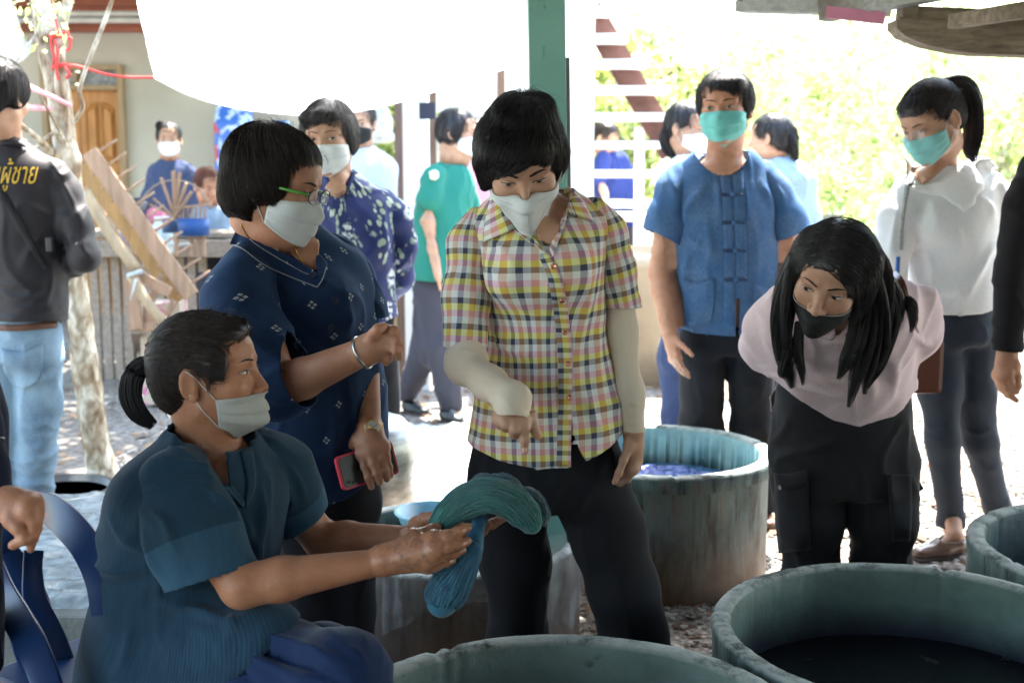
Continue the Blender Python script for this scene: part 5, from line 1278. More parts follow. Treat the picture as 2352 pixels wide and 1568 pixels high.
def person_A():
    o = empty('person', P(1290, 800, 2.72) * A3(1, 1, 0), 'standing woman in yellow and pink checked blouse pointing down, white peaked mask', 'person')
    Hd = Head(P(1198, 369, 2.50), yaw=4, pitch=33, roll=7, sc=1.0)
    B = SDF(); core_body(B, P(1222, 470, 2.58), P(1240, 600, 2.6), P(1255, 1000, 2.68), LAT, [P(1085, 520, 2.58), P(1380, 495, 2.58)],
                         [P(1180, 1080, 2.7), P(1350, 1080, 2.68)], [P(1190, 1330, 2.72), P(1420, 1330, 2.66)], [P(1190, 1700, 2.78), P(1460, 1700, 2.72)])
    nk = Hd.S; nk.cone(Hd.w(0, -.03, -.06), P(1230, 500, 2.57), .050, .054, .03)
    nk.cone(P(1215, 520, 2.50), P(1262, 540, 2.50), .030, .030, .02); nk.ell(P(1240, 560, 2.555), (.11, .05, .09), None, .03)
    A1 = SDF(); arm(A1, P(1080, 520, 2.57), P(1070, 838, 2.50), P(1178, 935, 2.30), (.045, .036, .032, .027))
    F = lambda *j: [P(x, y, Y) for x, y, Y in j]
    traced_hand(A1, P(1176, 925, 2.31), [F((1208, 935, 2.31), (1219, 955, 2.29), (1224, 978, 2.28), (1235, 1000, 2.28)),
        F((1200, 966, 2.275), (1204, 985, 2.262), (1205, 1010, 2.265), (1205, 1035, 2.27)),
        F((1184, 967, 2.27), (1183, 985, 2.255), (1181, 997, 2.275), (1183, 984, 2.30)),
        F((1165, 960, 2.275), (1163, 974, 2.262), (1162, 981, 2.28), (1168, 968, 2.30)),
        F((1148, 957, 2.285), (1148, 970, 2.275), (1150, 976, 2.29), (1156, 964, 2.31))], .030, .0098, .0135)
    A2 = SDF(); arm(A2, P(1388, 497, 2.59), P(1425, 760, 2.63), P(1455, 985, 2.6), (.045, .036, .034, .023))
    auto_hand(A2, P(1455, 990, 2.6), P(1458, 1060, 2.62) - P(1455, 990, 2.6), A3(-1, .3, 0), A3(0, -1, 0), .93, (.45, .55, .6, .7))
    nail = MB(); p = P(1205, 1034, 2.262); bmesh.ops.create_uvsphere(nail.bm, u_segments=12, v_segments=8, radius=1, matrix=Matrix.Translation(p) @ Matrix.Diagonal((.0050, .0035, .0068, 1))); nail.build('fingernail', M_nail, o, smooth=True)
    Hd.eyes(o, opening=.0030, look=(-.001, -.0035), browz=.001, bthick=.0046)
    Hd.mask(o, M_maskw, zt=-.020, zts=-.046, zb=-.100, zbs=-.040, tm=76, bulge=.012, ridge=.014, pleat=0, chin=.040)
    g = Hd.mgrid; nu = g.shape[1]
    for pts in ([(2, 4), (3, 10), (4, 16), (4, 20), (4, 24), (3, 30), (2, 36)], [(5, 34), (9, 30), (14, 26), (19, 22)], [(5, 6), (9, 10), (14, 14), (19, 18)], [(3, 20), (9, 20), (16, 20), (23, 20)]):
        L = spline([g[a, b] + A3(0, .0016, 0) for a, b in pts], 24); MB().tube([Vector(p) for p in Hd.wv(L)], .0009, 5).build('mask_seam', M_maskw, o, smooth=True)
    e = MB(); bmesh.ops.create_uvsphere(e.bm, u_segments=12, v_segments=8, radius=.0035, matrix=Matrix.Translation(Hd.w(.083, -.008, -.036))); e.build('earring', simple('pearl', (.8, .76, .7), .2), o, smooth=True)
    for r_, z_ in ((1, .012), (nu, -.03)):
        a_ = g[0 if r_ == 1 else 12, nu - 2]; MB().tube([Vector(x) for x in Hd.wv(spline([a_ + A3(.003, .003, 0), A3(.078, .030, (a_[2] + z_) / 2), A3(.0865, .0, z_)], 10))], .0013, 6).build('mask_strap', M_strap, o, smooth=True)
    # hair
    H = SDF(); Hd.e(H, (-.002, -.018, .030), (.081, .098, .083), .01); Hd.e(H, (-.008, .048, .054), (.066, .044, .034), .03)
    for q in (-1, 1): Hd.e(H, (q * .064, -.016, .008), (.022, .052, .058), .03)
    Hd.cn(H, (-.082, .022, .02), (-.079, .020, -.036), .012, .006, .015); Hd.cn(H, (.080, .012, .02), (.080, .012, -.008), .014, .008, .015)
    Hd.e(H, (.02, -.03, .104), (.05, .05, .016), .04)
    Hd.e(H, (-.002, .13, -.034), (.072, .094, .074), .012, 's'); Hd.e(H, (.022, .13, .022), (.028, .060, .032), .02, 's')
    Hd.e(H, (.092, -.012, -.020), (.020, .020, .028), .008, 's'); ho, hm = hair_mesh('hair', H, M_hair, o, .005, .002)
    cr = Hd.w(.015, -.035, .125)
    def flow(X):
        d = X - cr; d = d / (np.linalg.norm(d, axis=1)[:, None] + .01); L = Hd.loc(X); fr = np.clip(L[:, 1] * 14, 0, 1)[:, None]
        return d + Hd.M @ A3(-.55, 0, -.2) * fr + A3(0, 0, -.25)
    strands('hair_strands', H, M_hair, o, flow, 7500, 8, .0085, 1, .00042, (-.0005, .0042), mesh=hm, face=(Hd, (-.002, .13, -.036), (.072, .094, .070)), fs=.95)
    rs = np.random.RandomState(5); fl = []
    for i in range(34):
        p0 = Hd.w(.02 + rs.normal(0, .02), -.02 + rs.normal(0, .02), .112); a = rs.uniform(-1.2, 1.2); L = rs.uniform(.03, .07)
        fl.append(spline([p0, p0 + Hd.M @ A3(math.sin(a) * L * .4, -.01, L * .35), p0 + Hd.M @ A3(math.sin(a) * L, .01, L * .25 + rs.normal(0, .01))], 9))
    free_strands('hair_wisps', fl, M_hair, o, .00035)
    # blouse
    T = SDF(); lofted(T, [(1252, 1120, 2.66, 200, .14), (1252, 1050, 2.65, 194, .14), (1256, 950, 2.64, 178, .135), (1258, 850, 2.64, 158, .125), (1252, 760, 2.63, 136, .118), (1250, 680, 2.61, 139, .120), (1247, 600, 2.59, 146, .122),
        (1240, 550, 2.58, 156, .112), (1235, 510, 2.58, 172, .088), (1232, 482, 2.58, 160, .072), (1228, 455, 2.58, 112, .062), (1226, 432, 2.58, 70, .058), (1225, 405, 2.58, 60, .055)], LAT, ke=.02)
    for q, x in ((-1, 1190), (1, 1290)): T.ell(P(x, 628, 2.50), (.062, .05, .06), None, .05)
    pl = plaid(); ax = [P(1252, 1100, 2.6), P(1230, 430, 2.6)]
    g_h = hem([(1040, 1030), (1060, 1038), (1150, 1061), (1225, 1070), (1312, 1073), (1330, 1062), (1350, 1058), (1400, 1035), (1452, 1003), (1500, 1000)], 2.52)
    s0, s1 = P(1312, 985, 2.5), P(1329, 1075, 2.5)
    def g_s(X):
        t = (s0[2] - X[:, 2]) / (s0[2] - s1[2]); cx = s0[0] + (s1[0] - s0[0]) * t; return np.where(X[:, 1] < 2.6, np.minimum(.020 * t, 1) - np.abs(X[:, 0] - cx), -1)
    g_v = vneck(1256, 572, 2.5, .50, (0, -1, 0)); g_t = lambda X: X[:, 2] - zpx(436, 2.58)
    fo = [([(1125, 545), (1160, 580), (1180, 620)], .006, 9), ([(1120, 600), (1150, 640), (1190, 660)], .005, 8), ([(1130, 780), (1165, 800), (1210, 815), (1250, 812)], .008, 9), ([(1122, 730), (1150, 770), (1200, 800)], .007, 9),
          ([(1385, 640), (1350, 700), (1335, 760), (1325, 820)], .007, 10), ([(1392, 700), (1375, 770), (1370, 830), (1380, 900)], .006, 9), ([(1340, 560), (1350, 640), (1345, 700)], .004, 10), ([(1150, 850), (1165, 920), (1170, 1000)], .005, 12), ([(1230, 830), (1235, 900), (1230, 980)], .006, 12),
          ([(1345, 900), (1365, 960), (1400, 1010)], .006, 10), ([(1400, 880), (1420, 930), (1440, 980)], .005, 9), ([(1220, 600), (1250, 640), (1270, 660)], .003, 9), ([(1190, 700), (1240, 725), (1280, 730)], .004, 9)]
    sh = cloth('blouse', T, .0068, [g_h, g_s, g_v, g_t], pl, o, ax, (0, -1, 0), .004, 8, fo, .0045, 6, 3, 11, .0022, .106)
    S1 = SDF(); S1.chain([P(1102, 512, 2.58), P(1080, 560, 2.57), P(1070, 680, 2.54), P(1069, 840, 2.51)], [.036, .043, .0455, .047], .03)
    fo1 = [([(1105, 560), (1080, 600), (1075, 650)], .004, 8), ([(1110, 640), (1090, 690), (1085, 740)], .004, 8), ([(1050, 540), (1045, 600), (1040, 680)], .003, 7)]
    sl1 = cloth('sleeve', S1, .006, [lambda X: zpx(797, 2.5) - X[:, 2]], pl, sh, [P(1090, 520, 2.57), P(1069, 850, 2.51)], (0, -1, 0), .0025, 10, fo1, .003, 8, 4, 12, .0022, .046)
    S2 = SDF(); S2.chain([P(1362, 490, 2.59), P(1390, 535, 2.60), P(1412, 620, 2.61), P(1436, 740, 2.62)], [.035, .041, .041, .042], .03)
    hp = P(1432, 706, 2.6); sl2 = cloth('sleeve', S2, .006, [plane(hp, (P(1446, 780, 2.6) - P(1420, 640, 2.6)) + A3(-.03, 0, 0))], pl, sh, [P(1385, 500, 2.6), P(1440, 745, 2.62)], (0, -1, 0), .0025, 10, [([(1395, 560), (1405, 620), (1400, 690)], .004, 7)], .003, 8, 4, 13, .0022, .046)
    bv = bvh_of(sh)
    ruled('collar', [[(1148, 446), (1160, 478), (1185, 524)], [(1128, 452), (1115, 505), (1110, 556)]], bv, pl, sh, .010, 16, 8, .003, .006)
    ruled('collar', [[(1296, 436), (1300, 462), (1306, 490)], [(1306, 428), (1335, 458), (1366, 512)]], bv, pl, sh, .010, 16, 8, .003, .006)
    ruled('lapel', [[(1176, 520), (1205, 548), (1258, 582)], [(1180, 500), (1212, 530), (1250, 572)]], bv, pl, sh, .007, 16, 5, .002)
    ruled('lapel', [[(1276, 470), (1270, 515), (1262, 574)], [(1306, 488), (1296, 518), (1270, 590)]], bv, pl, sh, .007, 16, 5, .002)
    ruled('placket', [[(1236, 586), (1258, 640), (1272, 720), (1280, 800), (1282, 900), (1280, 985), (1278, 1071)], [(1262, 580), (1290, 640), (1305, 720), (1313, 800), (1314, 900), (1312, 985), (1311, 1072)]], bv, pl, sh, .0028, 60, 4, .002)
    bv = bvh_of(sh); cop = Mat('copper_button', .25, .6, Metallic=.7); cop.color((.80, .38, .28)); buttons(bv, [(1271, 613), (1290, 688), (1297, 761), (1304, 834), (1307, 911)], .0062, cop.m, sh)
    # beige arm covers
    be = fabric('beige_knit', (.66, .57, .45), .8, var=.03, amp=.0002, c2=(.68, .59, .47)); be.b.inputs['Sheen Weight'].default_value = .05; be = be.m
    C1 = SDF(); C1.chain([P(1072, 760, 2.52), P(1070, 838, 2.495), P(1125, 880, 2.40), P(1176, 918, 2.31), P(1177, 985, 2.25)], [.037, .038, .032, .031, .033], .03)
    ac1 = cloth('arm_cover', C1, .0045, [hem([(1120, 952), (1150, 946), (1185, 944), (1215, 952), (1240, 955)], 2.27)], be, o, [P(1072, 760, 2.52), P(1070, 838, 2.5), P(1176, 920, 2.31)], (0, -1, 0), .002, 12,
          [([(1035, 820), (1060, 806), (1095, 808)], .004, 5), ([(1118, 905), (1128, 925), (1134, 945)], .003, 4), ([(1190, 868), (1205, 890), (1212, 925)], .003, 5)], .0018, 10, 8, 14, .0018, None)
    C2 = SDF(); C2.chain([P(1425, 640, 2.62), P(1425, 760, 2.63), P(1446, 900, 2.61), P(1460, 1020, 2.6)], [.033, .033, .028, .0225], .03)
    ac2 = cloth('arm_cover', C2, .0055, [lambda X: zpx(992, 2.6) - X[:, 2]], be, o, [P(1425, 640, 2.62), P(1455, 990, 2.6)], (0, -1, 0), .0015, 12, [([(1440, 940), (1452, 948), (1466, 944)], .005, 4), ([(1436, 915), (1450, 925), (1464, 922)], .004, 4), ([(1440, 965), (1455, 972), (1468, 968)], .004, 4)], .0015, 10, 8, 15, .0018)
    # trousers
    L = SDF(); L.loft([P(1262, 1140, 2.70), P(1254, 1060, 2.68), P(1254, 960, 2.67)], [.165, .172, .155], [.125, .125, .105], LAT, .05)
    L.chain([P(1168, 1110, 2.70), P(1186, 1290, 2.72), P(1188, 1460, 2.74), P(1186, 1640, 2.78), P(1186, 1860, 2.80)], [.088, .077, .062, .060, .060], .04)
    L.chain([P(1352, 1110, 2.69), P(1394, 1222, 2.66), P(1434, 1357, 2.64), P(1455, 1450, 2.66), P(1475, 1680, 2.68), P(1480, 1880, 2.70)], [.092, .083, .077, .073, .072, .070], .04)
    tr = cloth('trousers', L, .010, [lambda X: .04 - X[:, 2]], M_black, o, [P(1255, 960, 2.67), P(1255, 1800, 2.7)], (0, -1, 0), .004, 6, [([(1380, 1200), (1440, 1400), (1470, 1600)], .004, 9), ([(1330, 1170), (1350, 1300), (1385, 1460)], .005, 10), ([(1270, 1110), (1250, 1200), (1225, 1320)], .005, 12)], .006, 8, 1.5, 16)
    shm = simple('black_shoe', (.015, .015, .016), .35)
    shoe('shoe', o, A3(.02, 2.84, 0), A3(.01, 2.61, 0), shm); shoe('shoe', o, A3(.30, 2.76, 0), A3(.33, 2.55, 0), shm)
    body_mesh(o, [(B, .011, (sh, sl1, sl2, tr)), (Hd.S, .0026, (sh,)), (A1, .0026, (sh, sl1, ac1)), (A2, .0034, (sh, sl2, ac2))], M_skinA)
person_A()
# ------------------------------------------------------------------ navy tunic woman holding a phone
def crop(x0, y0, k): return lambda x, y: ((x0 + x / k) * .57422, (y0 + y / k) * .57422)
def loft2(S, rows, lat, k=.02, ke=.03, pw=2.0): return S.loft([P(x, y, Y) for x, y, Y, a, b in rows], [r[3] for r in rows], [r[4] for r in rows], lat, k, ke, pw=pw)
def oval_neck(Hc, S_, z0): pass
def person_B():
    q = crop(800, 300, 1.568); q3 = crop(1300, 1150, 1.65)
    o = empty('person', P(735, 800, 2.8) * A3(1, 1, 0), 'woman in dotted navy tunic with bobbed hair and green framed glasses, phone in hand', 'person')
    Hd = Head(P(636, 424, 2.56), yaw=77, pitch=15, roll=-2, sc=1.0, nose=.95)
    yb = R(38); lat = A3(math.cos(yb), math.sin(yb), 0); fr = A3(math.sin(yb), -math.cos(yb), 0)
    B = SDF(); core_body(B, P(650, 560, 2.66), P(680, 680, 2.68), P(710, 1080, 2.75), lat, [P(560, 620, 2.58), P(775, 600, 2.76)], [P(690, 1150, 2.78), P(780, 1150, 2.82)], [P(700, 1400, 2.8), P(790, 1400, 2.83)], [P(700, 1760, 2.84), P(790, 1760, 2.86)])
    Hd.S.cone(Hd.w(0, -.03, -.06), P(660, 590, 2.66), .047, .052, .03); Hd.S.ell(P(678, 610, 2.64), (.085, .05, .07), None, .04); Hd.e(Hd.S, (0, .02, -.098), (.05, .045, .026), .03)
    H = SDF(); Hd.e(H, (0, -.026, .034), (.084, .099, .090), .01); Hd.e(H, (0, .022, .062), (.064, .044, .034), .03)
    for s in (-1, 1): Hd.e(H, (s * .062, -.020, -.008), (.027, .058, .068), .03)
    Hd.e(H, (0, -.064, -.035), (.072, .046, .056), .03)
    Hd.e(H, (0, .130, -.060), (.100, .094, .090), .012, 's'); Hd.e(H, (-.10, .018, -.075), (.06, .036, .045), .02, 's')
    ho, hm = hair_mesh('hair', H, M_hair, o, .005, .002)
    cr = Hd.w(0, -.045, .14)
    def flow(X):
        d = X - cr; d = d / (np.linalg.norm(d, axis=1)[:, None] + .01); L = Hd.loc(X); low = np.clip(-L[:, 2] * 12 + .2, 0, 1)[:, None]
        return d * (1 - low) + A3(0, 0, -1) * (low + .45) + Hd.M @ A3(0, .35, 0)
    strands('hair_strands', H, M_hairb, o, flow, 7500, 9, .009, 2, .00042, (-.0005, .0048), mesh=hm, face=(Hd, (0, .130, -.060), (.100, .094, .090)), fs=.93)
    rs = np.random.RandomState(8); fl = []
    for i in range(36):
        xx, yy = rs.normal(0, .025), rs.normal(.0, .035); p0 = Hd.w(xx, yy, .119 - yy * yy * 6); a = rs.uniform(-1.3, .0); L = rs.uniform(.03, .07)
        fl.append(spline([p0, p0 + Hd.M @ A3(-.01, math.sin(a) * L * .5, L * .28), p0 + Hd.M @ A3(rs.normal(0, .02), math.sin(a) * L, L * .1 + rs.normal(0, .01))], 9))
    free_strands('hair_wisps', fl, M_hair, o, .00035)
    Hd.eyes(o, opening=.0045, look=(0, -.001), which=(-1, 1))
    Hd.mask(o, M_maskw, zt=-.012, zts=-.026, zb=-.112, zbs=-.076, tm=74, bulge=.012, ridge=.006, pleat=.0028, side=(-1, 1))
    # glasses
    gm = simple('green_frame', (.08, .30, .05), .3); gd = simple('dark_frame', (.02, .03, .02), .3); gl = Mat('lens', .05, .5); gl.color((.8, .85, .85)); gl.b.inputs['Alpha'].default_value = .22; gl = gl.m
    for s in (-1, 1):
        c = A3(s * .032, .101, .000); ring = [Hd.w(*(c + A3(.026 * math.cos(a), -abs(.026 * math.cos(a)) * .18, .0155 * math.sin(a)))) for a in np.linspace(0, 2 * math.pi, 28)]
        MB().tube([Vector(p) for p in ring[:15]], .0017, 6).build('glasses_rim', gd, o, smooth=True); MB().tube([Vector(p) for p in ring[14:]], .0013, 6).build('glasses_rim', gd, o, smooth=True)
        V = [Hd.w(*c)] + ring[:-1]; mesh_np('lens', V, np.array([(0, i + 1, (i + 1) % 27 + 1) for i in range(27)]), gl, o)
        t = [Hd.w(s * .055, .096, .004), Hd.w(s * .071, .082, .004), Hd.w(s * .079, .04, .003), Hd.w(s * .083, -.005, .006)]
        mb = MB(); mb.tube([Vector(p) for p in spline(t[:3], 8)], .0030, 6); mb.build('temple_arm', gm, o, smooth=True); MB().tube([Vector(p) for p in spline(t[2:], 6)], .002, 6).build('temple_arm', gd, o, smooth=True)
    MB().tube([Vector(Hd.w(x, .1005 + .003 * (1 - abs(x) / .01), .004)) for x in (-.010, -.004, .004, .010)], .0014, 6).build('glasses_bridge', gd, o)
    # arms
    A1 = SDF(); arm(A1, P(552, 640, 2.54), P(640, 893, 2.42), P(838, 806, 2.36), (.05, .045, .041, .029))
    F = lambda *j: [P(x, y, Y) for x, y, Y in j]
    traced_hand(A1, P(838, 806, 2.36), [F((852, 784, 2.35), (858, 768, 2.33), (868, 756, 2.325), (880, 750, 2.33)), F((872, 768, 2.36), (886, 756, 2.35), (904, 758, 2.34), (914, 772, 2.35)), F((878, 780, 2.35), (896, 774, 2.34), (912, 784, 2.33), (920, 800, 2.34)), F((880, 794, 2.35), (896, 794, 2.34), (910, 804, 2.33), (916, 820, 2.34)), F((876, 808, 2.36), (888, 812, 2.35), (892, 824, 2.35), (886, 834, 2.36))], .029, .0098, .0145)
    A2 = SDF(); arm(A2, P(785, 612, 2.77), P(838, 790, 2.74), P(850, 975, 2.64), (.048, .034, .030, .026))
    traced_hand(A2, P(850, 985, 2.635), [F((822, 1008, 2.625), (806, 1022, 2.635), (804, 1042, 2.65), (815, 1062, 2.655)), F((832, 1040, 2.605), (838, 1070, 2.585), (846, 1096, 2.578), (853, 1118, 2.582)), F((850, 1036, 2.60), (858, 1064, 2.583), (866, 1088, 2.578), (872, 1107, 2.582)), F((866, 1030, 2.605), (876, 1056, 2.59), (884, 1080, 2.585), (889, 1100, 2.59)), F((880, 1024, 2.615), (888, 1048, 2.60), (894, 1072, 2.597), (898, 1092, 2.60))], .027, .0094, .0140)
    # tunic
    T = SDF(); loft2(T, [(745, 1180, 2.76, .155, .13), (738, 1050, 2.75, .165, .14), (730, 950, 2.74, .165, .145), (715, 850, 2.72, .17, .148), (700, 760, 2.71, .178, .148), (682, 690, 2.69, .185, .142), (668, 635, 2.68, .19, .125), (660, 598, 2.67, .172, .102), (652, 568, 2.66, .125, .082), (646, 540, 2.66, .098, .078), (641, 512, 2.65, .082, .070)], lat, ke=.02)
    T.ell(P(740, 700, 2.60), (.075, .07, .075), None, .06)
    mt = ikat(); ax = [P(735, 1150, 2.75), P(650, 520, 2.66)]
    vb = P(716, 632, 2.58)
    def g_v(X): L = (X - vb) @ lat; f = (X - vb) @ fr; return np.where(f > -.16, (X[:, 2] - vb[2]) * .62 - np.abs(L + (X[:, 2] - vb[2]) * .10), -1.)
    tz = zpx(512, 2.66)
    sh = cloth('tunic', T, .0075, [hem([(600, 1140), (700, 1150), (760, 1150), (800, 1140), (850, 1105)], 2.65), g_v, lambda X: X[:, 2] - tz], mt, o, ax, fr, .005, 7,
       [([(560, 700), (610, 760), (640, 800)], .007, 10), ([q(350, 1190), q(500, 1330), q(640, 1430)], .008, 14), ([q(400, 1210), q(560, 1400), q(650, 1440)], -.005, 9), ([q(800, 1400), q(900, 1480), q(960, 1560)], .006, 10), ([(640, 720), (700, 780), (760, 830)], .006, 12), ([(790, 650), (800, 720), (805, 790)], .006, 9), ([(760, 860), (770, 950), (765, 1050)], .006, 12), ([(800, 880), (810, 980), (800, 1080)], .005, 10)], .006, 6, 4, 21, .0022, .16)
    S1 = SDF(); S1.chain([P(570, 620, 2.58), P(548, 690, 2.52), P(590, 800, 2.46), P(630, 885, 2.43), P(730, 858, 2.39)], [.060, .072, .073, .068, .058], .04)
    ep = P(688, 880, 2.40); sl1 = cloth('sleeve', S1, .0065, [plane(ep, P(740, 855, 2.39) - P(640, 890, 2.42))], mt, sh, [P(570, 620, 2.58), P(620, 860, 2.44), P(700, 862, 2.4)], (0, -1, 0), .005, 9,
       [([(560, 760), (600, 800), (640, 820)], .007, 9), ([(600, 840), (640, 850), (680, 845)], .006, 7), ([(590, 900), (640, 920), (680, 905)], .005, 8), ([(640, 760), (660, 800), (680, 835)], .006, 8)], .006, 7, 6, 22, .0022, .06)
    S2 = SDF(); S2.chain([P(768, 592, 2.76), P(800, 640, 2.77), P(828, 710, 2.75), P(845, 800, 2.74)], [.058, .058, .052, .050], .03)
    sl2 = cloth('sleeve', S2, .0065, [plane(P(842, 738, 2.75), P(845, 800, 2.74) - P(820, 690, 2.75))], mt, sh, [P(775, 600, 2.76), P(845, 800, 2.74)], (0, -1, 0), .004, 9, [([(800, 620), (812, 670), (815, 720)], .005, 7)], .005, 7, 5, 23, .0022, .055)
    bv = bvh_of(sh); st = simple('white_stitch', (.42, .44, .44), .8)
    ruled('collar', [[q(232, 960), q(330, 1055), q(450, 1135), q(560, 1195), q(690, 1252), q(722, 1200), q(705, 1120), q(650, 1000)], [q(185, 1062), q(270, 1095), q(400, 1190), q(550, 1262), q(735, 1335), q(800, 1200), q(745, 1120), q(665, 980)]], bv, mt, sh, .004, 60, 6, .002)
    bv = bvh_of(sh, sl1, sl2, *[c for c in sh.children if c.name.startswith('collar')])
    trace_tube('stitching', bv, [q(235, 955), q(330, 1045), q(450, 1125), q(560, 1188), q(680, 1248), q(712, 1195), q(700, 1120), q(650, 1005)], .0009, st, sh, 110, .002, .9)
    trace_tube('stitching', bv, [q(180, 1056), q(270, 1092), q(400, 1188), q(550, 1258), q(730, 1328)], .0009, st, sh, 90, .002, .9); trace_tube('stitching', bv, [q(735, 1330), q(768, 1280), q(792, 1205)], .0009, st, sh, 30, .002, .9)
    buttons(bv, [q(710, 1262), q(840, 1418), (758, 749)], .0085, simple('cloth_button', (.012, .02, .045), .7), sh)
    tr = SDF(); tr.loft([P(748, 1180, 2.82), P(740, 1080, 2.78)], [.14, .13], [.12, .11], lat, .04); tr.chain([P(700, 1170, 2.80), P(712, 1400, 2.82), P(712, 1800, 2.85)], [.085, .07, .06], .03); tr.chain([P(790, 1170, 2.84), P(795, 1400, 2.85), P(795, 1800, 2.88)], [.085, .07, .06], .03)
    trc = cloth('trousers', tr, .012, [lambda X: .04 - X[:, 2]], M_black, o, [P(745, 1100, 2.8), P(745, 1800, 2.85)], crease=.006, seed=24)
    shm = simple('black_shoe', (.015, .015, .016), .35)
    for px, Y in ((712, 2.90), (795, 2.94)): c = P(px, 800, Y) * A3(1, 1, 0); shoe('shoe', o, c, c + fr * .24, shm)
    body_mesh(o, [(B, .012, (sh, sl1, sl2, trc)), (Hd.S, .0027, (sh,)), (A1, .003, (sh, sl1)), (A2, .003, (sl2,))], M_skinB)
    gold = Mat('gold', .3, .6, Metallic=.9); gold.color((.75, .45, .12)); gold = gold.m
    bb = bvh_of([c for c in o.children if c.name.startswith('body')][0])
    trace_tube('necklace', bb, [q(255, 935), q(290, 1000), q(340, 1050)], .0016, gold, o, 16, .001); trace_tube('necklace', bb, [q(565, 1025), q(600, 1100), q(640, 1170), q(668, 1225)], .0016, gold, o, 26, .001)
    nails(o, [(P(853, 1117, 2.582), A3(.1, 0, -1)), (P(872, 1106, 2.582), A3(.1, 0, -1)), (P(889, 1099, 2.59), A3(.1, 0, -1))])
    # bracelet on the moving hand, watch on the phone hand
    def band(name, c, d, r, w, t, mat, par, sq=1.0):
        d = nrm(d); u = nrm(np.cross(d, A3(0, 1, .1))); v = np.cross(d, u); bm = bmesh.new(); rings = []
        for rr, dd in ((r, -w / 2), (r + t, -w / 2), (r + t, w / 2), (r, w / 2)):
            rings.append([bm.verts.new(c + (u * math.cos(a) + v * math.sin(a) * sq) * rr + d * dd) for a in np.linspace(0, 2 * math.pi, 36, endpoint=False)])
        for i in range(4):
            for k in range(36): bm.faces.new((rings[i][k], rings[i][(k + 1) % 36], rings[(i + 1) % 4][(k + 1) % 36], rings[(i + 1) % 4][k])).smooth = True
        me = bpy.data.meshes.new(name); bm.to_mesh(me); bm.free(); return link(name, me, mat, par)
    silver = Mat('silver', .25, .6, Metallic=.9); silver.color((.5, .5, .48)); silver = silver.m
    br = empty('bracelet', P(832, 808, 2.36), 'silver bangle on the raised wrist of the navy tunic woman', 'bracelet'); band('bangle', P(832, 810, 2.362), P(850, 800, 2.36) - P(800, 825, 2.37), .0315, .006, .003, silver, br)
    wa = empty('wristwatch', P(850, 985, 2.63), 'gold and steel wristwatch with a white dial above the phone', 'watch'); cw = P(849, 980, 2.64)
    band('strap', cw, P(850, 1000, 2.63) - P(849, 960, 2.645), .0275, .014, .0025, gold, wa, .95)
    dc = P(856, 981, 2.608); dq = Vector(nrm(A3(.22, -1, .18))).to_track_quat('Z', 'Y').to_matrix().to_4x4()
    for nm, prof, mt_ in (('watch_case', [(.0185, -.006), (.0185, .001), (.0165, .0025), (.0150, .001)], gold), ('dial', [(.0155, .0005), (.0001, .0006)], simple('dial_white', (.72, .70, .66), .3))):
        m_ = MB(); m_.lathe(prof, 32, closed=False); m_.bm.transform(Matrix.Translation(Vector(dc)) @ dq); m_.build(nm, mt_, wa, smooth=True)
    m_ = MB()
    for a_, L_ in ((.6, .011), (2.4, .008)): m_.box((math.cos(a_) * L_ / 2, math.sin(a_) * L_ / 2, .0014), (L_, .0012, .0006), Matrix.Rotation(a_, 3, 'Z'))
    m_.bm.transform(Matrix.Translation(Vector(dc)) @ dq); m_.build('watch_hand', gd, wa)
    m_ = MB(); m_.lathe([(.0045, .0010), (.0001, .0012)], 16, (-.006, 0, 0), closed=False); m_.bm.transform(Matrix.Translation(Vector(dc)) @ dq); m_.build('subdial', gold, wa)
    # phone
    ph = empty('phone', P(840, 1075, 2.61), 'dark phone in a red case held by the navy tunic woman', 'phone')
    tl, bl2, tr2 = P(767, 1050, 2.57), P(803, 1126, 2.57), P(882, 1015, 2.66)
    ex = nrm(tr2 - tl); ey = nrm((tl - bl2) - ex * ((tl - bl2) @ ex)); ez = np.cross(ex, ey); ez = ez if ez[1] < 0 else -ez
    Lx, Ly = .152, .076; cc = tl + ex * Lx / 2 - ey * Ly / 2; MR = Matrix((tuple(ex), tuple(ey), tuple(np.cross(ex, ey)))).transposed()
    s_ = -1 if np.cross(ex, ey)[1] > 0 else 1
    def rbox(name, sx, sy, sz, off, mt_, rad):
        bm = bmesh.new(); ring = []
        for cx, cy, a0 in ((1, 1, 0), (-1, 1, 90), (-1, -1, 180), (1, -1, 270)):
            for a in np.linspace(a0, a0 + 90, 6): ring.append((cx * (sx / 2 - rad) + rad * math.cos(R(a)), cy * (sy / 2 - rad) + rad * math.sin(R(a))))
        lay = [[bm.verts.new(((x * f), (y * f), z)) for x, y in ring] for z, f in ((-sz / 2, .985), (-sz / 2 + .001, 1), (sz / 2 - .001, 1), (sz / 2, .985))]
        for a, b in zip(lay, lay[1:]):
            for k in range(len(ring)): bm.faces.new((a[k], a[(k + 1) % len(ring)], b[(k + 1) % len(ring)], b[k]))
        bm.faces.new(lay[0][::-1]); bm.faces.new(lay[-1]); bm.transform(Matrix.Translation(Vector(cc + ez * off)) @ MR.to_4x4()); me = bpy.data.meshes.new(name); bm.to_mesh(me); bm.free(); return link(name, me, mt_, ph)
    rbox('case', Lx, Ly, .010, 0, simple('red_case', (.55, .02, .05), .4), .011); rbox('phone_back', Lx - .010, Ly - .010, .004, .0042, simple('grey_back', (.045, .045, .045), .35), .008)
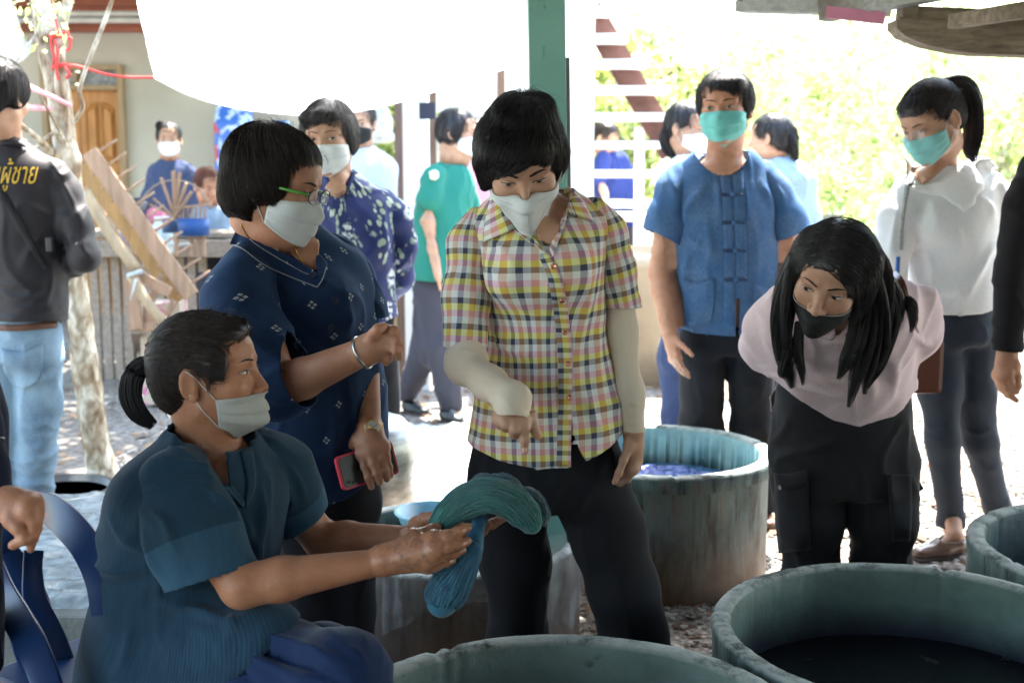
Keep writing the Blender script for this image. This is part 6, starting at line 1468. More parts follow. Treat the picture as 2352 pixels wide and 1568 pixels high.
    for (fx, fy, rr, nm) in ((-.030, .002, .008, 'fingerprint_ring'), (-.060, -.022, .0045, 'camera_lens'), (-.048, -.025, .0045, 'camera_lens')):
        m_ = MB(); m_.lathe([(rr, 0), (rr, .0012), (rr * .7, .0004), (.0001, .0003)], 20, closed=False); m_.bm.transform(Matrix.Translation(Vector(cc + ez * .0062 + ex * fx + ey * fy)) @ Vector(ez).to_track_quat('Z', 'Y').to_matrix().to_4x4()); m_.build(nm, gd, ph, smooth=True)
person_B()

# ------------------------------------------------------------------ seated woman holding the yarn
def person_C():
    q = crop(1500, 1850, 2.412)
    o = empty('person', P(450, 1500, 2.1) * A3(1, 1, 0) + A3(0, 0, .0), 'seated woman in indigo woven shirt with ponytail holding up wet yarn', 'person')
    Hd = Head(P(484, 858, 2.12), yaw=84, pitch=-6, roll=0, sc=.935, nose=.95)
    yb = R(52); lat = A3(math.cos(yb), math.sin(yb), 0); fr = A3(math.sin(yb), -math.cos(yb), 0)
    B = SDF(); core_body(B, P(492, 1020, 2.13), P(470, 1150, 2.13), P(410, 1480, 2.15), lat, [P(395, 1105, 2.03), P(610, 1080, 2.24)])
    B.chain([P(470, 1560, 2.08), P(640, 1530, 2.0), P(780, 1560, 1.92), P(800, 1950, 1.95)], [.08, .07, .05, .035], .03); B.chain([P(560, 1540, 2.25), P(720, 1520, 2.2), P(760, 1900, 2.2)], [.08, .055, .035], .03)
    Hd.S.cone(Hd.w(0, -.03, -.06), P(490, 1055, 2.13), .044, .050, .03); Hd.S.ell(P(512, 1118, 2.10), (.055, .04, .045), None, .04); Hd.e(Hd.S, (0, .012, -.088), (.040, .040, .022), .02)
    H = SDF(); Hd.e(H, (0, -.018, .034), (.079, .100, .087), .01); Hd.e(H, (0, -.06, -.015), (.066, .052, .060), .03); Hd.e(H, (0, .045, .075), (.055, .04, .025), .02)
    for s in (-1, 1): Hd.e(H, (s * .060, .030, .020), (.016, .030, .040), .02)
    Hd.e(H, (0, .145, -.022), (.10, .110, .098), .015, 's')
    for s in (-1, 1): Hd.e(H, (s * .085, .012, -.045), (.035, .050, .050), .012, 's'); Hd.cn(H, (s * .071, .028, .03), (s * .073, .022, -.022), .008, .003, .008)
    ho, hm = hair_mesh('hair', H, M_hair, o, .0045, .0015)
    tie = P(350, 832, 2.14)
    def flow(X):
        d = tie - X; l = np.linalg.norm(d, axis=1)[:, None]; return d / (l + .005) + A3(0, 0, .15)
    strands('hair_strands', H, M_hairb, o, flow, 6500, 8, .0085, 3, .0004, (-.0008, .0022), mesh=hm, wav=.15, ends=0, face=(Hd, (0, .145, -.022), (.10, .110, .098)))
    rs = np.random.RandomState(18); fl = []
    for i in range(24):
        yy = rs.uniform(-.02, .085); p0 = Hd.w(rs.normal(0, .022), yy, .119 - max(0, yy) ** 2 * 6.2); L = rs.uniform(.012, .03)
        fl.append(spline([p0, p0 + Hd.M @ A3(0, L * .5, L * .25), p0 + Hd.M @ A3(rs.normal(0, .004), L * 1.1, L * rs.uniform(.0, .35))], 8))
    free_strands('hair_wisps', fl, M_hairb, o, .00035)
    tp = [P(354, 830, 2.14), P(322, 838, 2.14), P(302, 868, 2.135), P(302, 910, 2.13), P(322, 950, 2.125), P(352, 978, 2.12)]
    c = spline(tp, 26); rr = np.interp(np.linspace(0, 5, 26), range(6), [.010, .0165, .020, .020, .017, .010]); n = 900; pa = []
    T_ = np.gradient(c, axis=0); T_ /= np.linalg.norm(T_, axis=1)[:, None]; u = np.cross(T_, A3(0, 1, 0)); u /= np.linalg.norm(u, axis=1)[:, None]; v = np.cross(T_, u)
    ph = rs.uniform(0, 6.28, n); ra = np.sqrt(rs.uniform(0, 1, n)); ln = rs.uniform(.8, 1.06, n)
    for i in range(n):
        w = ra[i] * rr * (1 + .15 * np.sin(np.linspace(0, 7, 26) + ph[i])); pth = c + (u * math.cos(ph[i]) + v * math.sin(ph[i])) * w[:, None]; k = np.linspace(0, 25 * min(1, ln[i]), 16); pa.append(np.stack([np.interp(k, range(26), pth[:, j]) for j in range(3)], 1))
    free_strands('ponytail', pa, M_hair, o, .0011)
    MB().tube([Vector(P(352, 832, 2.14) + A3(.002 * math.cos(a), math.cos(a) * .014, math.sin(a) * .015)) for a in np.linspace(0, 6.28, 18)], .005, 8).build('hair_tie', simple('hair_band', (.012, .012, .015), .6), o)
    Hd.eyes(o, opening=.0046, look=(.001, .0), browz=.0, bthick=.0026)
    Hd.mask(o, M_maskgrey, zt=-.043, zts=-.040, zb=-.128, zbs=-.094, tm=68, bulge=.007, ridge=.003, pleat=.0022, side=(-1, 1))
    g = Hd.mgrid
    A1 = SDF(); arm(A1, P(398, 1110, 2.02), P(556, 1345, 1.955), P(884, 1288, 1.985), (.048, .040, .037, .0235))
    F = lambda *j: [P(*q(x, y), Y) for x, y, Y in j]
    traced_hand(A1, P(884, 1284, 1.985), [F((360, 720, 1.99), (450, 690, 2.01), (540, 650, 2.02), (600, 620, 2.03)), F((560, 745, 1.975), (690, 705, 1.97), (810, 662, 1.975), (895, 622, 1.985)), F((570, 830, 1.965), (700, 815, 1.962), (810, 790, 1.968), (890, 755, 1.978)), F((550, 905, 1.968), (660, 895, 1.968), (760, 872, 1.975), (840, 840, 1.985)), F((510, 975, 1.975), (600, 980, 1.978), (690, 960, 1.985), (750, 935, 1.992))], .026, .0098, .0145)
    A2 = SDF(); arm(A2, P(612, 1085, 2.25), P(738, 1238, 2.30), P(955, 1236, 2.19), (.046, .038, .034, .024))
    traced_hand(A2, P(955, 1236, 2.19), [F((400, 600, 2.14), (480, 540, 2.12), (600, 510, 2.11), (690, 440, 2.11)), F((760, 640, 2.10), (960, 640, 2.09), (1130, 590, 2.085), (1295, 498, 2.08)), F((760, 680, 2.09), (930, 680, 2.08), (1040, 650, 2.07), (1090, 600, 2.065)), F((740, 720, 2.09), (880, 740, 2.08), (960, 730, 2.075), (1010, 700, 2.07)), F((720, 760, 2.10), (840, 780, 2.09), (900, 775, 2.09), (940, 760, 2.09))], .026, .0095, .014)
    ind = indigo('indigo_woven', (.010, .030, .056), (.034, .082, .130)); ind2 = indigo('indigo_band', (.020, .058, .100), (.052, .130, .200), band=.115)
    T = SDF(); loft2(T, [(385, 1660, 2.15, .20, .155), (398, 1520, 2.15, .186, .148), (412, 1420, 2.15, .172, .14), (430, 1320, 2.14, .168, .134), (445, 1220, 2.14, .182, .135), (462, 1140, 2.13, .188, .125), (475, 1085, 2.13, .182, .105), (484, 1045, 2.13, .15, .085), (490, 1010, 2.13, .10, .07), (492, 980, 2.13, .075, .062), (492, 945, 2.13, .064, .056)], lat, ke=.02); T.chain([P(450, 1530, 2.08), P(555, 1498, 2.025), P(612, 1468, 1.985)], [.14, .102, .064], .05)
    vb = P(562, 1150, 2.02); tz = P(470, 968, 2.13)
    def g_v(X): L = (X - vb) @ lat; f = (X - vb) @ fr; return np.where(f > -.15, (X[:, 2] - vb[2]) * .30 - np.abs(L + (X[:, 2] - vb[2]) * .12), -1.)
    sh = cloth('shirt', T, .0075, [g_v, plane(tz, A3(-.15, .1, 1)) if False else (lambda X: X[:, 2] - tz[2] - ((X - tz) @ fr) * -.55), hem([(150, 1700), (380, 1640), (440, 1568), (560, 1500), (640, 1432), (700, 1390)], 2.05)], ind, o, [P(400, 1600, 2.15), P(490, 960, 2.13)], fr, .005, 7,
        [([(250, 1180), (290, 1240), (350, 1270)], .010, 9), ([(380, 1380), (470, 1410), (560, 1440)], .012, 10), ([(600, 1110), (600, 1200), (585, 1300)], .010, 9), ([(215, 1290), (260, 1310), (330, 1300)], .012, 9), ([(225, 1330), (280, 1345), (350, 1330)], -.008, 8), ([(330, 1400), (420, 1390), (500, 1420)], .008, 14), ([(300, 1010), (360, 1000), (420, 985)], .005, 7), ([(560, 1180), (590, 1280), (600, 1380)], .007, 10), ([(620, 1080), (615, 1180), (620, 1300)], .006, 9), ([(440, 1450), (520, 1440), (600, 1400)], .008, 12), ([(300, 1420), (290, 1500), (260, 1568)], .007, 12), ([(530, 1400), (540, 1440), (500, 1500)], .006, 10)], .006, 5, 4, 31, .0025, .16)
    S1 = SDF(); S1.chain([P(425, 1068, 2.06), P(408, 1110, 2.02), P(436, 1210, 1.99), P(492, 1345, 1.96)], [.040, .058, .074, .080], .04, flat=(.35, -.93, 0), fr=.72)
    hp0 = P(483, 1326, 1.97); hn = nrm(P(483, 1326, 1.97) - P(440, 1215, 1.99) ); hn = nrm(hn + A3(0, 0, 0))
    pxd = nrm(P(592, 1290, 1.97) - P(375, 1360, 1.97)); hn = nrm(hn - pxd * (hn @ pxd))
    fs = [([(325, 1130), (400, 1105), (480, 1098), (545, 1110)], .004, 6), ([(345, 1170), (380, 1200), (400, 1260)], .005, 9), ([(470, 1120), (520, 1160), (550, 1200)], .007, 9), ([(420, 1060), (500, 1085), (560, 1135)], .007, 9), ([(500, 1070), (560, 1120), (575, 1170)], .006, 8), ([(330, 1220), (345, 1280), (370, 1330)], .004, 8)]
    sl1 = cloth('sleeve', S1, .0055, [plane(hp0, hn), lambda X: -1 * np.ones(len(X))], ind2, sh, [P(410, 1090, 2.03), P(490, 1340, 1.96)], (0, -1, 0), .004, 8, [(p_, a_ * 1.8, w_) for p_, a_, w_ in fs], .006, 6, 4, 32, .0025, .07)
    pb = P(430, 1190, 2.0)
    S2 = SDF(); S2.chain([P(600, 1050, 2.22), P(640, 1080, 2.26), P(672, 1140, 2.28), P(712, 1225, 2.30)], [.055, .060, .056, .052], .03)
    pxd2 = nrm(P(737, 1168, 2.29) - P(650, 1222, 2.29)); n2 = nrm(P(712, 1225, 2.30) - P(640, 1080, 2.26)); n2 = nrm(n2 - pxd2 * (n2 @ pxd2))
    sl2 = cloth('sleeve', S2, .0055, [plane(P(694, 1194, 2.29), n2)], ind2, sh, [P(610, 1050, 2.22), P(712, 1225, 2.3)], (0, -1, 0), .003, 8, [([(620, 1030), (650, 1090), (670, 1160)], .005, 7), ([(660, 1060), (690, 1110), (700, 1150)], .004, 7)], .004, 7, 5, 33, .0025, .055)
    bv = bvh_of(sh)
    ruled('neck_band', [[(424, 968), (470, 1030), (520, 1095), (562, 1152)], [(404, 962), (440, 1030), (495, 1100), (560, 1168)]], bv, ind2, sh, .004, 30, 4, .002); ruled('neck_band', [[(548, 1010), (560, 1060), (568, 1110), (564, 1152)], [(576, 1010), (586, 1070), (586, 1120), (566, 1168)]], bv, ind2, sh, .004, 24, 4, .002)
    tm = fabric('royal_blue', (.010, .024, .070), .85, var=.2); tm.b.inputs['Sheen Weight'].default_value = .2
    L = SDF(); L.ell(P(420, 1600, 2.15), (.17, .19, .10), None, .05); L.chain([P(480, 1600, 2.08), P(640, 1542, 1.99), P(790, 1560, 1.90), P(805, 1980, 1.92)], [.095, .088, .072, .06], .04); L.chain([P(560, 1560, 2.27), P(740, 1530, 2.16), P(790, 1570, 2.1), P(800, 1900, 2.12)], [.09, .075, .062, .055], .03)
    trc = cloth('trousers', L, .008, [lambda X: .03 - X[:, 2]], tm.m, o, [P(450, 1560, 2.1), P(780, 1560, 1.9)], (0, -1, 0), .005, 7, [([(550, 1462), (620, 1500), (700, 1530), (780, 1560)], -.022, 9), ([(560, 1440), (640, 1468), (720, 1492), (800, 1530)], .012, 9), ([(560, 1500), (640, 1535), (700, 1568)], .012, 8), ([(640, 1420), (700, 1435), (770, 1460)], -.008, 6), ([(520, 1520), (560, 1550), (590, 1575)], -.012, 7), ([(480, 1540), (520, 1560), (560, 1580)], .010, 6), ([(800, 1480), (830, 1510), (840, 1550)], .006, 8)], .003, 8, 8, 34)
    sp = MB()
    shm = simple('rubber_sandal', (.03, .03, .04), .6)
    for Y, px in ((1.98, 800), (2.18, 800)): c = P(px, 800, Y) * A3(1, 1, 0); shoe('sandal', o, c - fr * .05, c + fr * .19, shm)
    body_mesh(o, [(B, .012, (sh, sl1, sl2, trc)), (Hd.S, .0024, (sh,)), (A1, .0026, (sl1,)), (A2, .0026, (sl2,))], M_skinC)
    nails(o, [(P(*q(893, 622), 1.985), P(*q(893, 622), 1.985) - P(*q(810, 662), 1.975)), (P(*q(888, 755), 1.978), P(*q(888, 755), 1.978) - P(*q(810, 790), 1.968)), (P(*q(1290, 500), 2.08), P(*q(1290, 500), 2.08) - P(*q(1130, 590), 2.085)), (P(*q(1088, 602), 2.065), A3(.2, 0, .3))])
    # the hanks
    def yarn(name, c1, c2):
        m = Mat(name, .7, .3); n = m.noise(m.geo(), 26, 4, .6); m.color(m.ramp(n, [(.3, c1), (.7, c2)])); m.b.inputs['Sheen Weight'].default_value = .2; return m.m
    YG, YB, YD = yarn('green_yarn', (.025, .12, .12), (.045, .21, .19)), yarn('blue_yarn', (.025, .10, .18), (.045, .19, .28)), yarn('grey_yarn', (.03, .07, .09), (.07, .14, .16))
    PQ = lambda *j: [P(*q(x, y), Y) for x, y, Y in j]
    hk = empty('yarn_hank', P(1110, 1160, 2.05), 'wet green hank of yarn arched over the hands of the seated woman', 'yarn')
    hank('hank', PQ((575, 640, 2.06), (700, 500, 2.05), (880, 375, 2.04), (1100, 310, 2.035), (1300, 370, 2.04), (1450, 500, 2.045), (1530, 620, 2.05)), [.014, .023, .029, .030, .029, .026, .016], YG, hk, 900, 44, .0009, 1, .10)
    hank('loose_loop', PQ((900, 290, 2.07), (1000, 180, 2.08), (1120, 170, 2.08), (1250, 175, 2.08), (1350, 235, 2.08), (1420, 300, 2.08)), [.004, .010, .009, .011, .010, .006], YD, hk, 200, 30, .0008, 2, .4)
    hank('loose_loop', PQ((1380, 260, 2.08), (1500, 290, 2.09), (1580, 390, 2.09), (1625, 500, 2.08), (1600, 600, 2.07)), [.004, .008, .010, .010, .006], YD, hk, 180, 30, .0008, 3, .4)
    MB().tube([Vector(p) for p in spline(PQ((800, 330, 2.05), (730, 300, 2.04), (680, 340, 2.04), (675, 400, 2.04), (700, 440, 2.05)), 20)], .0022, 6).build('loose_end', YB, hk)
    hb = empty('yarn_hank', P(1050, 1330, 2.03), 'blue hank of yarn hanging below the hands of the seated woman', 'yarn')
    hank('hank', PQ((1020, 540, 2.05), (985, 640, 2.03), (965, 740, 2.02), (935, 850, 2.02), (840, 1000, 2.02), (740, 1160, 2.02), (655, 1310, 2.02), (640, 1370, 2.02)), [.012, .011, .013, .017, .027, .034, .033, .020], YB, hb, 900, 46, .0009, 4, .10)
    MB().tube([Vector(p) for p in spline(PQ((930, 760, 2.0), (975, 790, 1.995), (1020, 780, 2.0)), 12)], .004, 8).build('binding_thread', YB, hb)
    return o
person_C()

# ------------------------------------------------------------------ blue plastic armchair under the seated woman
def chair():
    o = empty('armchair', A3(-.62, 2.2, 0), 'dark blue plastic armchair under the seated woman at the left', 'chair')
    m = Mat('blue_chair', .35, .5); p = m.geo(); m.color(m.mix(m.ramp(m.noise(p, 22, 3), [(.66, (0,) * 3), (.72, (.9,) * 3)]), m.ramp(m.noise(p, 5, 3), [(.3, (.010, .035, .12)), (.7, (.016, .055, .17))]), (.20, .06, .08))); m = m.m
    cs = crop(0, 1100, .9617)
    arch = [cs(0, 1190), cs(30, 1020), cs(75, 920), cs(140, 885), cs(220, 920), cs(300, 1000), cs(350, 1080), cs(385, 1180), cs(400, 1300)]
    arch = [P(x, y, 2.28 - .0011 * x) for x, y in arch]
    def slab(pts, w, t, name):
        c = spline(pts, 40); T = np.gradient(c, axis=0); T /= np.linalg.norm(T, axis=1)[:, None]; nn = A3(.35, -.93, .1); V = []
        for i in range(40):
            s_ = nrm(np.cross(T[i], nn)); ww = np.interp(i / 39, np.linspace(0, 1, len(w)), w)
            for a, b in ((-1, -1), (1, -1), (1.0, 1), (-1, 1)): V.append(c[i] + s_ * a * ww + nn * b * t)
        Q = [(i * 4 + k, i * 4 + (k + 1) % 4, i * 4 + 4 + (k + 1) % 4, i * 4 + 4 + k) for i in range(39) for k in range(4)]
        ob = mesh_np(name, np.array(V), np.array(Q), m, o); bvv = ob.modifiers.new('b', 'BEVEL'); bvv.width = .004; bvv.segments = 2; return ob
    slab(arch, [.022, .024, .026, .028, .028, .026, .024, .022], .008, 'back_frame')
    slab([P(*cs(30, 1060), 2.26), P(*cs(60, 1130), 2.25), P(*cs(95, 1250), 2.23), P(*cs(140, 1400), 2.21), P(*cs(200, 1560), 2.2)], [.020, .030, .042, .045, .045], .006, 'back_slat')
    slab([P(*cs(130, 1060), 2.24), P(*cs(125, 1130), 2.235), P(*cs(135, 1250), 2.22), P(*cs(190, 1400), 2.2), P(*cs(240, 1560), 2.19)], [.018, .018, .022, .030, .034], .006, 'back_slat')
    slab([P(*cs(-60, 1050), 2.22), P(*cs(0, 1200), 2.12), P(*cs(60, 1310), 2.04), P(*cs(120, 1420), 1.98), P(*cs(180, 1570), 1.94), P(*cs(220, 1700), 1.92)], [.022, .024, .026, .026, .024, .022], .012, 'armrest')
    mb = MB(); mb.box((-.66, 2.18, .405), (.46, .44, .022), Matrix.Rotation(R(-35), 3, 'Z'), .008); mb.build('seat', m, o)
    for x, y in ((-.86, 2.02), (-.45, 1.95), (-.86, 2.42), (-.42, 2.40)): MB().bar((x * 1.02 + .0, y, 0), (x * .97, y, .40), .035, .035, bevel=.006).build('leg', m, o)
    slab([P(*cs(385, 1180), 2.10), P(*cs(400, 1320), 2.10), P(*cs(400, 1500), 2.1), P(*cs(390, 1700), 2.1)], [.022, .024, .024, .022], .010, 'back_post')
chair()
# ------------------------------------------------------------------ other people
def cap_hair(Hd, o, mat, style='short', n=2600, seed=4, h=.0055, flow=None, extra=None, crown=(0, -.045, .13), cut_c=(0, .13, -.040), cut_r=(.074, .094, .080), vol=(.084, .102, .090), wisps=20):
    H = SDF(); Hd.e(H, (0, -.017, .034), vol, .01); Hd.e(H, (0, -.06, -.012), (.066, .050, .058), .03)
    if extra: extra(H)
    Hd.e(H, cut_c, cut_r, .014, 's')
    ho, hm = hair_mesh('hair', H, mat, o, h, .002); cr = Hd.w(*crown)
    def fl(X):
        d = X - cr; d = d / (np.linalg.norm(d, axis=1)[:, None] + .01); return d + A3(0, 0, -.35)
    if n: strands('hair_strands', H, mat, o, flow or fl, n, 8, .009, seed, .0006, (-.0005, .003), mesh=hm, face=(Hd, cut_c, cut_r))
    return H, hm
def ribbonchain(name, pts, rad, mat, o, n=700, M=16, seed=0, rr=.0009, jitter=.15, taper=1.06, kk=24):
    rs = np.random.RandomState(seed); c = spline(pts, kk); r = np.interp(np.linspace(0, len(rad) - 1, kk), range(len(rad)), rad); T_ = np.gradient(c, axis=0); T_ /= np.linalg.norm(T_, axis=1)[:, None] + 1e-9
    u = np.cross(T_, A3(.1, 1, 0)); u /= np.linalg.norm(u, axis=1)[:, None] + 1e-9; v = np.cross(T_, u); pa = []
    for i in range(n):
        ph = rs.uniform(0, 6.28); w = math.sqrt(rs.uniform(0, 1)) * r * (1 + jitter * np.sin(np.linspace(0, 7, kk) + ph * 3)); p = c + (u * math.cos(ph) + v * math.sin(ph)) * w[:, None]; k = np.linspace(0, (kk - 1) * min(1, rs.uniform(.55, taper)), M); pa.append(np.stack([np.interp(k, range(kk), p[:, j]) for j in range(3)], 1))
    return free_strands(name, pa, mat, o, rr)

def person_F():                               # man in the blue shirt
    q = crop(2500, 550, 1.65)
    o = empty('person', P(1665, 800, 4.4) * A3(1, 1, 0), 'man in blue denim shirt with cloth knot buttons and green mask', 'person')
    Hd = Head(P(1664, 248, 4.30), yaw=-20, pitch=2, roll=3, sc=1.10, jaw=1.04)
    B = SDF(); core_body(B, P(1660, 350, 4.35), P(1662, 470, 4.38), P(1668, 760, 4.4), LAT, [P(1560, 400, 4.38), P(1770, 400, 4.38)], [P(1610, 790, 4.4), P(1725, 790, 4.4)], [P(1610, 1010, 4.4), P(1725, 1010, 4.4)], [P(1615, 1230, 4.45), P(1740, 1220, 4.45)], 1.1)
    Hd.S.cone(Hd.w(0, -.03, -.06), P(1662, 370, 4.37), .058, .066, .03); Hd.S.ell(P(1665, 400, 4.33), (.11, .06, .06), None, .03)
    def ex(H): 
        for s in (-1, 1): Hd.e(H, (s * .066, -.02, .022), (.020, .052, .052), .02)
        Hd.e(H, (.02, .05, .072), (.055, .04, .026), .02)
    cap_hair(Hd, o, M_hair, extra=ex, cut_c=(0, .135, -.030), cut_r=(.080, .098, .086), n=2600, seed=11)
    Hd.eyes(o, opening=.0042, look=(-.002, -.001), bthick=.003)
    Hd.mask(o, M_maskg, zt=-.010, zts=-.020, zb=-.122, zbs=-.080, tm=74, bulge=.012, ridge=.004, pleat=.0036)
    A1 = SDF(); arm(A1, P(1552, 410, 4.38), P(1517, 625, 4.38), P(1538, 762, 4.28), (.055, .046, .043, .031)); auto_hand(A1, P(1540, 772, 4.27), P(1556, 850, 4.22) - P(1540, 772, 4.27), A3(.85, .2, 0), A3(.2, -1, 0), 1.0, (.2, .25, .3, .35), wr=.029)
    A2 = SDF(); arm(A2, P(1775, 410, 4.38), P(1822, 620, 4.4), P(1800, 740, 4.3), (.055, .046, .043, .031)); auto_hand(A2, P(1798, 752, 4.29), P(1790, 830, 4.25) - P(1798, 752, 4.29), A3(-.85, .2, 0), A3(-.2, -1, 0), 1.0, wr=.028)
    m = Mat('blue_denim', .9, .12); pc = m.attr('pc'); n1 = m.noise(m.scale(pc, (300, 60, 1)), 1.2, 3, .7); n2 = m.noise(pc, 12, 4)
    m.color(m.mix(m.ramp(n2, [(.35, (0,) * 3), (.65, (.7,) * 3)]), m.ramp(n1, [(.3, (.045, .090, .185)), (.7, (.12, .20, .33))]), (.035, .10, .23))); m.bump(n1, .0012, .6); m = m.m
    T = SDF(); loft2(T, [(1668, 830, 4.4, .195, .13), (1668, 745, 4.4, .192, .13), (1667, 650, 4.4, .190, .128), (1665, 560, 4.39, .190, .128), (1662, 480, 4.38, .190, .122), (1660, 430, 4.38, .188, .105), (1660, 400, 4.38, .17, .09), (1660, 378, 4.38, .155, .085), (1660, 356, 4.38, .125, .078), (1660, 335, 4.38, .095, .07)], LAT, ke=.02)
    nc = P(1662, 330, 4.30)
    def g_n(X): d = (X - nc) * A3(1 / .098, 0, 1 / .104); return np.where(X[:, 1] < 4.45, 1 - np.sqrt((d ** 2).sum(1)), -1)
    sx = P(1694, 650, 4.3)
    def g_s(X): t = sx[2] - X[:, 2]; return np.where(X[:, 1] < 4.35, np.minimum(.008, t * .12) - np.abs(X[:, 0] - sx[0]), -1)
    fo = [([q(380, 560), q(430, 440), q(520, 330)], .012, 8), ([q(400, 620), q(470, 700), q(560, 740)], .006, 9), ([q(980, 540), q(950, 400), q(900, 300)], .010, 8), ([q(600, 250), q(620, 400), q(630, 550)], .007, 7), ([q(780, 260), q(800, 400), q(810, 560)], .007, 6), ([q(420, 700), q(400, 850), q(380, 1000)], .008, 10), ([q(860, 620), q(870, 800), q(850, 950)], .006, 9), ([q(540, 560), q(560, 700), q(600, 820)], .005, 10), ([q(330, 1000), q(370, 1100), q(400, 1230)], .010, 8), ([q(640, 280), q(690, 350), q(690, 500)], .004, 5)]
    sh = cloth('shirt', T, .008, [hem([(1500, 748), (1560, 757), (1600, 765), (1690, 770), (1700, 768), (1780, 768), (1830, 760)], 4.3), g_n, g_s, lambda X: X[:, 2] - zpx(344, 4.38)], m, o, [P(1668, 800, 4.4), P(1660, 350, 4.38)], (0, -1, 0), .006, 7, fo, .007, 7, 3, 41, .003, .17)
    S1 = SDF(); S1.chain([P(1572, 410, 4.39), P(1552, 440, 4.39), P(1535, 500, 4.38), P(1512, 580, 4.38)], [.060, .068, .074, .078], .03)
    pxd = nrm(P(1562, 566, 4.38) - P(1468, 518, 4.38)); n_ = nrm(P(1512, 580, 4.38) - P(1552, 440, 4.39)); n_ = nrm(n_ - pxd * (n_ @ pxd))
    sl1 = cloth('sleeve', S1, .0075, [plane(P(1516, 542, 4.38), n_)], m, sh, [P(1572, 405, 4.39), P(1512, 580, 4.38)], (0, -1, 0), .005, 8, [([q(290, 200), q(320, 330), q(350, 450)], .010, 8), ([q(270, 250), q(230, 400), q(200, 520)], .005, 8)], .005, 7, 4, 42, .003, .07)
    S2 = SDF(); S2.chain([P(1752, 408, 4.39), P(1775, 440, 4.39), P(1805, 500, 4.39), P(1842, 590, 4.39)], [.058, .064, .070, .072], .03)
    pxd = nrm(P(1795, 545, 4.38) - P(1873, 516, 4.38)); n_ = nrm(P(1842, 590, 4.39) - P(1775, 440, 4.39)); n_ = nrm(n_ - pxd * (n_ @ pxd))
    sl2 = cloth('sleeve', S2, .0075, [plane(P(1834, 532, 4.39), n_)], m, sh, [P(1752, 405, 4.39), P(1842, 590, 4.39)], (0, -1, 0), .005, 8, [([q(1000, 320), q(1040, 400), q(1060, 520)], .008, 8)], .005, 7, 4, 43, .003, .07)
    bv = bvh_of(sh)
    ruled('front_band', [[q(625, 200), q(640, 370), q(650, 560), q(652, 745), q(655, 940), q(650, 1240)], [q(700, 200), q(708, 370), q(718, 560), q(726, 745), q(728, 935), q(722, 1280)]], bv, m, sh, .003, 50, 4, .002)
    ruled('front_band', [[q(706, 200), q(714, 370), q(724, 560), q(732, 745), q(733, 925)], [q(778, 200), q(788, 370), q(796, 560), q(802, 745), q(806, 935)]], bv, m, sh, .003, 50, 4, .002)
    ruled('pocket', [[q(385, 925), q(480, 955), q(590, 930)], [q(385, 1090), q(480, 1105), q(590, 1085)], [q(420, 1235), q(490, 1240), q(570, 1215)]], bv, m, sh, .004, 24, 10, .003); ruled('pocket', [[q(850, 960), q(900, 985), q(960, 1000)], [q(850, 1100), q(900, 1110), q(960, 1110)]], bv, m, sh, .004, 20, 8, .003)
    mkn = simple('knot_cloth', (.022, .045, .10), .8); bv = bvh_of(sh, *[c for c in sh.children if c.name.startswith('front_band')])
    for (x, y) in ((705, 200), (707, 375), (718, 560), (726, 745), (731, 935)):
        trace_tube('knot_loop', bv, [q(x - 78, y - 2), q(x - 40, y), q(x, y), q(x + 40, y + 3), q(x + 74, y + 4)], .0046, mkn, sh, 14, .003); trace_tube('knot_loop', bv, [q(x - 74, y + 10), q(x - 30, y + 10), q(x, y + 4)], .003, mkn, sh, 10, .003)
        L, nm = hit(bv, *q(x, y))
        if L is not None: k_ = MB(); bmesh.ops.create_icosphere(k_.bm, subdivisions=2, radius=.0085, matrix=Matrix.Translation(L - ray(*q(x, y)) * .007)); k_.build('knot_button', m, sh, smooth=True)
    L = SDF(); L.loft([P(1668, 800, 4.42), P(1668, 735, 4.4)], [.172, .16], [.12, .11], LAT, .04); L.chain([P(1608, 800, 4.41), P(1612, 980, 4.42), P(1618, 1215, 4.45)], [.088, .075, .062], .03); L.chain([P(1722, 800, 4.41), P(1728, 980, 4.42), P(1745, 1215, 4.45)], [.088, .075, .062], .03)
    tr = cloth('trousers', L, .012, [lambda X: .05 - X[:, 2]], M_black, o, [P(1668, 740, 4.4), P(1668, 1200, 4.4)], crease=.008, seed=44)
    sm = Mat('brown_leather', .2, .6); sm.color((.09, .05, .035)); shoe('shoe', o, A3((1628 - 1176) / 2800 * 4.5, 4.6, 0), A3((1600 - 1176) / 2800 * 4.5, 4.36, 0), sm.m); shoe('shoe', o, A3(.93, 4.60, 0), A3(.945, 4.30, 0), sm.m)
    body_mesh(o, [(B, .013, (sh, sl1, sl2, tr)), (Hd.S, .0035, (sh,)), (A1, .0038, (sh, sl1)), (A2, .0038, (sh, sl2))], M_skinB)
person_F()

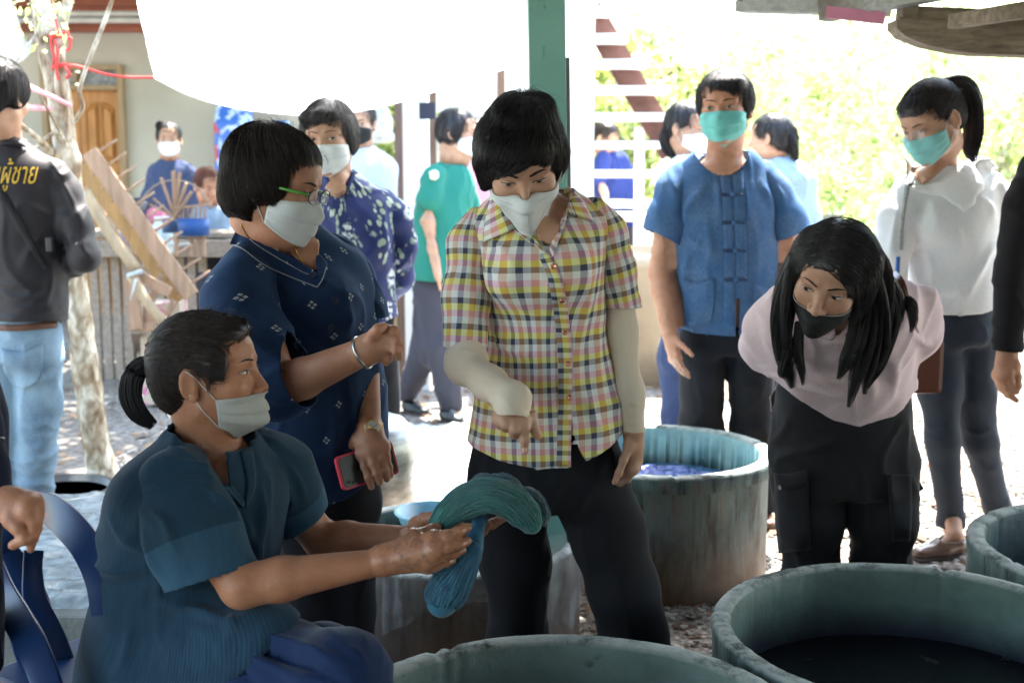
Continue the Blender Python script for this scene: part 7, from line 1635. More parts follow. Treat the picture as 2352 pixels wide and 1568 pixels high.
def person_G():                               # woman bending over
    q = crop(3000, 850, 1.845); q5 = crop(2900, 700, .9223)
    o = empty('person', P(1930, 900, 3.35) * A3(1, 1, 0), 'woman bending forward in pale pink shirt, long loose black hair, black mask under nose', 'person')
    Hd = Head(P(1910, 632, 2.80), yaw=-30, pitch=25, roll=-17, sc=1.06)
    B = SDF(); core_body(B, P(1918, 700, 2.92), P(1922, 790, 3.08), P(1935, 960, 3.36), LAT, [P(1810, 725, 3.06), P(2050, 715, 3.06)], [P(1865, 1000, 3.4), P(2010, 1000, 3.4)], [P(1868, 1180, 3.34), P(2020, 1180, 3.34)], [P(1870, 1460, 3.42), P(2020, 1450, 3.42)], .85)
    Hd.S.cone(Hd.w(0, -.03, -.06), P(1918, 705, 2.93), .048, .055, .03)
    H = SDF(); Hd.e(H, (0, -.016, .032), (.086, .108, .084), .01)
    for s in (-1, 1): Hd.e(H, (s * .070, -.02, -.02), (.026, .056, .085), .03)
    Hd.e(H, (0, -.065, -.05), (.075, .055, .08), .03)
    Hd.e(H, (-.010, .14, -.024), (.084, .105, .092), .012, 's')
    ho, hm = hair_mesh('hair', H, M_hair, o, .005, .0018)
    part = Hd.w(-.02, .03, .115)
    def flow(X):
        L = Hd.loc(X); side = np.sign(L[:, 0] + .018)[:, None]; return (Hd.M @ A3(1, 0, 0))[None] * side * np.clip(L[:, 2:3] * 12, 0, 1) + A3(0, 0, -1) * (1.1 - np.clip(L[:, 2:3] * 9, 0, 1)) + Hd.M @ A3(0, -.25, 0)
    strands('hair_strands', H, M_hair, o, flow, 4600, 9, .010, 5, .0006, (-.0005, .003), mesh=hm, wav=.12, face=(Hd, (-.010, .14, -.024), (.084, .105, .092)))
    Y0 = 2.82
    ribbonchain('long_hair', [P(1872, 545, 2.86), P(1830, 590, 2.83), P(1806, 680, 2.83), P(1800, 760, 2.85), P(1806, 830, 2.86), P(1820, 890, 2.87)], [.016, .022, .024, .022, .018, .008], M_hair, o, 1300, 16, 1, .0007, .45)
    ribbonchain('long_hair', [P(1835, 740, 2.83), P(1832, 800, 2.84), P(1842, 850, 2.84), P(1845, 885, 2.84)], [.010, .014, .010, .004], M_hair, o, 160, 14, 2, .0009)
    ribbonchain('long_hair', [P(1812, 800, 2.84), P(1798, 850, 2.86), P(1800, 870, 2.87)], [.015, .012, .006], M_hair, o, 160, 12, 3, .0009)
    for k_, (d0, d1, ex_, ey_) in enumerate(((-14, -22, 1925, 870), (0, 0, 1948, 935), (16, 14, 1985, 905), (24, 34, 2015, 850))):
        ribbonchain('long_hair', [P(1960, 545, 2.86), P(1996 + d0 * .6, 610, 2.83), P(2004 + d0, 690, 2.85), P(1994 + d1, 780 - k_ * 4, 2.87 + k_ * .01), P((1990 + d1 + ex_) / 2, (780 + ey_) / 2, 2.88 + k_ * .01), P(ex_, ey_, 2.90)], [.020, .024, .022, .020, .015, .004], M_hair, o, 900, 18, 40 + k_, .0007, .5)
    ribbonchain('long_hair', [P(2020, 640, 2.92), P(2045, 690, 2.93), P(2050, 740, 2.93), P(2020, 830, 2.93), P(1990, 890, 2.93)], [.028, .030, .024, .018, .006], M_hair, o, 700, 18, 5, .0010)
    ribbonchain('long_hair', [P(2060, 680, 2.97), P(2092, 700, 2.93), P(2098, 735, 2.92), P(2092, 765, 2.92)], [.012, .014, .012, .004], M_hair, o, 200, 14, 6, .0009)
    Hd.eyes(o, opening=.0044, look=(-.004, -.001), bthick=.0034, browz=.001)
    # mask pulled under the nose
    Hd.mask(o, M_maskk, zt=-.050, zts=-.030, zb=-.112, zbs=-.070, tm=80, bulge=.005, ridge=.006, pleat=0, chin=.006, strap=M_maskk)
    gr = Hd.mgrid; MB().tube([Vector(p) for p in Hd.wv(gr[0] + A3(0, .001, 0))], .0011, 5).build('mask_piping', simple('grey_piping', (.35, .36, .35), .6), o, smooth=True)
    A1 = SDF(); arm(A1, P(1800, 712, 3.05), P(1762, 795, 3.2), P(1840, 850, 3.42), (.048, .038, .035, .024)); auto_hand(A1, P(1842, 850, 3.42), A3(1, 0, -.1), A3(0, 1, 0), A3(0, 0, 1), .9)
    A2 = SDF(); arm(A2, P(2062, 700, 3.05), P(2106, 765, 3.2), P(2035, 840, 3.44), (.048, .038, .035, .024)); auto_hand(A2, P(2033, 840, 3.44), A3(-1, 0, -.1), A3(0, 1, 0), A3(0, 0, 1), .9)
    m = fabric('pale_pink', (.60, .47, .49), .8, var=.05, amp=.0003); m.b.inputs['Sheen Weight'].default_value = .05; tr_ = m.m
    T = SDF(); loft2(T, [(1945, 1010, 3.42, .20, .17), (1940, 935, 3.34, .202, .165), (1930, 860, 3.23, .195, .16), (1925, 800, 3.14, .198, .155), (1922, 750, 3.05, .20, .135), (1920, 722, 2.99, .175, .11), (1918, 702, 2.95, .12, .085), (1916, 688, 2.92, .08, .065)], LAT, ke=.03)
    T.chain([P(1806, 708, 3.05), P(1770, 750, 3.12), P(1762, 798, 3.2), P(1800, 842, 3.32)], [.058, .062, .056, .048], .05); T.chain([P(2058, 692, 3.05), P(2098, 722, 3.12), P(2106, 765, 3.2), P(2062, 806, 3.34)], [.058, .062, .056, .046], .05)
    vb = P(1908, 780, 2.95); hz_ = hem([(1700, 850), (1755, 858), (1850, 925), (1900, 950), (1962, 970), (2040, 945), (2100, 895), (2180, 870)], 3.18)
    def g_h(X): return np.where(X[:, 1] < 3.40, hz_(X), -1)
    def g_v(X): return np.where(X[:, 1] < 3.02, (X[:, 2] - vb[2]) * .45 - np.abs(X[:, 0] - vb[0] - (X[:, 2] - vb[2]) * .2), -1)
    fo = [([q(100, 900), q(160, 1000), q(210, 1080)], .010, 10), ([q(60, 720), q(120, 800), q(180, 900)], .008, 12), ([q(230, 1150), q(330, 1300), q(470, 1380)], .009, 14), ([q(520, 1220), q(620, 1240), q(720, 1220)], .007, 12), ([q(540, 1070), q(620, 1090), q(720, 1080)], .006, 10), ([q(820, 1500), q(960, 1420), q(1060, 1260)], .010, 14), ([q(1040, 1340), q(1070, 1180), q(1050, 1050)], .008, 12), ([q(1180, 480), q(1280, 560), q(1330, 680)], .012, 10), ([q(1240, 460), q(1330, 540), q(1380, 700)], .010, 9), ([q(1200, 900), q(1280, 960), q(1340, 940)], .010, 9), ([q(500, 920), q(560, 960), q(720, 940)], .006, 8), ([q(60, 1130), q(120, 1150), q(180, 1140)], .009, 7), ([q(780, 1100), q(790, 1300), q(790, 1530)], .003, 5), ([q(860, 1150), q(900, 1300), q(860, 1450)], .009, 14), ([q(120, 650), q(230, 560), q(270, 520)], .007, 9)]
    sh = cloth('shirt', T, .0075, [g_h, g_v], tr_, o, [P(1945, 1000, 3.4), P(1918, 700, 2.95)], (0, -1, -.3), .008, 6, fo, .008, 6, 5, 51, .0025, .17)
    bv = bvh_of(sh)
    ruled('collar', [[q(530, 880), q(580, 900), q(650, 860)], [q(520, 900), q(590, 940), q(680, 880)]], bv, tr_, sh, .006, 14, 5, .003, .003); ruled('collar', [[q(690, 880), q(760, 830), q(800, 780)], [q(745, 950), q(790, 880), q(820, 800)]], bv, tr_, sh, .006, 14, 5, .003, .003)
    ruled('placket', [[q(690, 900), q(700, 1100), q(740, 1350), q(780, 1540)], [q(745, 950), q(760, 1100), q(790, 1350), q(800, 1530)]], bv, tr_, sh, .003, 40, 4, .002); buttons(bv, [q(640, 980)], .004, tr_, sh)
    # trousers
    mk = fabric('black_cargo', (.015, .015, .017), .85, var=.25, amp=.0005).m
    L = SDF(); L.loft([P(1938, 1120, 3.36), P(1938, 1010, 3.37), P(1938, 870, 3.34)], [.195, .20, .185], [.14, .15, .15], LAT, .04); L.chain([P(1855, 1060, 3.37), P(1858, 1200, 3.34), P(1864, 1320, 3.36), P(1866, 1480, 3.42)], [.105, .088, .078, .075], .04); L.chain([P(2020, 1060, 3.37), P(2030, 1200, 3.34), P(2022, 1300, 3.36), P(2020, 1470, 3.42)], [.105, .086, .080, .075], .04)
    tr = cloth('trousers', L, .0095, [lambda X: .04 - X[:, 2]], mk, o, [P(1938, 900, 3.4), P(1938, 1450, 3.4)], (0, -1, 0), .006, 7, [([(1790, 960), (1850, 970), (1930, 1000)], .006, 8), ([(1900, 1040), (1940, 1100), (1960, 1150)], .006, 9), ([(1980, 1080), (1990, 1180), (1985, 1260)], .006, 10), ([(1790, 1040), (1840, 1060), (1900, 1060)], .005, 8), ([(1820, 1290), (1860, 1300), (1900, 1290)], .006, 8), ([(1980, 1270), (2030, 1290), (2080, 1270)], .006, 8)], .009, 6, 5, 52)
    bv = bvh_of(tr)
    ruled('cargo_pocket', [[(1782, 1090), (1780, 1160), (1790, 1270)], [(1855, 1080), (1858, 1160), (1864, 1260)]], bv, mk, tr, .014, 20, 8, .006); ruled('pocket_flap', [[(1778, 1086), (1815, 1090), (1858, 1078)], [(1780, 1112), (1815, 1124), (1858, 1110)]], bv, mk, tr, .020, 16, 4, .003)
    ruled('cargo_pocket', [[(2040, 1090), (2045, 1160), (2050, 1240)], [(2092, 1090), (2094, 1160), (2090, 1240)]], bv, mk, tr, .014, 20, 8, .006)
    MB().bar(P(2088, 1090, 3.34), P(2112, 1128, 3.34), .03, .006, up=(0, 1, 0), bevel=.002).build('pocket_flap', mk, tr); buttons(bvh_of(*[c for c in tr.children if c.name.startswith('pocket_flap')]), [(1794, 1118)], .006, simple('snap', (.25, .26, .26), .35, Metallic=.8), tr)
    sm = simple('black_trainer', (.02, .02, .02), .6); shoe('shoe', o, A3(.82, 3.50, 0), A3(.80, 3.24, 0), sm); shoe('shoe', o, A3(1.02, 3.50, 0), A3(1.04, 3.24, 0), sm)
    body_mesh(o, [(B, .012, (sh, tr)), (Hd.S, .0027, (sh,)), (A1, .005, (sh,)), (A2, .005, (sh,))], M_skinA)
    # brown leather bag strap over the shoulder
    bg_ = empty('shoulder_bag', P(2120, 830, 3.45), 'brown leather shoulder bag behind the bending woman', 'bag'); lm = Mat('brown_strap', .35, .5); lm.color((.13, .045, .025)); lm.bump(lm.noise(lm.geo(), 120, 2), .001, .5); lm = lm.m
    c = spline([P(2048, 632, 3.02), P(2064, 652, 2.955), P(2076, 695, 2.945), P(2086, 735, 2.955), P(2096, 765, 3.0), P(2108, 790, 3.12)], 26); V = []
    for i, p_ in enumerate(c):
        t_ = nrm(c[min(i + 1, 25)] - c[max(i - 1, 0)]); s_ = nrm(np.cross(t_, A3(-.35, -1, .15))); n_ = np.cross(s_, t_)
        for a, b in ((-1, -1), (1, -1), (1, 1), (-1, 1)): V.append(p_ + s_ * a * .0155 + n_ * b * .003)
    mesh_np('strap', np.array(V), np.array([(i * 4 + k, i * 4 + (k + 1) % 4, i * 4 + 4 + (k + 1) % 4, i * 4 + 4 + k) for i in range(25) for k in range(4)]), lm, bg_, True); MB().box(P(2120, 800, 3.50) + A3(0, 0, -.05), (.11, .06, .16), bevel=.015).build('bag_body', lm, bg_)
    MB().tube([Vector(p) for p in P(2100, 788, 3.06) + A3(1, 0, 0) * 0 + np.stack([.010 * np.cos(np.linspace(0, 6.28, 16)), np.zeros(16), .010 * np.sin(np.linspace(0, 6.28, 16))], 1)], .0025, 6).build('buckle', bpy.data.materials['gold'], bg_)
person_G()

def person_H():                               # woman in the white blouse
    q = crop(3300, 0, 1.568)
    o = empty('person', P(2200, 900, 4.2) * A3(1, 1, 0), 'woman in white scalloped blouse looking down, high ponytail and aqua mask', 'person')
    Hd = Head(P(2138, 279, 4.02), yaw=-60, pitch=26, roll=4, sc=1.07)
    B = SDF(); core_body(B, P(2158, 380, 4.1), P(2175, 480, 4.14), P(2195, 720, 4.18), LAT, [P(2085, 440, 4.1), P(2270, 425, 4.16)], [P(2155, 760, 4.18), P(2235, 760, 4.2)], [P(2160, 960, 4.12), P(2235, 950, 4.2)], [P(2185, 1215, 4.2), P(2295, 1180, 4.3)])
    Hd.S.cone(Hd.w(0, -.03, -.06), P(2160, 400, 4.12), .047, .054, .03); Hd.S.ell(P(2150, 420, 4.07), (.09, .05, .06), None, .03)
    def ex(H): Hd.e(H, (0, .055, .065), (.055, .035, .028), .02)
    tie = Hd.w(0, -.088, .085)
    def fl(X): d = tie - X; return d / (np.linalg.norm(d, axis=1)[:, None] + .005)
    cap_hair(Hd, o, M_hair, vol=(.080, .102, .088), extra=ex, flow=fl, seed=13, n=2600, cut_c=(0, .14, -.030), cut_r=(.095, .104, .090))
    ribbonchain('ponytail', [tie, P(2196, 190, 4.05), P(2222, 200, 4.05), P(2238, 240, 4.06), P(2238, 300, 4.07), P(2230, 345, 4.08), P(2238, 372, 4.08)], [.012, .022, .026, .032, .032, .026, .010], M_hair, o, 1500, 18, 7, .0013)
    Hd.eyes(o, opening=.0030, look=(0, -.002), bthick=.0026)
    Hd.mask(o, M_maskg2, zt=-.016, zts=-.020, zb=-.116, zbs=-.075, tm=72, bulge=.012, ridge=.003, pleat=.0034)
    gl = Mat('thin_lens', .05, .5); gl.color((.85, .88, .9)); gl.b.inputs['Alpha'].default_value = .15; gm = simple('thin_frame', (.25, .2, .18), .3)
    for s in (-1, 1):
        ring = [Hd.w(s * .032 + .023 * math.cos(a), .097 - abs(math.cos(a)) * .003, -.003 + .019 * math.sin(a)) for a in np.linspace(0, 2 * math.pi, 24)]
        MB().tube([Vector(p) for p in ring], .0008, 5).build('glasses_rim', gm, o, smooth=True); mesh_np('lens', [Hd.w(s * .032, .097, -.003)] + ring[:-1], np.array([(0, i + 1, (i + 1) % 23 + 1) for i in range(23)]), gl.m, o)
        MB().tube([Vector(Hd.w(s * .055, .094, .0)), Vector(Hd.w(s * .078, .05, .002)), Vector(Hd.w(s * .084, -.01, .008))], .0009, 5).build('temple_arm', gm, o, smooth=True)
    m = fabric('white_cotton', (.70, .72, .74), .8, var=.03, amp=.0003); m.b.inputs['Sheen Weight'].default_value = .03; m = m.m
    T = SDF(); loft2(T, [(2198, 790, 4.19, .165, .13), (2192, 725, 4.19, .165, .13), (2188, 640, 4.18, .158, .128), (2184, 560, 4.16, .158, .125), (2182, 490, 4.15, .162, .118), (2180, 450, 4.14, .165, .10), (2176, 425, 4.13, .155, .088), (2170, 402, 4.13, .115, .078), (2164, 385, 4.12, .08, .068), (2160, 368, 4.12, .068, .06)], LAT, ke=.02)
    T.ell(P(2140, 520, 4.07), (.06, .05, .06), None, .05)
    T.chain([P(2086, 440, 4.11), P(2062, 500, 4.1), P(2052, 570, 4.08), P(2046, 680, 4.12)], [.052, .058, .054, .045], .04); T.chain([P(2268, 428, 4.16), P(2305, 470, 4.18), P(2326, 560, 4.2), P(2330, 660, 4.18)], [.052, .056, .050, .040], .04)
    vb = P(2128, 414, 4.02)
    def g_v(X): return np.where(X[:, 1] < 4.14, (X[:, 2] - vb[2]) * .95 - np.abs(X[:, 0] - vb[0] - (X[:, 2] - vb[2]) * .45), -1)
    sh = cloth('blouse', T, .0085, [hem([(2000, 700), (2066, 706), (2100, 716), (2180, 722), (2250, 718), (2292, 706), (2300, 640), (2360, 620)], 4.1), g_v, lambda X: X[:, 2] - zpx(374, 4.12)], m, o, [P(2195, 740, 4.18), P(2165, 380, 4.12)], (0, -1, 0), .006, 7,
       [([q(960, 1230), q(1040, 1290), q(1060, 1400)], .008, 7), ([q(1100, 1100), q(1130, 1250), q(1150, 1400)], .008, 8), ([q(820, 1420), q(840, 1500), q(830, 1600)], .008, 12), ([q(640, 1200), q(700, 1350), q(720, 1500)], .005, 14), ([(2280, 560), (2250, 620), (2200, 660)], .007, 12), ([(2120, 560), (2140, 620), (2130, 690)], .005, 12), ([(2060, 480), (2050, 540), (2045, 600)], .006, 7), ([(2090, 640), (2160, 670), (2230, 660)], .006, 9)], .007, 5, 4, 61, .003, .16)
    bv = bvh_of(sh)
    inner = [q(545, 1170), q(660, 1145), q(740, 1120), q(840, 1030), q(950, 985), q(1030, 990)]; out_ = spline([q(530, 1180), q(640, 1215), q(760, 1240), q(880, 1320), q(960, 1225), q(1020, 1120), q(1075, 1045)], 40)
    out_ = [(x + 3.2 * math.sin(i * 1.15), y + 3.6 * abs(math.sin(i * .58))) for i, (x, y) in enumerate(out_)]
    ruled('scalloped_collar', [inner, out_], bv, m, sh, .007, 60, 7, .002, .003)
    jm = fabric('dark_jeans', (.028, .036, .050), .8, var=.15, amp=.0008).m
    L = SDF(); L.loft([P(2200, 790, 4.19), P(2190, 700, 4.19)], [.145, .135], [.12, .11], LAT, .04); L.chain([P(2158, 790, 4.18), P(2160, 900, 4.14), P(2166, 1010, 4.12), P(2184, 1200, 4.18), P(2186, 1240, 4.2)], [.082, .070, .056, .044, .043], .03); L.chain([P(2238, 790, 4.2), P(2236, 900, 4.2), P(2252, 1010, 4.22), P(2290, 1160, 4.28), P(2300, 1200, 4.3)], [.084, .074, .058, .046, .045], .03)
    hp = P(2186, 1205, 4.19)[2]; tr = cloth('jeans', L, .009, [lambda X: hp - X[:, 2]], jm, o, [P(2195, 720, 4.2), P(2200, 1200, 4.2)], (0, -1, 0), .003, 8, [([(2120, 975), (2150, 985), (2190, 978)], .007, 5), ([(2120, 1000), (2150, 1008), (2188, 1000)], .006, 5), ([(2215, 985), (2245, 996), (2280, 985)], .007, 5), ([(2120, 830), (2170, 850), (2200, 840)], .004, 7), ([(2250, 1060), (2270, 1080), (2290, 1075)], .005, 6)], .004, 7, 6, 62)
    sm = Mat('bronze_loafer', .22, .6); sm.color((.12, .075, .055)); sm = sm.m
    shoe('loafer', o, G(2210, 1274), G(2096, 1287), sm, .042); shoe('loafer', o, P(2300, 1200, 4.36) * A3(1, 1, 0), P(2262, 1200, 4.15) * A3(1, 1, 0), sm, .040)
    hcn = P(2118, 1247, 4.08)
    for i in (-1, 1): MB().tube([Vector(hcn), Vector(hcn + A3(i * .012 - .004, -.01, .008)), Vector(hcn + A3(i * .02 - .006, -.012, 0))], .0025, 6).build('bow', simple('bow_dark', (.03, .02, .02), .5), o)
    A1 = SDF(); arm(A1, P(2086, 440, 4.11), P(2048, 640, 4.1), P(2075, 760, 4.0), (.045, .036, .034, .024)); auto_hand(A1, P(2077, 765, 4.0), A3(.3, -.2, -1), A3(.9, 0, 0), A3(0, -1, 0), .9)
    A2 = SDF(); arm(A2, P(2272, 430, 4.16), P(2330, 640, 4.2), P(2300, 720, 4.28), (.045, .036, .034, .024)); auto_hand(A2, P(2300, 725, 4.28), A3(-.3, .3, -1), A3(-.9, 0, 0), A3(0, -1, 0), .9)
    F1 = SDF(); F1.cone(P(2186, 1180, 4.2), G(2192, 1275) + A3(0, 0, .07), .030, .026, .02); F1.cone(G(2192, 1275) + A3(0, 0, .06), G(2160, 1280) + A3(0, 0, .045), .026, .016, .02)
    body_mesh(o, [(B, .013, (sh, tr)), (Hd.S, .0035, (sh,)), (A1, .005, (sh,)), (A2, .005, (sh,)), (F1, .005)], M_skinA)
    # patterned strap across her chest
    sb = empty('crossbody_bag', P(2072, 700, 4.25), 'patterned crossbody strap and blue pouch worn by the white blouse woman', 'bag')
    sm_ = Mat('patterned_strap', .7, .2); v_ = sm_.voro(sm_.attr('pc'), 90); sm_.color(sm_.mix(sm_.ramp(v_.outputs['Distance'], [(.2, (1,) * 3), (.3, (0,) * 3)]), (.42, .42, .40), (.05, .12, .16)))
    st = ruled('strap', [[q(470, 970), q(510, 1020), q(500, 1170), q(478, 1350), q(462, 1568)], [q(505, 955), q(560, 1060), q(530, 1180), q(500, 1350), q(488, 1568)]], bv, sm_.m, sb, .010, 40, 3, .002)
    ruled('strap', [[q(548, 1045), q(520, 1165)], [q(590, 1055), q(542, 1165)]], bv, simple('grey_strap', (.06, .07, .08), .7), sb, .011, 12, 3, .002)
    MB().box(P(2062, 610, 4.0), (.012, .012, .06), bevel=.003).build('blue_tag', simple('blue_tag', (.03, .14, .42), .5), sb)
person_H()

def person_D():                               # floral shirt woman
    q = crop(800, 300, 1.568)
    o = empty('person', P(810, 800, 4.3) * A3(1, 1, 0), 'older woman in navy floral shirt with short greying hair, hands behind her back', 'person')
    Hd = Head(P(755, 317, 4.2), yaw=-6, pitch=4, roll=3, sc=1.08)
    B = SDF(); core_body(B, P(768, 400, 4.25), P(790, 500, 4.28), P(810, 760, 4.3), LAT, [P(720, 450, 4.28), P(880, 455, 4.28)], [P(770, 800, 4.3), P(860, 800, 4.3)], [P(775, 1000, 4.3), P(872, 1000, 4.3)], [P(780, 1240, 4.35), P(880, 1230, 4.35)])
    Hd.S.cone(Hd.w(0, -.03, -.06), P(772, 430, 4.26), .050, .058, .03); Hd.S.ell(P(778, 440, 4.2), (.07, .05, .06), None, .03)
    def ex(H):
        for s in (-1, 1): Hd.e(H, (s * .068, -.015, .000), (.022, .050, .055), .02)
        Hd.e(H, (-.01, .055, .068), (.062, .036, .026), .02)
    cap_hair(Hd, o, M_hairg, extra=ex, seed=17, n=2400, cut_c=(.004, .135, -.036), cut_r=(.076, .098, .084), crown=(.02, .0, .13))
    Hd.eyes(o, opening=.0042, look=(.003, 0), bthick=.002); Hd.mask(o, M_maskw, zt=-.016, zts=-.024, zb=-.118, zbs=-.082, tm=74, bulge=.012, ridge=.006, pleat=.002)
    m = floral()
    T = SDF(); loft2(T, [(815, 790, 4.32, .165, .14), (812, 720, 4.3, .160, .14), (808, 640, 4.3, .155, .138), (806, 560, 4.29, .160, .135), (806, 500, 4.28, .168, .12), (804, 465, 4.28, .170, .10), (796, 440, 4.28, .135, .085), (785, 420, 4.27, .09, .07), (776, 395, 4.27, .066, .06)], LAT, ke=.02)
    T.ell(P(850, 560, 4.2), (.06, .05, .07), None, .05)
    vb = P(776, 442, 4.15); g_v = lambda X: np.where(X[:, 1] < 4.25, (X[:, 2] - vb[2]) * .55 - np.abs(X[:, 0] - vb[0]), -1)
    sh = cloth('shirt', T, .008, [hem([(700, 740), (760, 765), (840, 760), (900, 735), (960, 730)], 4.2), g_v, lambda X: X[:, 2] - zpx(398, 4.27)], m, o, [P(812, 780, 4.3), P(780, 400, 4.27)], (0, -1, 0), .006, 7, [([q(780, 800), q(860, 900), q(900, 1000)], .006, 9), ([q(1150, 800), q(1160, 1000), q(1170, 1200)], .008, 6), ([q(1000, 1250), q(1080, 1330), q(1150, 1400)], .006, 10), ([q(840, 750), q(870, 850), q(930, 1000)], .003, 5)], .006, 7, 4, 71, .003, .16)
    S1 = SDF(); S1.chain([P(880, 462, 4.29), P(905, 500, 4.3), P(922, 570, 4.34), P(918, 640, 4.40), P(872, 700, 4.46)], [.050, .055, .052, .046, .038], .04)
    sl = cloth('sleeve', S1, .007, [lambda X: -np.ones(len(X))], m, sh, [P(880, 462, 4.29), P(922, 590, 4.34), P(872, 700, 4.46)], (0, -1, 0), .005, 8, [([(935, 600), (915, 615), (895, 620)], .008, 6), ([(930, 560), (915, 590), (900, 600)], .006, 6), ([(900, 650), (915, 660), (930, 655)], .006, 5)], .006, 7, 6, 72, .003, .05)
    S2 = SDF(); S2.chain([P(728, 462, 4.29), P(700, 520, 4.3), P(690, 600, 4.36), P(730, 700, 4.44)], [.050, .054, .048, .038], .04); sl2 = cloth('sleeve', S2, .010, [lambda X: -np.ones(len(X))], m, sh, [P(728, 462, 4.29), P(730, 700, 4.44)], (0, -1, 0), .005, 8, [], .006, 7, 6, 73, .003, .05)
    bv = bvh_of(sh); ruled('collar_stand', [[q(800, 645), q(830, 700), q(860, 745)], [q(785, 655), q(800, 710), q(840, 770)]], bv, m, sh, .006, 12, 4, .003); ruled('collar_stand', [[q(960, 590), q(900, 680), q(868, 745)], [q(985, 610), q(930, 720), q(885, 770)]], bv, m, sh, .006, 12, 4, .003)
    L = SDF(); L.loft([P(815, 800, 4.33), P(812, 720, 4.31)], [.15, .145], [.125, .12], LAT, .04); L.chain([P(772, 800, 4.32), P(778, 1010, 4.33), P(782, 1240, 4.36)], [.085, .068, .06], .03); L.chain([P(862, 800, 4.32), P(874, 1010, 4.33), P(882, 1235, 4.36)], [.083, .068, .06], .03)
    tr = cloth('trousers', L, .013, [lambda X: .04 - X[:, 2]], M_black, o, [P(812, 740, 4.3), P(812, 1240, 4.3)], crease=.007, seed=74)
    sm = simple('plain_black_shoe', (.02, .02, .02), .5)
    for px in (782, 882): c = P(px, 900, 4.4) * A3(1, 1, 0); shoe('shoe', o, c, c + A3(0, -.24, 0), sm)
    body_mesh(o, [(B, .013, (sh, sl, sl2, tr)), (Hd.S, .0035, (sh,))], M_skinA)
person_D()

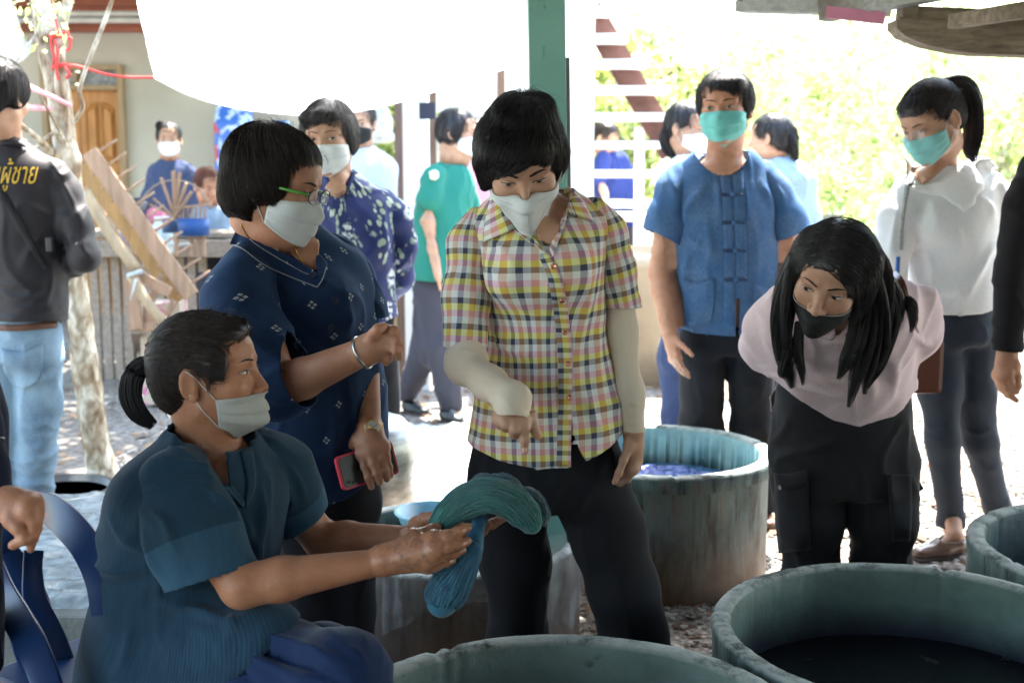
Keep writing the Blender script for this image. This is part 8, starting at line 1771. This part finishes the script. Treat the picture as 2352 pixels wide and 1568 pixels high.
def person_J():                               # man in black seen from behind
    q = crop(0, 0, 1.2064)
    o = empty('person', P(35, 800, 4.3) * A3(1, 1, 0), 'man in black long sleeve shirt with gold lettering seen from behind', 'person')
    Hd = Head(P(2, 222, 4.25), yaw=165, pitch=12, roll=0, sc=1.06)
    B = SDF(); core_body(B, P(12, 320, 4.3), P(25, 430, 4.3), P(48, 740, 4.3), LAT, [P(-75, 400, 4.3), P(135, 395, 4.3)], [P(5, 790, 4.3), P(88, 790, 4.3)], [P(20, 1000, 4.28), P(92, 1000, 4.28)], [P(20, 1240, 4.3), P(80, 1240, 4.3)], 1.05)
    Hd.S.cone(Hd.w(0, -.03, -.06), P(12, 340, 4.3), .055, .062, .03)
    def ex(H):
        for s in (-1, 1): Hd.e(H, (s * .066, -.02, .020), (.022, .058, .060), .02)
        Hd.e(H, (0, -.075, -.035), (.060, .038, .055), .02)
    cap_hair(Hd, o, M_hair, extra=ex, seed=19, n=3200, cut_c=(0, .14, -.030), cut_r=(.080, .10, .09))
    m = fabric('black_jersey', (.013, .011, .015), .6, var=.15, amp=.0002, c2=(.018, .015, .02)); m.b.inputs['Sheen Weight'].default_value = .12; m.b.inputs['Specular IOR Level'].default_value = .4; m = m.m
    T = SDF(); loft2(T, [(62, 780, 4.3, .150, .115), (58, 700, 4.3, .150, .115), (50, 600, 4.3, .152, .12), (40, 500, 4.3, .172, .125), (32, 430, 4.3, .188, .12), (28, 390, 4.3, .182, .10), (22, 362, 4.3, .14, .085), (16, 338, 4.3, .085, .07), (12, 312, 4.3, .068, .064)], LAT, ke=.02)
    T.chain([P(128, 398, 4.3), P(150, 440, 4.3), P(176, 520, 4.28), P(196, 590, 4.24), P(150, 622, 4.45)], [.052, .056, .052, .046, .036], .035); T.chain([P(-70, 400, 4.3), P(-95, 500, 4.3), P(-100, 600, 4.3)], [.05, .05, .045], .03)
    sh = cloth('shirt', T, .0075, [hem([(-200, 735), (60, 738), (130, 742), (300, 742)], 4.2), lambda X: X[:, 2] - zpx(318, 4.3)], m, o, [P(58, 750, 4.3), P(20, 330, 4.3)], (0, -1, 0), .006, 6,
       [([q(250, 780), q(290, 850), q(340, 820)], .012, 8), ([q(150, 640), q(200, 700), q(280, 720)], .006, 8), ([q(300, 870), q(350, 980), q(400, 1080)], .008, 8), ([q(420, 1150), q(400, 1200), q(450, 1260)], .007, 7), ([q(0, 1400), q(80, 1440), q(200, 1400)], .008, 7), ([q(20, 1470), q(120, 1490), q(230, 1450)], .008, 6), ([q(0, 1360), q(100, 1370), q(230, 1330)], .007, 7), ([q(0, 1530), q(120, 1540), q(250, 1500)], .008, 6), ([q(340, 1150), q(370, 1190), q(420, 1170)], .008, 7), ([q(200, 1120), q(150, 1200), q(100, 1300)], .006, 10)], .006, 5, 4, 81, .003, .17)
    bv = bvh_of(sh)
    ruled('collar', [[q(0, 640), q(60, 650), q(110, 690)], [q(0, 700), q(60, 700), q(130, 712)]], bv, m, sh, .008, 14, 5, .004, .006)
    # gold Thai lettering across the shoulders
    fc = bpy.data.curves.new('lettering', 'FONT'); fc.body = 'ญผู้ชาย'; fc.size = .105; fc.extrude = .0008; fc.align_x = 'RIGHT'; gt = simple('gold_thread', (.62, .40, .05), .5); fo_ = bpy.data.objects.new('lettering', fc); COL.objects.link(fo_)
    fo_.data.resolution_u = 4; dg = bpy.context.evaluated_depsgraph_get(); me = bpy.data.meshes.new_from_object(fo_.evaluated_get(dg)); bpy.data.objects.remove(fo_)
    if len(me.vertices) > 10:
        bm = bmesh.new(); bm.from_mesh(me); bmesh.ops.triangulate(bm, faces=bm.faces); bmesh.ops.subdivide_edges(bm, edges=[e for e in bm.edges if e.calc_length() > .02], cuts=2); x1 = max(v.co.x for v in bm.verts)
        x0, y0 = q(168, 885); s_ = PS(4.2)
        for v in bm.verts:
            px = x0 + (v.co.x - x1) * s_ * .56 + v.co.y * s_ * .22; py = y0 - v.co.y * s_ * .98; L, nm = hit(bv, px, py)
            if L is None: L = P(px, py, 4.18)
            v.co = L - ray(px, py) * (.003 + v.co.z)
        bm.to_mesh(me); bm.free(); me.materials.clear(); link('lettering', me, gt, sh)
    tm = Mat('light_jeans', .9, .15); n = tm.noise(tm.geo(), 6, 4); tm.color(tm.mix(tm.ramp(tm.noise(tm.geo(), 300, 2), [(.35, (0,) * 3), (.65, (.35,) * 3)]), tm.ramp(n, [(.3, (.09, .17, .27)), (.7, (.24, .36, .46))]), (.42, .48, .52))); tm.bump(tm.noise(tm.geo(), 300, 2), .0008, .5); tm = tm.m
    L = SDF(); L.loft([P(55, 830, 4.3), P(55, 760, 4.3), P(56, 700, 4.3)], [.135, .128, .118], [.12, .11, .10], LAT, .03); L.chain([P(0, 830, 4.3), P(8, 1000, 4.28), P(15, 1240, 4.32)], [.085, .068, .058], .02); L.chain([P(88, 830, 4.3), P(90, 920, 4.29), P(84, 1040, 4.28), P(78, 1240, 4.3)], [.084, .076, .068, .062], .02)
    tr = cloth('jeans', L, .008, [lambda X: .04 - X[:, 2]], tm, o, [P(50, 740, 4.3), P(60, 1240, 4.3)], (0, -1, 0), .005, 8, [([(40, 900), (80, 880), (125, 860)], .007, 8), ([(50, 960), (80, 980), (120, 960)], .008, 7), ([(50, 1010), (80, 1030), (118, 1005)], .009, 7), ([(45, 1060), (80, 1075), (115, 1050)], .009, 6), ([(45, 1100), (80, 1115), (110, 1095)], .009, 6), ([(60, 860), (50, 940), (55, 1020)], .006, 8)], .007, 6, 7, 82)
    bv = bvh_of(tr); ruled('back_pocket', [[(2, 800), (50, 808), (98, 790)], [(8, 850), (52, 862), (98, 845)], [(28, 884), (54, 894), (84, 880)]], bv, tm, tr, .004, 20, 8, .003); ruled('belt', [[(-40, 742), (40, 745), (130, 736)], [(-40, 757), (40, 760), (132, 752)]], bv, simple('leather_belt', (.12, .05, .03), .5), tr, .006, 30, 3, .003)
    sm = simple('dark_shoe', (.03, .03, .03), .6)
    for px in (15, 78): c = P(px, 900, 4.25) * A3(1, 1, 0); shoe('shoe', o, c, c + A3(0, .25, 0), sm)
    body_mesh(o, [(B, .013, (sh, tr)), (Hd.S, .0038, (sh,))], M_skinA)
    b2 = empty('waist_pack', P(128, 600, 4.35), 'beige waist pack with black buckle and strap worn by the man in black', 'bag'); km = simple('khaki_canvas', (.36, .32, .24), .8)
    s_ = SDF(); s_.loft([P(140, 670, 4.36), P(136, 600, 4.36), P(128, 530, 4.38)], [.020, .030, .018], [.05, .06, .04], LAT, pw=3); V, Q = s_.mesh(.006); mesh_np('pouch', V + noise(V * 30)[:, None] * .006, Q, km, b2)
    bv = bvh_of(sh); ruled('strap', [[q(0, 890), q(80, 1030), q(160, 1160), q(230, 1290)], [q(0, 960), q(60, 1060), q(140, 1200), q(215, 1300)]], bv, simple('black_webbing', (.012, .012, .014), .8), b2, .006, 26, 3, .003)
    MB().box(P(*q(240, 1180), 4.2), (.025, .02, .05), bevel=.005).build('buckle', M_blk, b2)
person_J()

def person_I():                               # black jacket at the right edge
    q = crop(3700, 1100, 1.3065)
    o = empty('person', P(2500, 900, 3.75) * A3(1, 1, 0), 'person in black jacket cut off by the right edge, one hand hanging', 'person')
    m = fabric('black_suit', (.012, .011, .013), .8, var=.2).m
    Hd = Head(P(2480, 190, 3.7), yaw=-40, pitch=10, sc=1.02); cap_hair(Hd, o, M_hair, n=0, h=.009); Hd.mask(o, M_maskg)
    B = SDF(); core_body(B, P(2480, 300, 3.72), P(2490, 420, 3.74), P(2500, 740, 3.75), LAT, [P(2385, 380, 3.7), P(2600, 380, 3.75)], [P(2450, 800, 3.75), P(2550, 800, 3.75)], [P(2450, 1080, 3.75), P(2550, 1080, 3.75)], [P(2450, 1370, 3.8), P(2550, 1370, 3.8)])
    T = SDF(); loft2(T, [(2500, 860, 3.75, .18, .13), (2495, 600, 3.75, .165, .13), (2490, 430, 3.74, .185, .12), (2485, 370, 3.73, .15, .09), (2480, 320, 3.72, .07, .065)], LAT)
    T.chain([P(2385, 390, 3.7), P(2350, 480, 3.66), P(2325, 620, 3.62), P(2312, 830, 3.60)], [.056, .056, .050, .044], .025); T.chain([P(2595, 390, 3.75), P(2620, 800, 3.7)], [.055, .045], .03)
    hz2 = hem([(2240, 803), (2285, 803), (2345, 806), (2375, 800), (2380, 850), (2700, 860)], 3.6); sh = cloth('jacket', T, .008, [hz2], m, o, [P(2500, 860, 3.75), P(2480, 320, 3.7)], wr=.005, crease=.006, seed=91)
    L = SDF(); L.chain([P(2450, 830, 3.76), P(2450, 1370, 3.8)], [.09, .065]); L.chain([P(2550, 830, 3.76), P(2550, 1370, 3.8)], [.09, .065]); tr = cloth('trousers', L, .014, [], M_black, o, seed=92)
    A1 = SDF(); arm(A1, P(2385, 390, 3.7), P(2328, 620, 3.62), P(2312, 815, 3.60), (.048, .038, .034, .027))
    F = lambda *j: [P(*q(x, y), Y) for x, y, Y in j]
    traced_hand(A1, P(*q(430, 405), 3.60), [F((470, 470, 3.575), (485, 530, 3.565), (487, 580, 3.56), (478, 605, 3.56)), F((440, 510, 3.57), (450, 560, 3.56), (460, 600, 3.56), (480, 612, 3.555)), F((415, 530, 3.575), (425, 590, 3.57), (445, 625, 3.565), (478, 655, 3.56)), F((395, 530, 3.585), (405, 590, 3.58), (430, 625, 3.575), (470, 650, 3.57)), F((378, 520, 3.60), (385, 570, 3.595), (400, 600, 3.59), (420, 620, 3.585))], .029, .0098, .0148)
    sm = simple('dress_shoe', (.02, .02, .02), .4)
    for px in (2450, 2550): c = P(px, 900, 3.85) * A3(1, 1, 0); shoe('shoe', o, c, c + A3(-.05, -.25, 0), sm)
    body_mesh(o, [(B, .016, (sh, tr)), (Hd.S, .006, (sh,)), (A1, .0034, (sh,))], M_skinB)
person_I()

def person_K():                               # navy sleeve and hand at the left edge
    q = crop(0, 1100, .9617)
    o = empty('person', P(-170, 1300, 1.95) * A3(1, 1, 0), 'person in navy jacket cut off by the left edge, hand over the chair back', 'person')
    m = fabric('navy_jacket', (.010, .014, .035), .8, var=.2).m
    Hd = Head(P(-190, 560, 1.9), yaw=40, pitch=10, sc=1.0); cap_hair(Hd, o, M_hair, n=0, h=.009); Hd.mask(o, M_maskw)
    B = SDF(); core_body(B, P(-185, 740, 1.92), P(-180, 900, 1.95), P(-170, 1350, 1.98), LAT, [P(-330, 830, 1.95), P(-90, 830, 1.9)], [P(-230, 1400, 2.0), P(-110, 1400, 2.0)], [P(-230, 1800, 2.0), P(-110, 1800, 2.0)], [P(-230, 2280, 2.05), P(-110, 2280, 2.05)])
    T = SDF(); loft2(T, [(-175, 1560, 1.97, .13, .12), (-180, 1200, 1.97, .125, .12), (-182, 950, 1.95, .14, .11), (-185, 850, 1.93, .12, .09), (-186, 760, 1.92, .06, .06)], LAT)
    T.chain([P(-95, 860, 1.9), P(-60, 980, 1.87), P(-42, 1080, 1.83), P(-18, 1145, 1.80)], [.042, .040, .036, .032], .02)
    T.chain([P(-290, 860, 1.95), P(-320, 1200, 1.95)], [.045, .035], .02)
    n_ = nrm(P(20, 1170, 1.78) - P(-42, 1080, 1.83)); sh = cloth('jacket', T, .007, [plane(P(-2, 1160, 1.79), n_)], m, o, [P(-175, 1500, 1.97), P(-186, 780, 1.92)], wr=.003, crease=.003, seed=95)
    A1 = SDF(); arm(A1, P(-95, 860, 1.9), P(-50, 1060, 1.85), P(12, 1160, 1.78), (.036, .033, .030, .024))
    F = lambda *j: [P(*q(x, y), Y) for x, y, Y in j]
    traced_hand(A1, P(*q(28, 880), 1.78), [F((45, 940, 1.755), (70, 975, 1.745), (95, 1015, 1.74), (50, 1038, 1.745)), F((108, 905, 1.755), (132, 950, 1.75), (128, 1000, 1.75), (118, 1052, 1.755)), F((120, 890, 1.765), (142, 930, 1.762), (140, 975, 1.765), (130, 1020, 1.77)), F((124, 878, 1.78), (145, 915, 1.78), (142, 955, 1.785), (132, 990, 1.79)), F((122, 868, 1.795), (140, 900, 1.80), (138, 935, 1.805), (128, 965, 1.81))], .024, .0084, .0125)
    MB().lathe([(.001, .004), (.008, .003), (.009, 0)], 14, P(-2, 1010, 1.80), closed=False).build('button', M_blk, sh)
    L = SDF(); L.chain([P(-230, 1450, 1.98), P(-230, 2250, 2.05)], [.085, .06]); L.chain([P(-115, 1500, 1.98), P(-120, 2250, 2.05)], [.07, .055]); tr = cloth('trousers', L, .014, [], M_black, o, seed=96)
    sm = simple('court_shoe', (.02, .02, .02), .4)
    for px in (-230, -115): c = P(px, 900, 2.08) * A3(1, 1, 0); shoe('shoe', o, c, c + A3(.1, -.22, 0), sm)
    body_mesh(o, [(B, .016, (sh, tr)), (Hd.S, .006, (sh,)), (A1, .003, (sh,))], M_skinC)
person_K()

# ------------------------------------------------------------------ background people
def bg_person(label, head, hair, torso, shirt, arms=(), legs=(), trousers=None, skin=M_skinA, mask=None, feet=(), style=None, neck=None, h=.010, hn=900, sleeve_cut=None, eyes=True, hemY=None, bunp=None, cuts=()):
    px, py, Y, yaw, pitch = head; o = empty('person', P(px, py, Y) * A3(1, 1, 0), label, 'person')
    Hd = Head(P(px, py, Y), yaw=yaw, pitch=pitch, sc=1.0); Hd.S.cone(Hd.w(0, -.03, -.06), P(*neck) if neck else P(torso[-1][0], torso[-1][1], torso[-1][2]), .048, .055, .03)
    H_, hm_ = cap_hair(Hd, o, hair, n=hn, h=.008, seed=int(px), cut_c=(0, .14, -.032), cut_r=(.080, .104, .086), extra=(lambda H: [Hd.e(H, (s * .066, -.02, .0), (.022, .055, .06), .02) for s in (-1, 1)]) if style == 'full' else None)
    if bunp is not None: ribbonchain('hair_bun', [P(*p) for p in bunp[0]], bunp[1], hair, o, 500, 12, 3, .0016, jitter=.3)
    if eyes: Hd.eyes(o)
    if mask is not None: Hd.mask(o, mask, pleat=.001, bulge=.010)
    T = SDF(); loft2(T, torso, LAT)
    sl = []
    for a in arms:
        pts = [P(*p) for p in a['pts']]; T.chain([p for p in pts[:a.get('ns', 3)]], a['r'][:a.get('ns', 3)], .03)
    sh = cloth('top', T, h, list(cuts) + ([hemY] if hemY is not None else []), shirt, o, [P(*torso[0][:3]), P(*torso[-1][:3])], wr=.008, sc=8, crease=.010, seed=int(py), cfu=7, cfv=4)
    parts = [(Hd.S, .0048, (sh,))]; Bd = SDF(); Bd.cone(P(*torso[-1][:3]), P(*torso[0][:3]), .05, .09, .03)
    for a in arms:
        pts = [P(*p) for p in a['pts']]; A_ = SDF(); A_.chain(pts, [r * a.get('sk', .72) for r in a['r']], .02)
        if a.get('hand') is not None: d = pts[-1] - pts[-2]; auto_hand(A_, pts[-1], d, A3(*a['hand']), A3(0, -1, 0), .95, wr=.023)
        parts.append((A_, .0055, (sh,)))
    cov = [sh]
    if legs:
        L = SDF(); 
        for l in legs: L.chain([P(*p) for p in l[0]], l[1], .05)
        tr = cloth('trousers', L, .013, [lambda X: .05 - X[:, 2]], trousers or M_black, o, wr=.006, crease=.01, seed=int(px) + 3); cov.append(tr)
        for l in legs: Bd.chain([P(*p) for p in l[0]], [r * .7 for r in l[1]], .03)
    for (a, b) in feet: shoe('shoe', o, a, b, M_blk)
    body_mesh(o, [(Bd, .016, cov)] + parts, skin); return o
tg = fabric('teal_green', (.022, .17, .13), .8, var=.1).m; gp = fabric('charcoal', (.045, .045, .060), .8).m
EY = 6.2
E_ = bg_person('woman in teal green polo shirt and charcoal trousers walking to the right', (1052, 305, EY, 78, 6), M_hair,
    [(1010, 690, EY, .15, .15), (1012, 640, EY, .15, .15), (1015, 540, EY, .14, .15), (1022, 460, EY, .145, .14), (1032, 405, EY, .13, .10), (1040, 375, EY, .07, .07)], tg,
    [dict(pts=[(1000, 405, EY - .12), (986, 455, EY - .14), (985, 505, EY - .15), (995, 570, EY - .16), (1000, 600, EY - .18)], r=[.058, .064, .056, .048, .038], ns=2, hand=(0, 1, 0)), dict(pts=[(1055, 410, EY + .14), (1075, 480, EY + .18), (1100, 520, EY + .1), (1110, 540, EY)], r=[.07, .065, .046, .036], ns=2)],
    [([(1000, 665, EY), (1015, 790, EY), (1035, 925, EY + .05)], [.115, .085, .065]), ([(1000, 665, EY + .1), (985, 790, EY + .08), (935, 900, EY + .25)], [.115, .085, .062])], gp, M_skinA, M_maskw,
    [(A3((1010 - 1176) / 2800 * EY, EY + .02, 0), A3((1062 - 1176) / 2800 * EY, EY - .06, 0)), (A3((925 - 1176) / 2800 * 6.5, 6.45, .0), A3((985 - 1176) / 2800 * 6.5, 6.35, 0))], 'full', hemY=lambda X: zpx(640, EY, 1010) - X[:, 2], cuts=[lambda X: np.where(X[:, 1] < EY - .06, np.where(X[:, 0] < P(1035, 500, EY)[0], np.where(X[:, 0] < P(962, 500, EY)[0], 1, -1) * 0 - 1, -1), -1)])
wp = ruled('badge', [[(985, 395), (1000, 390), (1008, 396)], [(988, 412), (1000, 414), (1008, 408)]], bvh_of([c for c in E_.children if c.name.startswith('top')][0]), simple('badge_white', (.6, .66, .5), .8), E_, .008, 8, 4, .003)
LY = 8.3; nv = fabric('navy_tie_dye', (.022, .034, .095), .85, var=.5, c2=(.07, .09, .16)).m
bg_person('woman with hair in a bun standing behind the winder in dark blue top', (388, 322, LY, 12, 0), M_hair, [(398, 640, LY, .16, .13), (398, 560, LY, .155, .13), (398, 480, LY, .15, .13), (396, 410, LY, .16, .12), (394, 385, LY, .14, .09), (391, 366, LY, .07, .06)], nv,
    [dict(pts=[(360, 395, LY), (348, 450, LY), (345, 530, LY - .05)], r=[.062, .065, .060], ns=3), dict(pts=[(430, 395, LY), (442, 450, LY), (445, 530, LY - .05)], r=[.062, .065, .060], ns=3)], [([(380, 640, LY), (380, 810, LY)], [.10, .07]), ([(415, 640, LY), (415, 810, LY)], [.10, .07])], M_black, M_skinA, M_maskw, bunp=([(372, 297, LY + .03), (366, 288, LY + .03), (374, 284, LY + .03)], [.02, .03, .02]))
bg_person('seated person with reddish cropped hair and lowered pale blue mask behind the blue band', (478, 428, 7.9, 35, 15), M_hairr, [(492, 600, 7.95, .15, .12), (492, 530, 7.95, .15, .12), (490, 490, 7.95, .15, .10), (487, 470, 7.95, .06, .06)], fabric('pale_blue_shirt', (.30, .38, .46), .85, var=.2, c2=(.16, .22, .32)).m,
    [dict(pts=[(460, 495, 7.9), (455, 540, 7.8), (470, 560, 7.6)], r=[.055, .052, .04], ns=3), dict(pts=[(518, 495, 7.95), (528, 540, 7.9), (505, 565, 7.7)], r=[.055, .052, .04], ns=3)], [([(480, 610, 7.9), (470, 640, 7.5), (470, 760, 7.5)], [.09, .07, .05]), ([(510, 610, 7.9), (520, 640, 7.5), (520, 760, 7.5)], [.09, .07, .05])], gp, M_skinB, None)
bg_person('man in black mask and pale blue shirt partly hidden behind the floral shirt', (826, 285, 6.6, -4, 3), M_hair, [(838, 560, 6.6, .18, .12), (838, 440, 6.6, .18, .12), (836, 380, 6.6, .18, .11), (832, 355, 6.6, .13, .08), (828, 335, 6.6, .06, .06)], fabric('pale_shirt', (.42, .50, .60), .85).m,
    [dict(pts=[(770, 385, 6.6), (760, 500, 6.6)], r=[.06, .05], ns=2), dict(pts=[(880, 385, 6.6), (885, 440, 6.6), (882, 520, 6.6)], r=[.058, .055, .05], ns=2)], [([(815, 560, 6.6), (815, 900, 6.6)], [.10, .07]), ([(860, 560, 6.6), (860, 900, 6.6)], [.10, .07])], gp, M_skinA, M_maskk)
bg_person('person in a dusty pink top standing behind the walking green polo woman', (1098, 318, 7.4, 70, 0), M_hair, [(1106, 560, 7.4, .15, .12), (1106, 450, 7.4, .15, .12), (1104, 385, 7.4, .14, .09), (1100, 362, 7.4, .06, .06)], fabric('dusty_pink', (.55, .30, .36), .85).m,
    [dict(pts=[(1075, 390, 7.3), (1070, 480, 7.3)], r=[.055, .05], ns=2), dict(pts=[(1128, 390, 7.45), (1134, 480, 7.45)], r=[.055, .05], ns=2)], [([(1092, 560, 7.4), (1092, 860, 7.4)], [.09, .06]), ([(1118, 560, 7.4), (1118, 860, 7.4)], [.09, .06])], gp, M_skinA, M_maskw)
dn = fabric('plain_navy_top', (.022, .036, .15), .85).m
bg_person('woman in plain navy top bending behind the staircase treads', (1392, 318, 9.2, 60, 25), M_hairb, [(1420, 520, 9.3, .17, .14), (1415, 460, 9.3, .165, .14), (1408, 400, 9.25, .16, .13), (1400, 362, 9.2, .13, .09), (1396, 345, 9.2, .06, .06)], dn,
    [dict(pts=[(1385, 365, 9.1), (1378, 410, 9.05), (1390, 450, 8.95)], r=[.060, .055, .038], ns=2), dict(pts=[(1425, 365, 9.4), (1440, 430, 9.4)], r=[.058, .05], ns=2)], [([(1405, 520, 9.3), (1400, 770, 9.3)], [.11, .07]), ([(1435, 520, 9.3), (1440, 770, 9.3)], [.11, .07])], gp, M_skinA, None, bunp=([(1372, 310, 9.25), (1366, 322, 9.25), (1370, 335, 9.25)], [.02, .03, .02]))
wt = fabric('sunlit_white', (.72, .72, .70), .85).m
bg_person('person with dark hair twisted up standing behind the left shoulder of the blue shirt man', (1580, 295, 5.7, 50, 8), M_hair, [(1600, 620, 5.7, .16, .12), (1598, 500, 5.7, .16, .12), (1594, 400, 5.7, .17, .12), (1590, 370, 5.7, .12, .08), (1586, 348, 5.7, .06, .06)], wt,
    [dict(pts=[(1532, 400, 5.7), (1530, 500, 5.7)], r=[.055, .05], ns=2), dict(pts=[(1650, 400, 5.7), (1660, 500, 5.7)], r=[.055, .05], ns=2)], [([(1575, 640, 5.7), (1552, 820, 5.7), (1548, 1010, 5.7)], [.10, .075, .06]), ([(1625, 640, 5.7), (1625, 1010, 5.7)], [.10, .06])], fabric('purple_blue', (.03, .045, .10), .85).m, M_skinA, M_maskw, bunp=([(1548, 275, 5.72), (1532, 310, 5.74), (1540, 345, 5.74), (1552, 365, 5.74)], [.028, .035, .028, .010]))
bg_person('ponytailed woman in light blue patterned top behind the right shoulder of the blue shirt man', (1768, 318, 6.0, -120, 0), M_hair, [(1795, 620, 6.0, .16, .12), (1795, 500, 6.0, .155, .12), (1795, 410, 6.0, .165, .12), (1788, 378, 6.0, .12, .08), (1776, 358, 6.0, .06, .06)], fabric('blue_pattern', (.12, .24, .42), .85, var=.4, c2=(.45, .55, .62)).m,
    [dict(pts=[(1735, 410, 5.95), (1725, 500, 5.95)], r=[.055, .05], ns=2), dict(pts=[(1848, 410, 6.0), (1860, 500, 6.0), (1862, 560, 6.0)], r=[.056, .05, .045], ns=3)], [([(1775, 640, 6.0), (1775, 930, 6.0)], [.10, .06]), ([(1820, 640, 6.0), (1820, 930, 6.0)], [.10, .06])], gp, M_skinA, None, eyes=False, bunp=([(1800, 290, 5.97), (1815, 310, 5.95), (1822, 345, 5.95), (1830, 370, 5.95)], [.02, .035, .032, .012]))
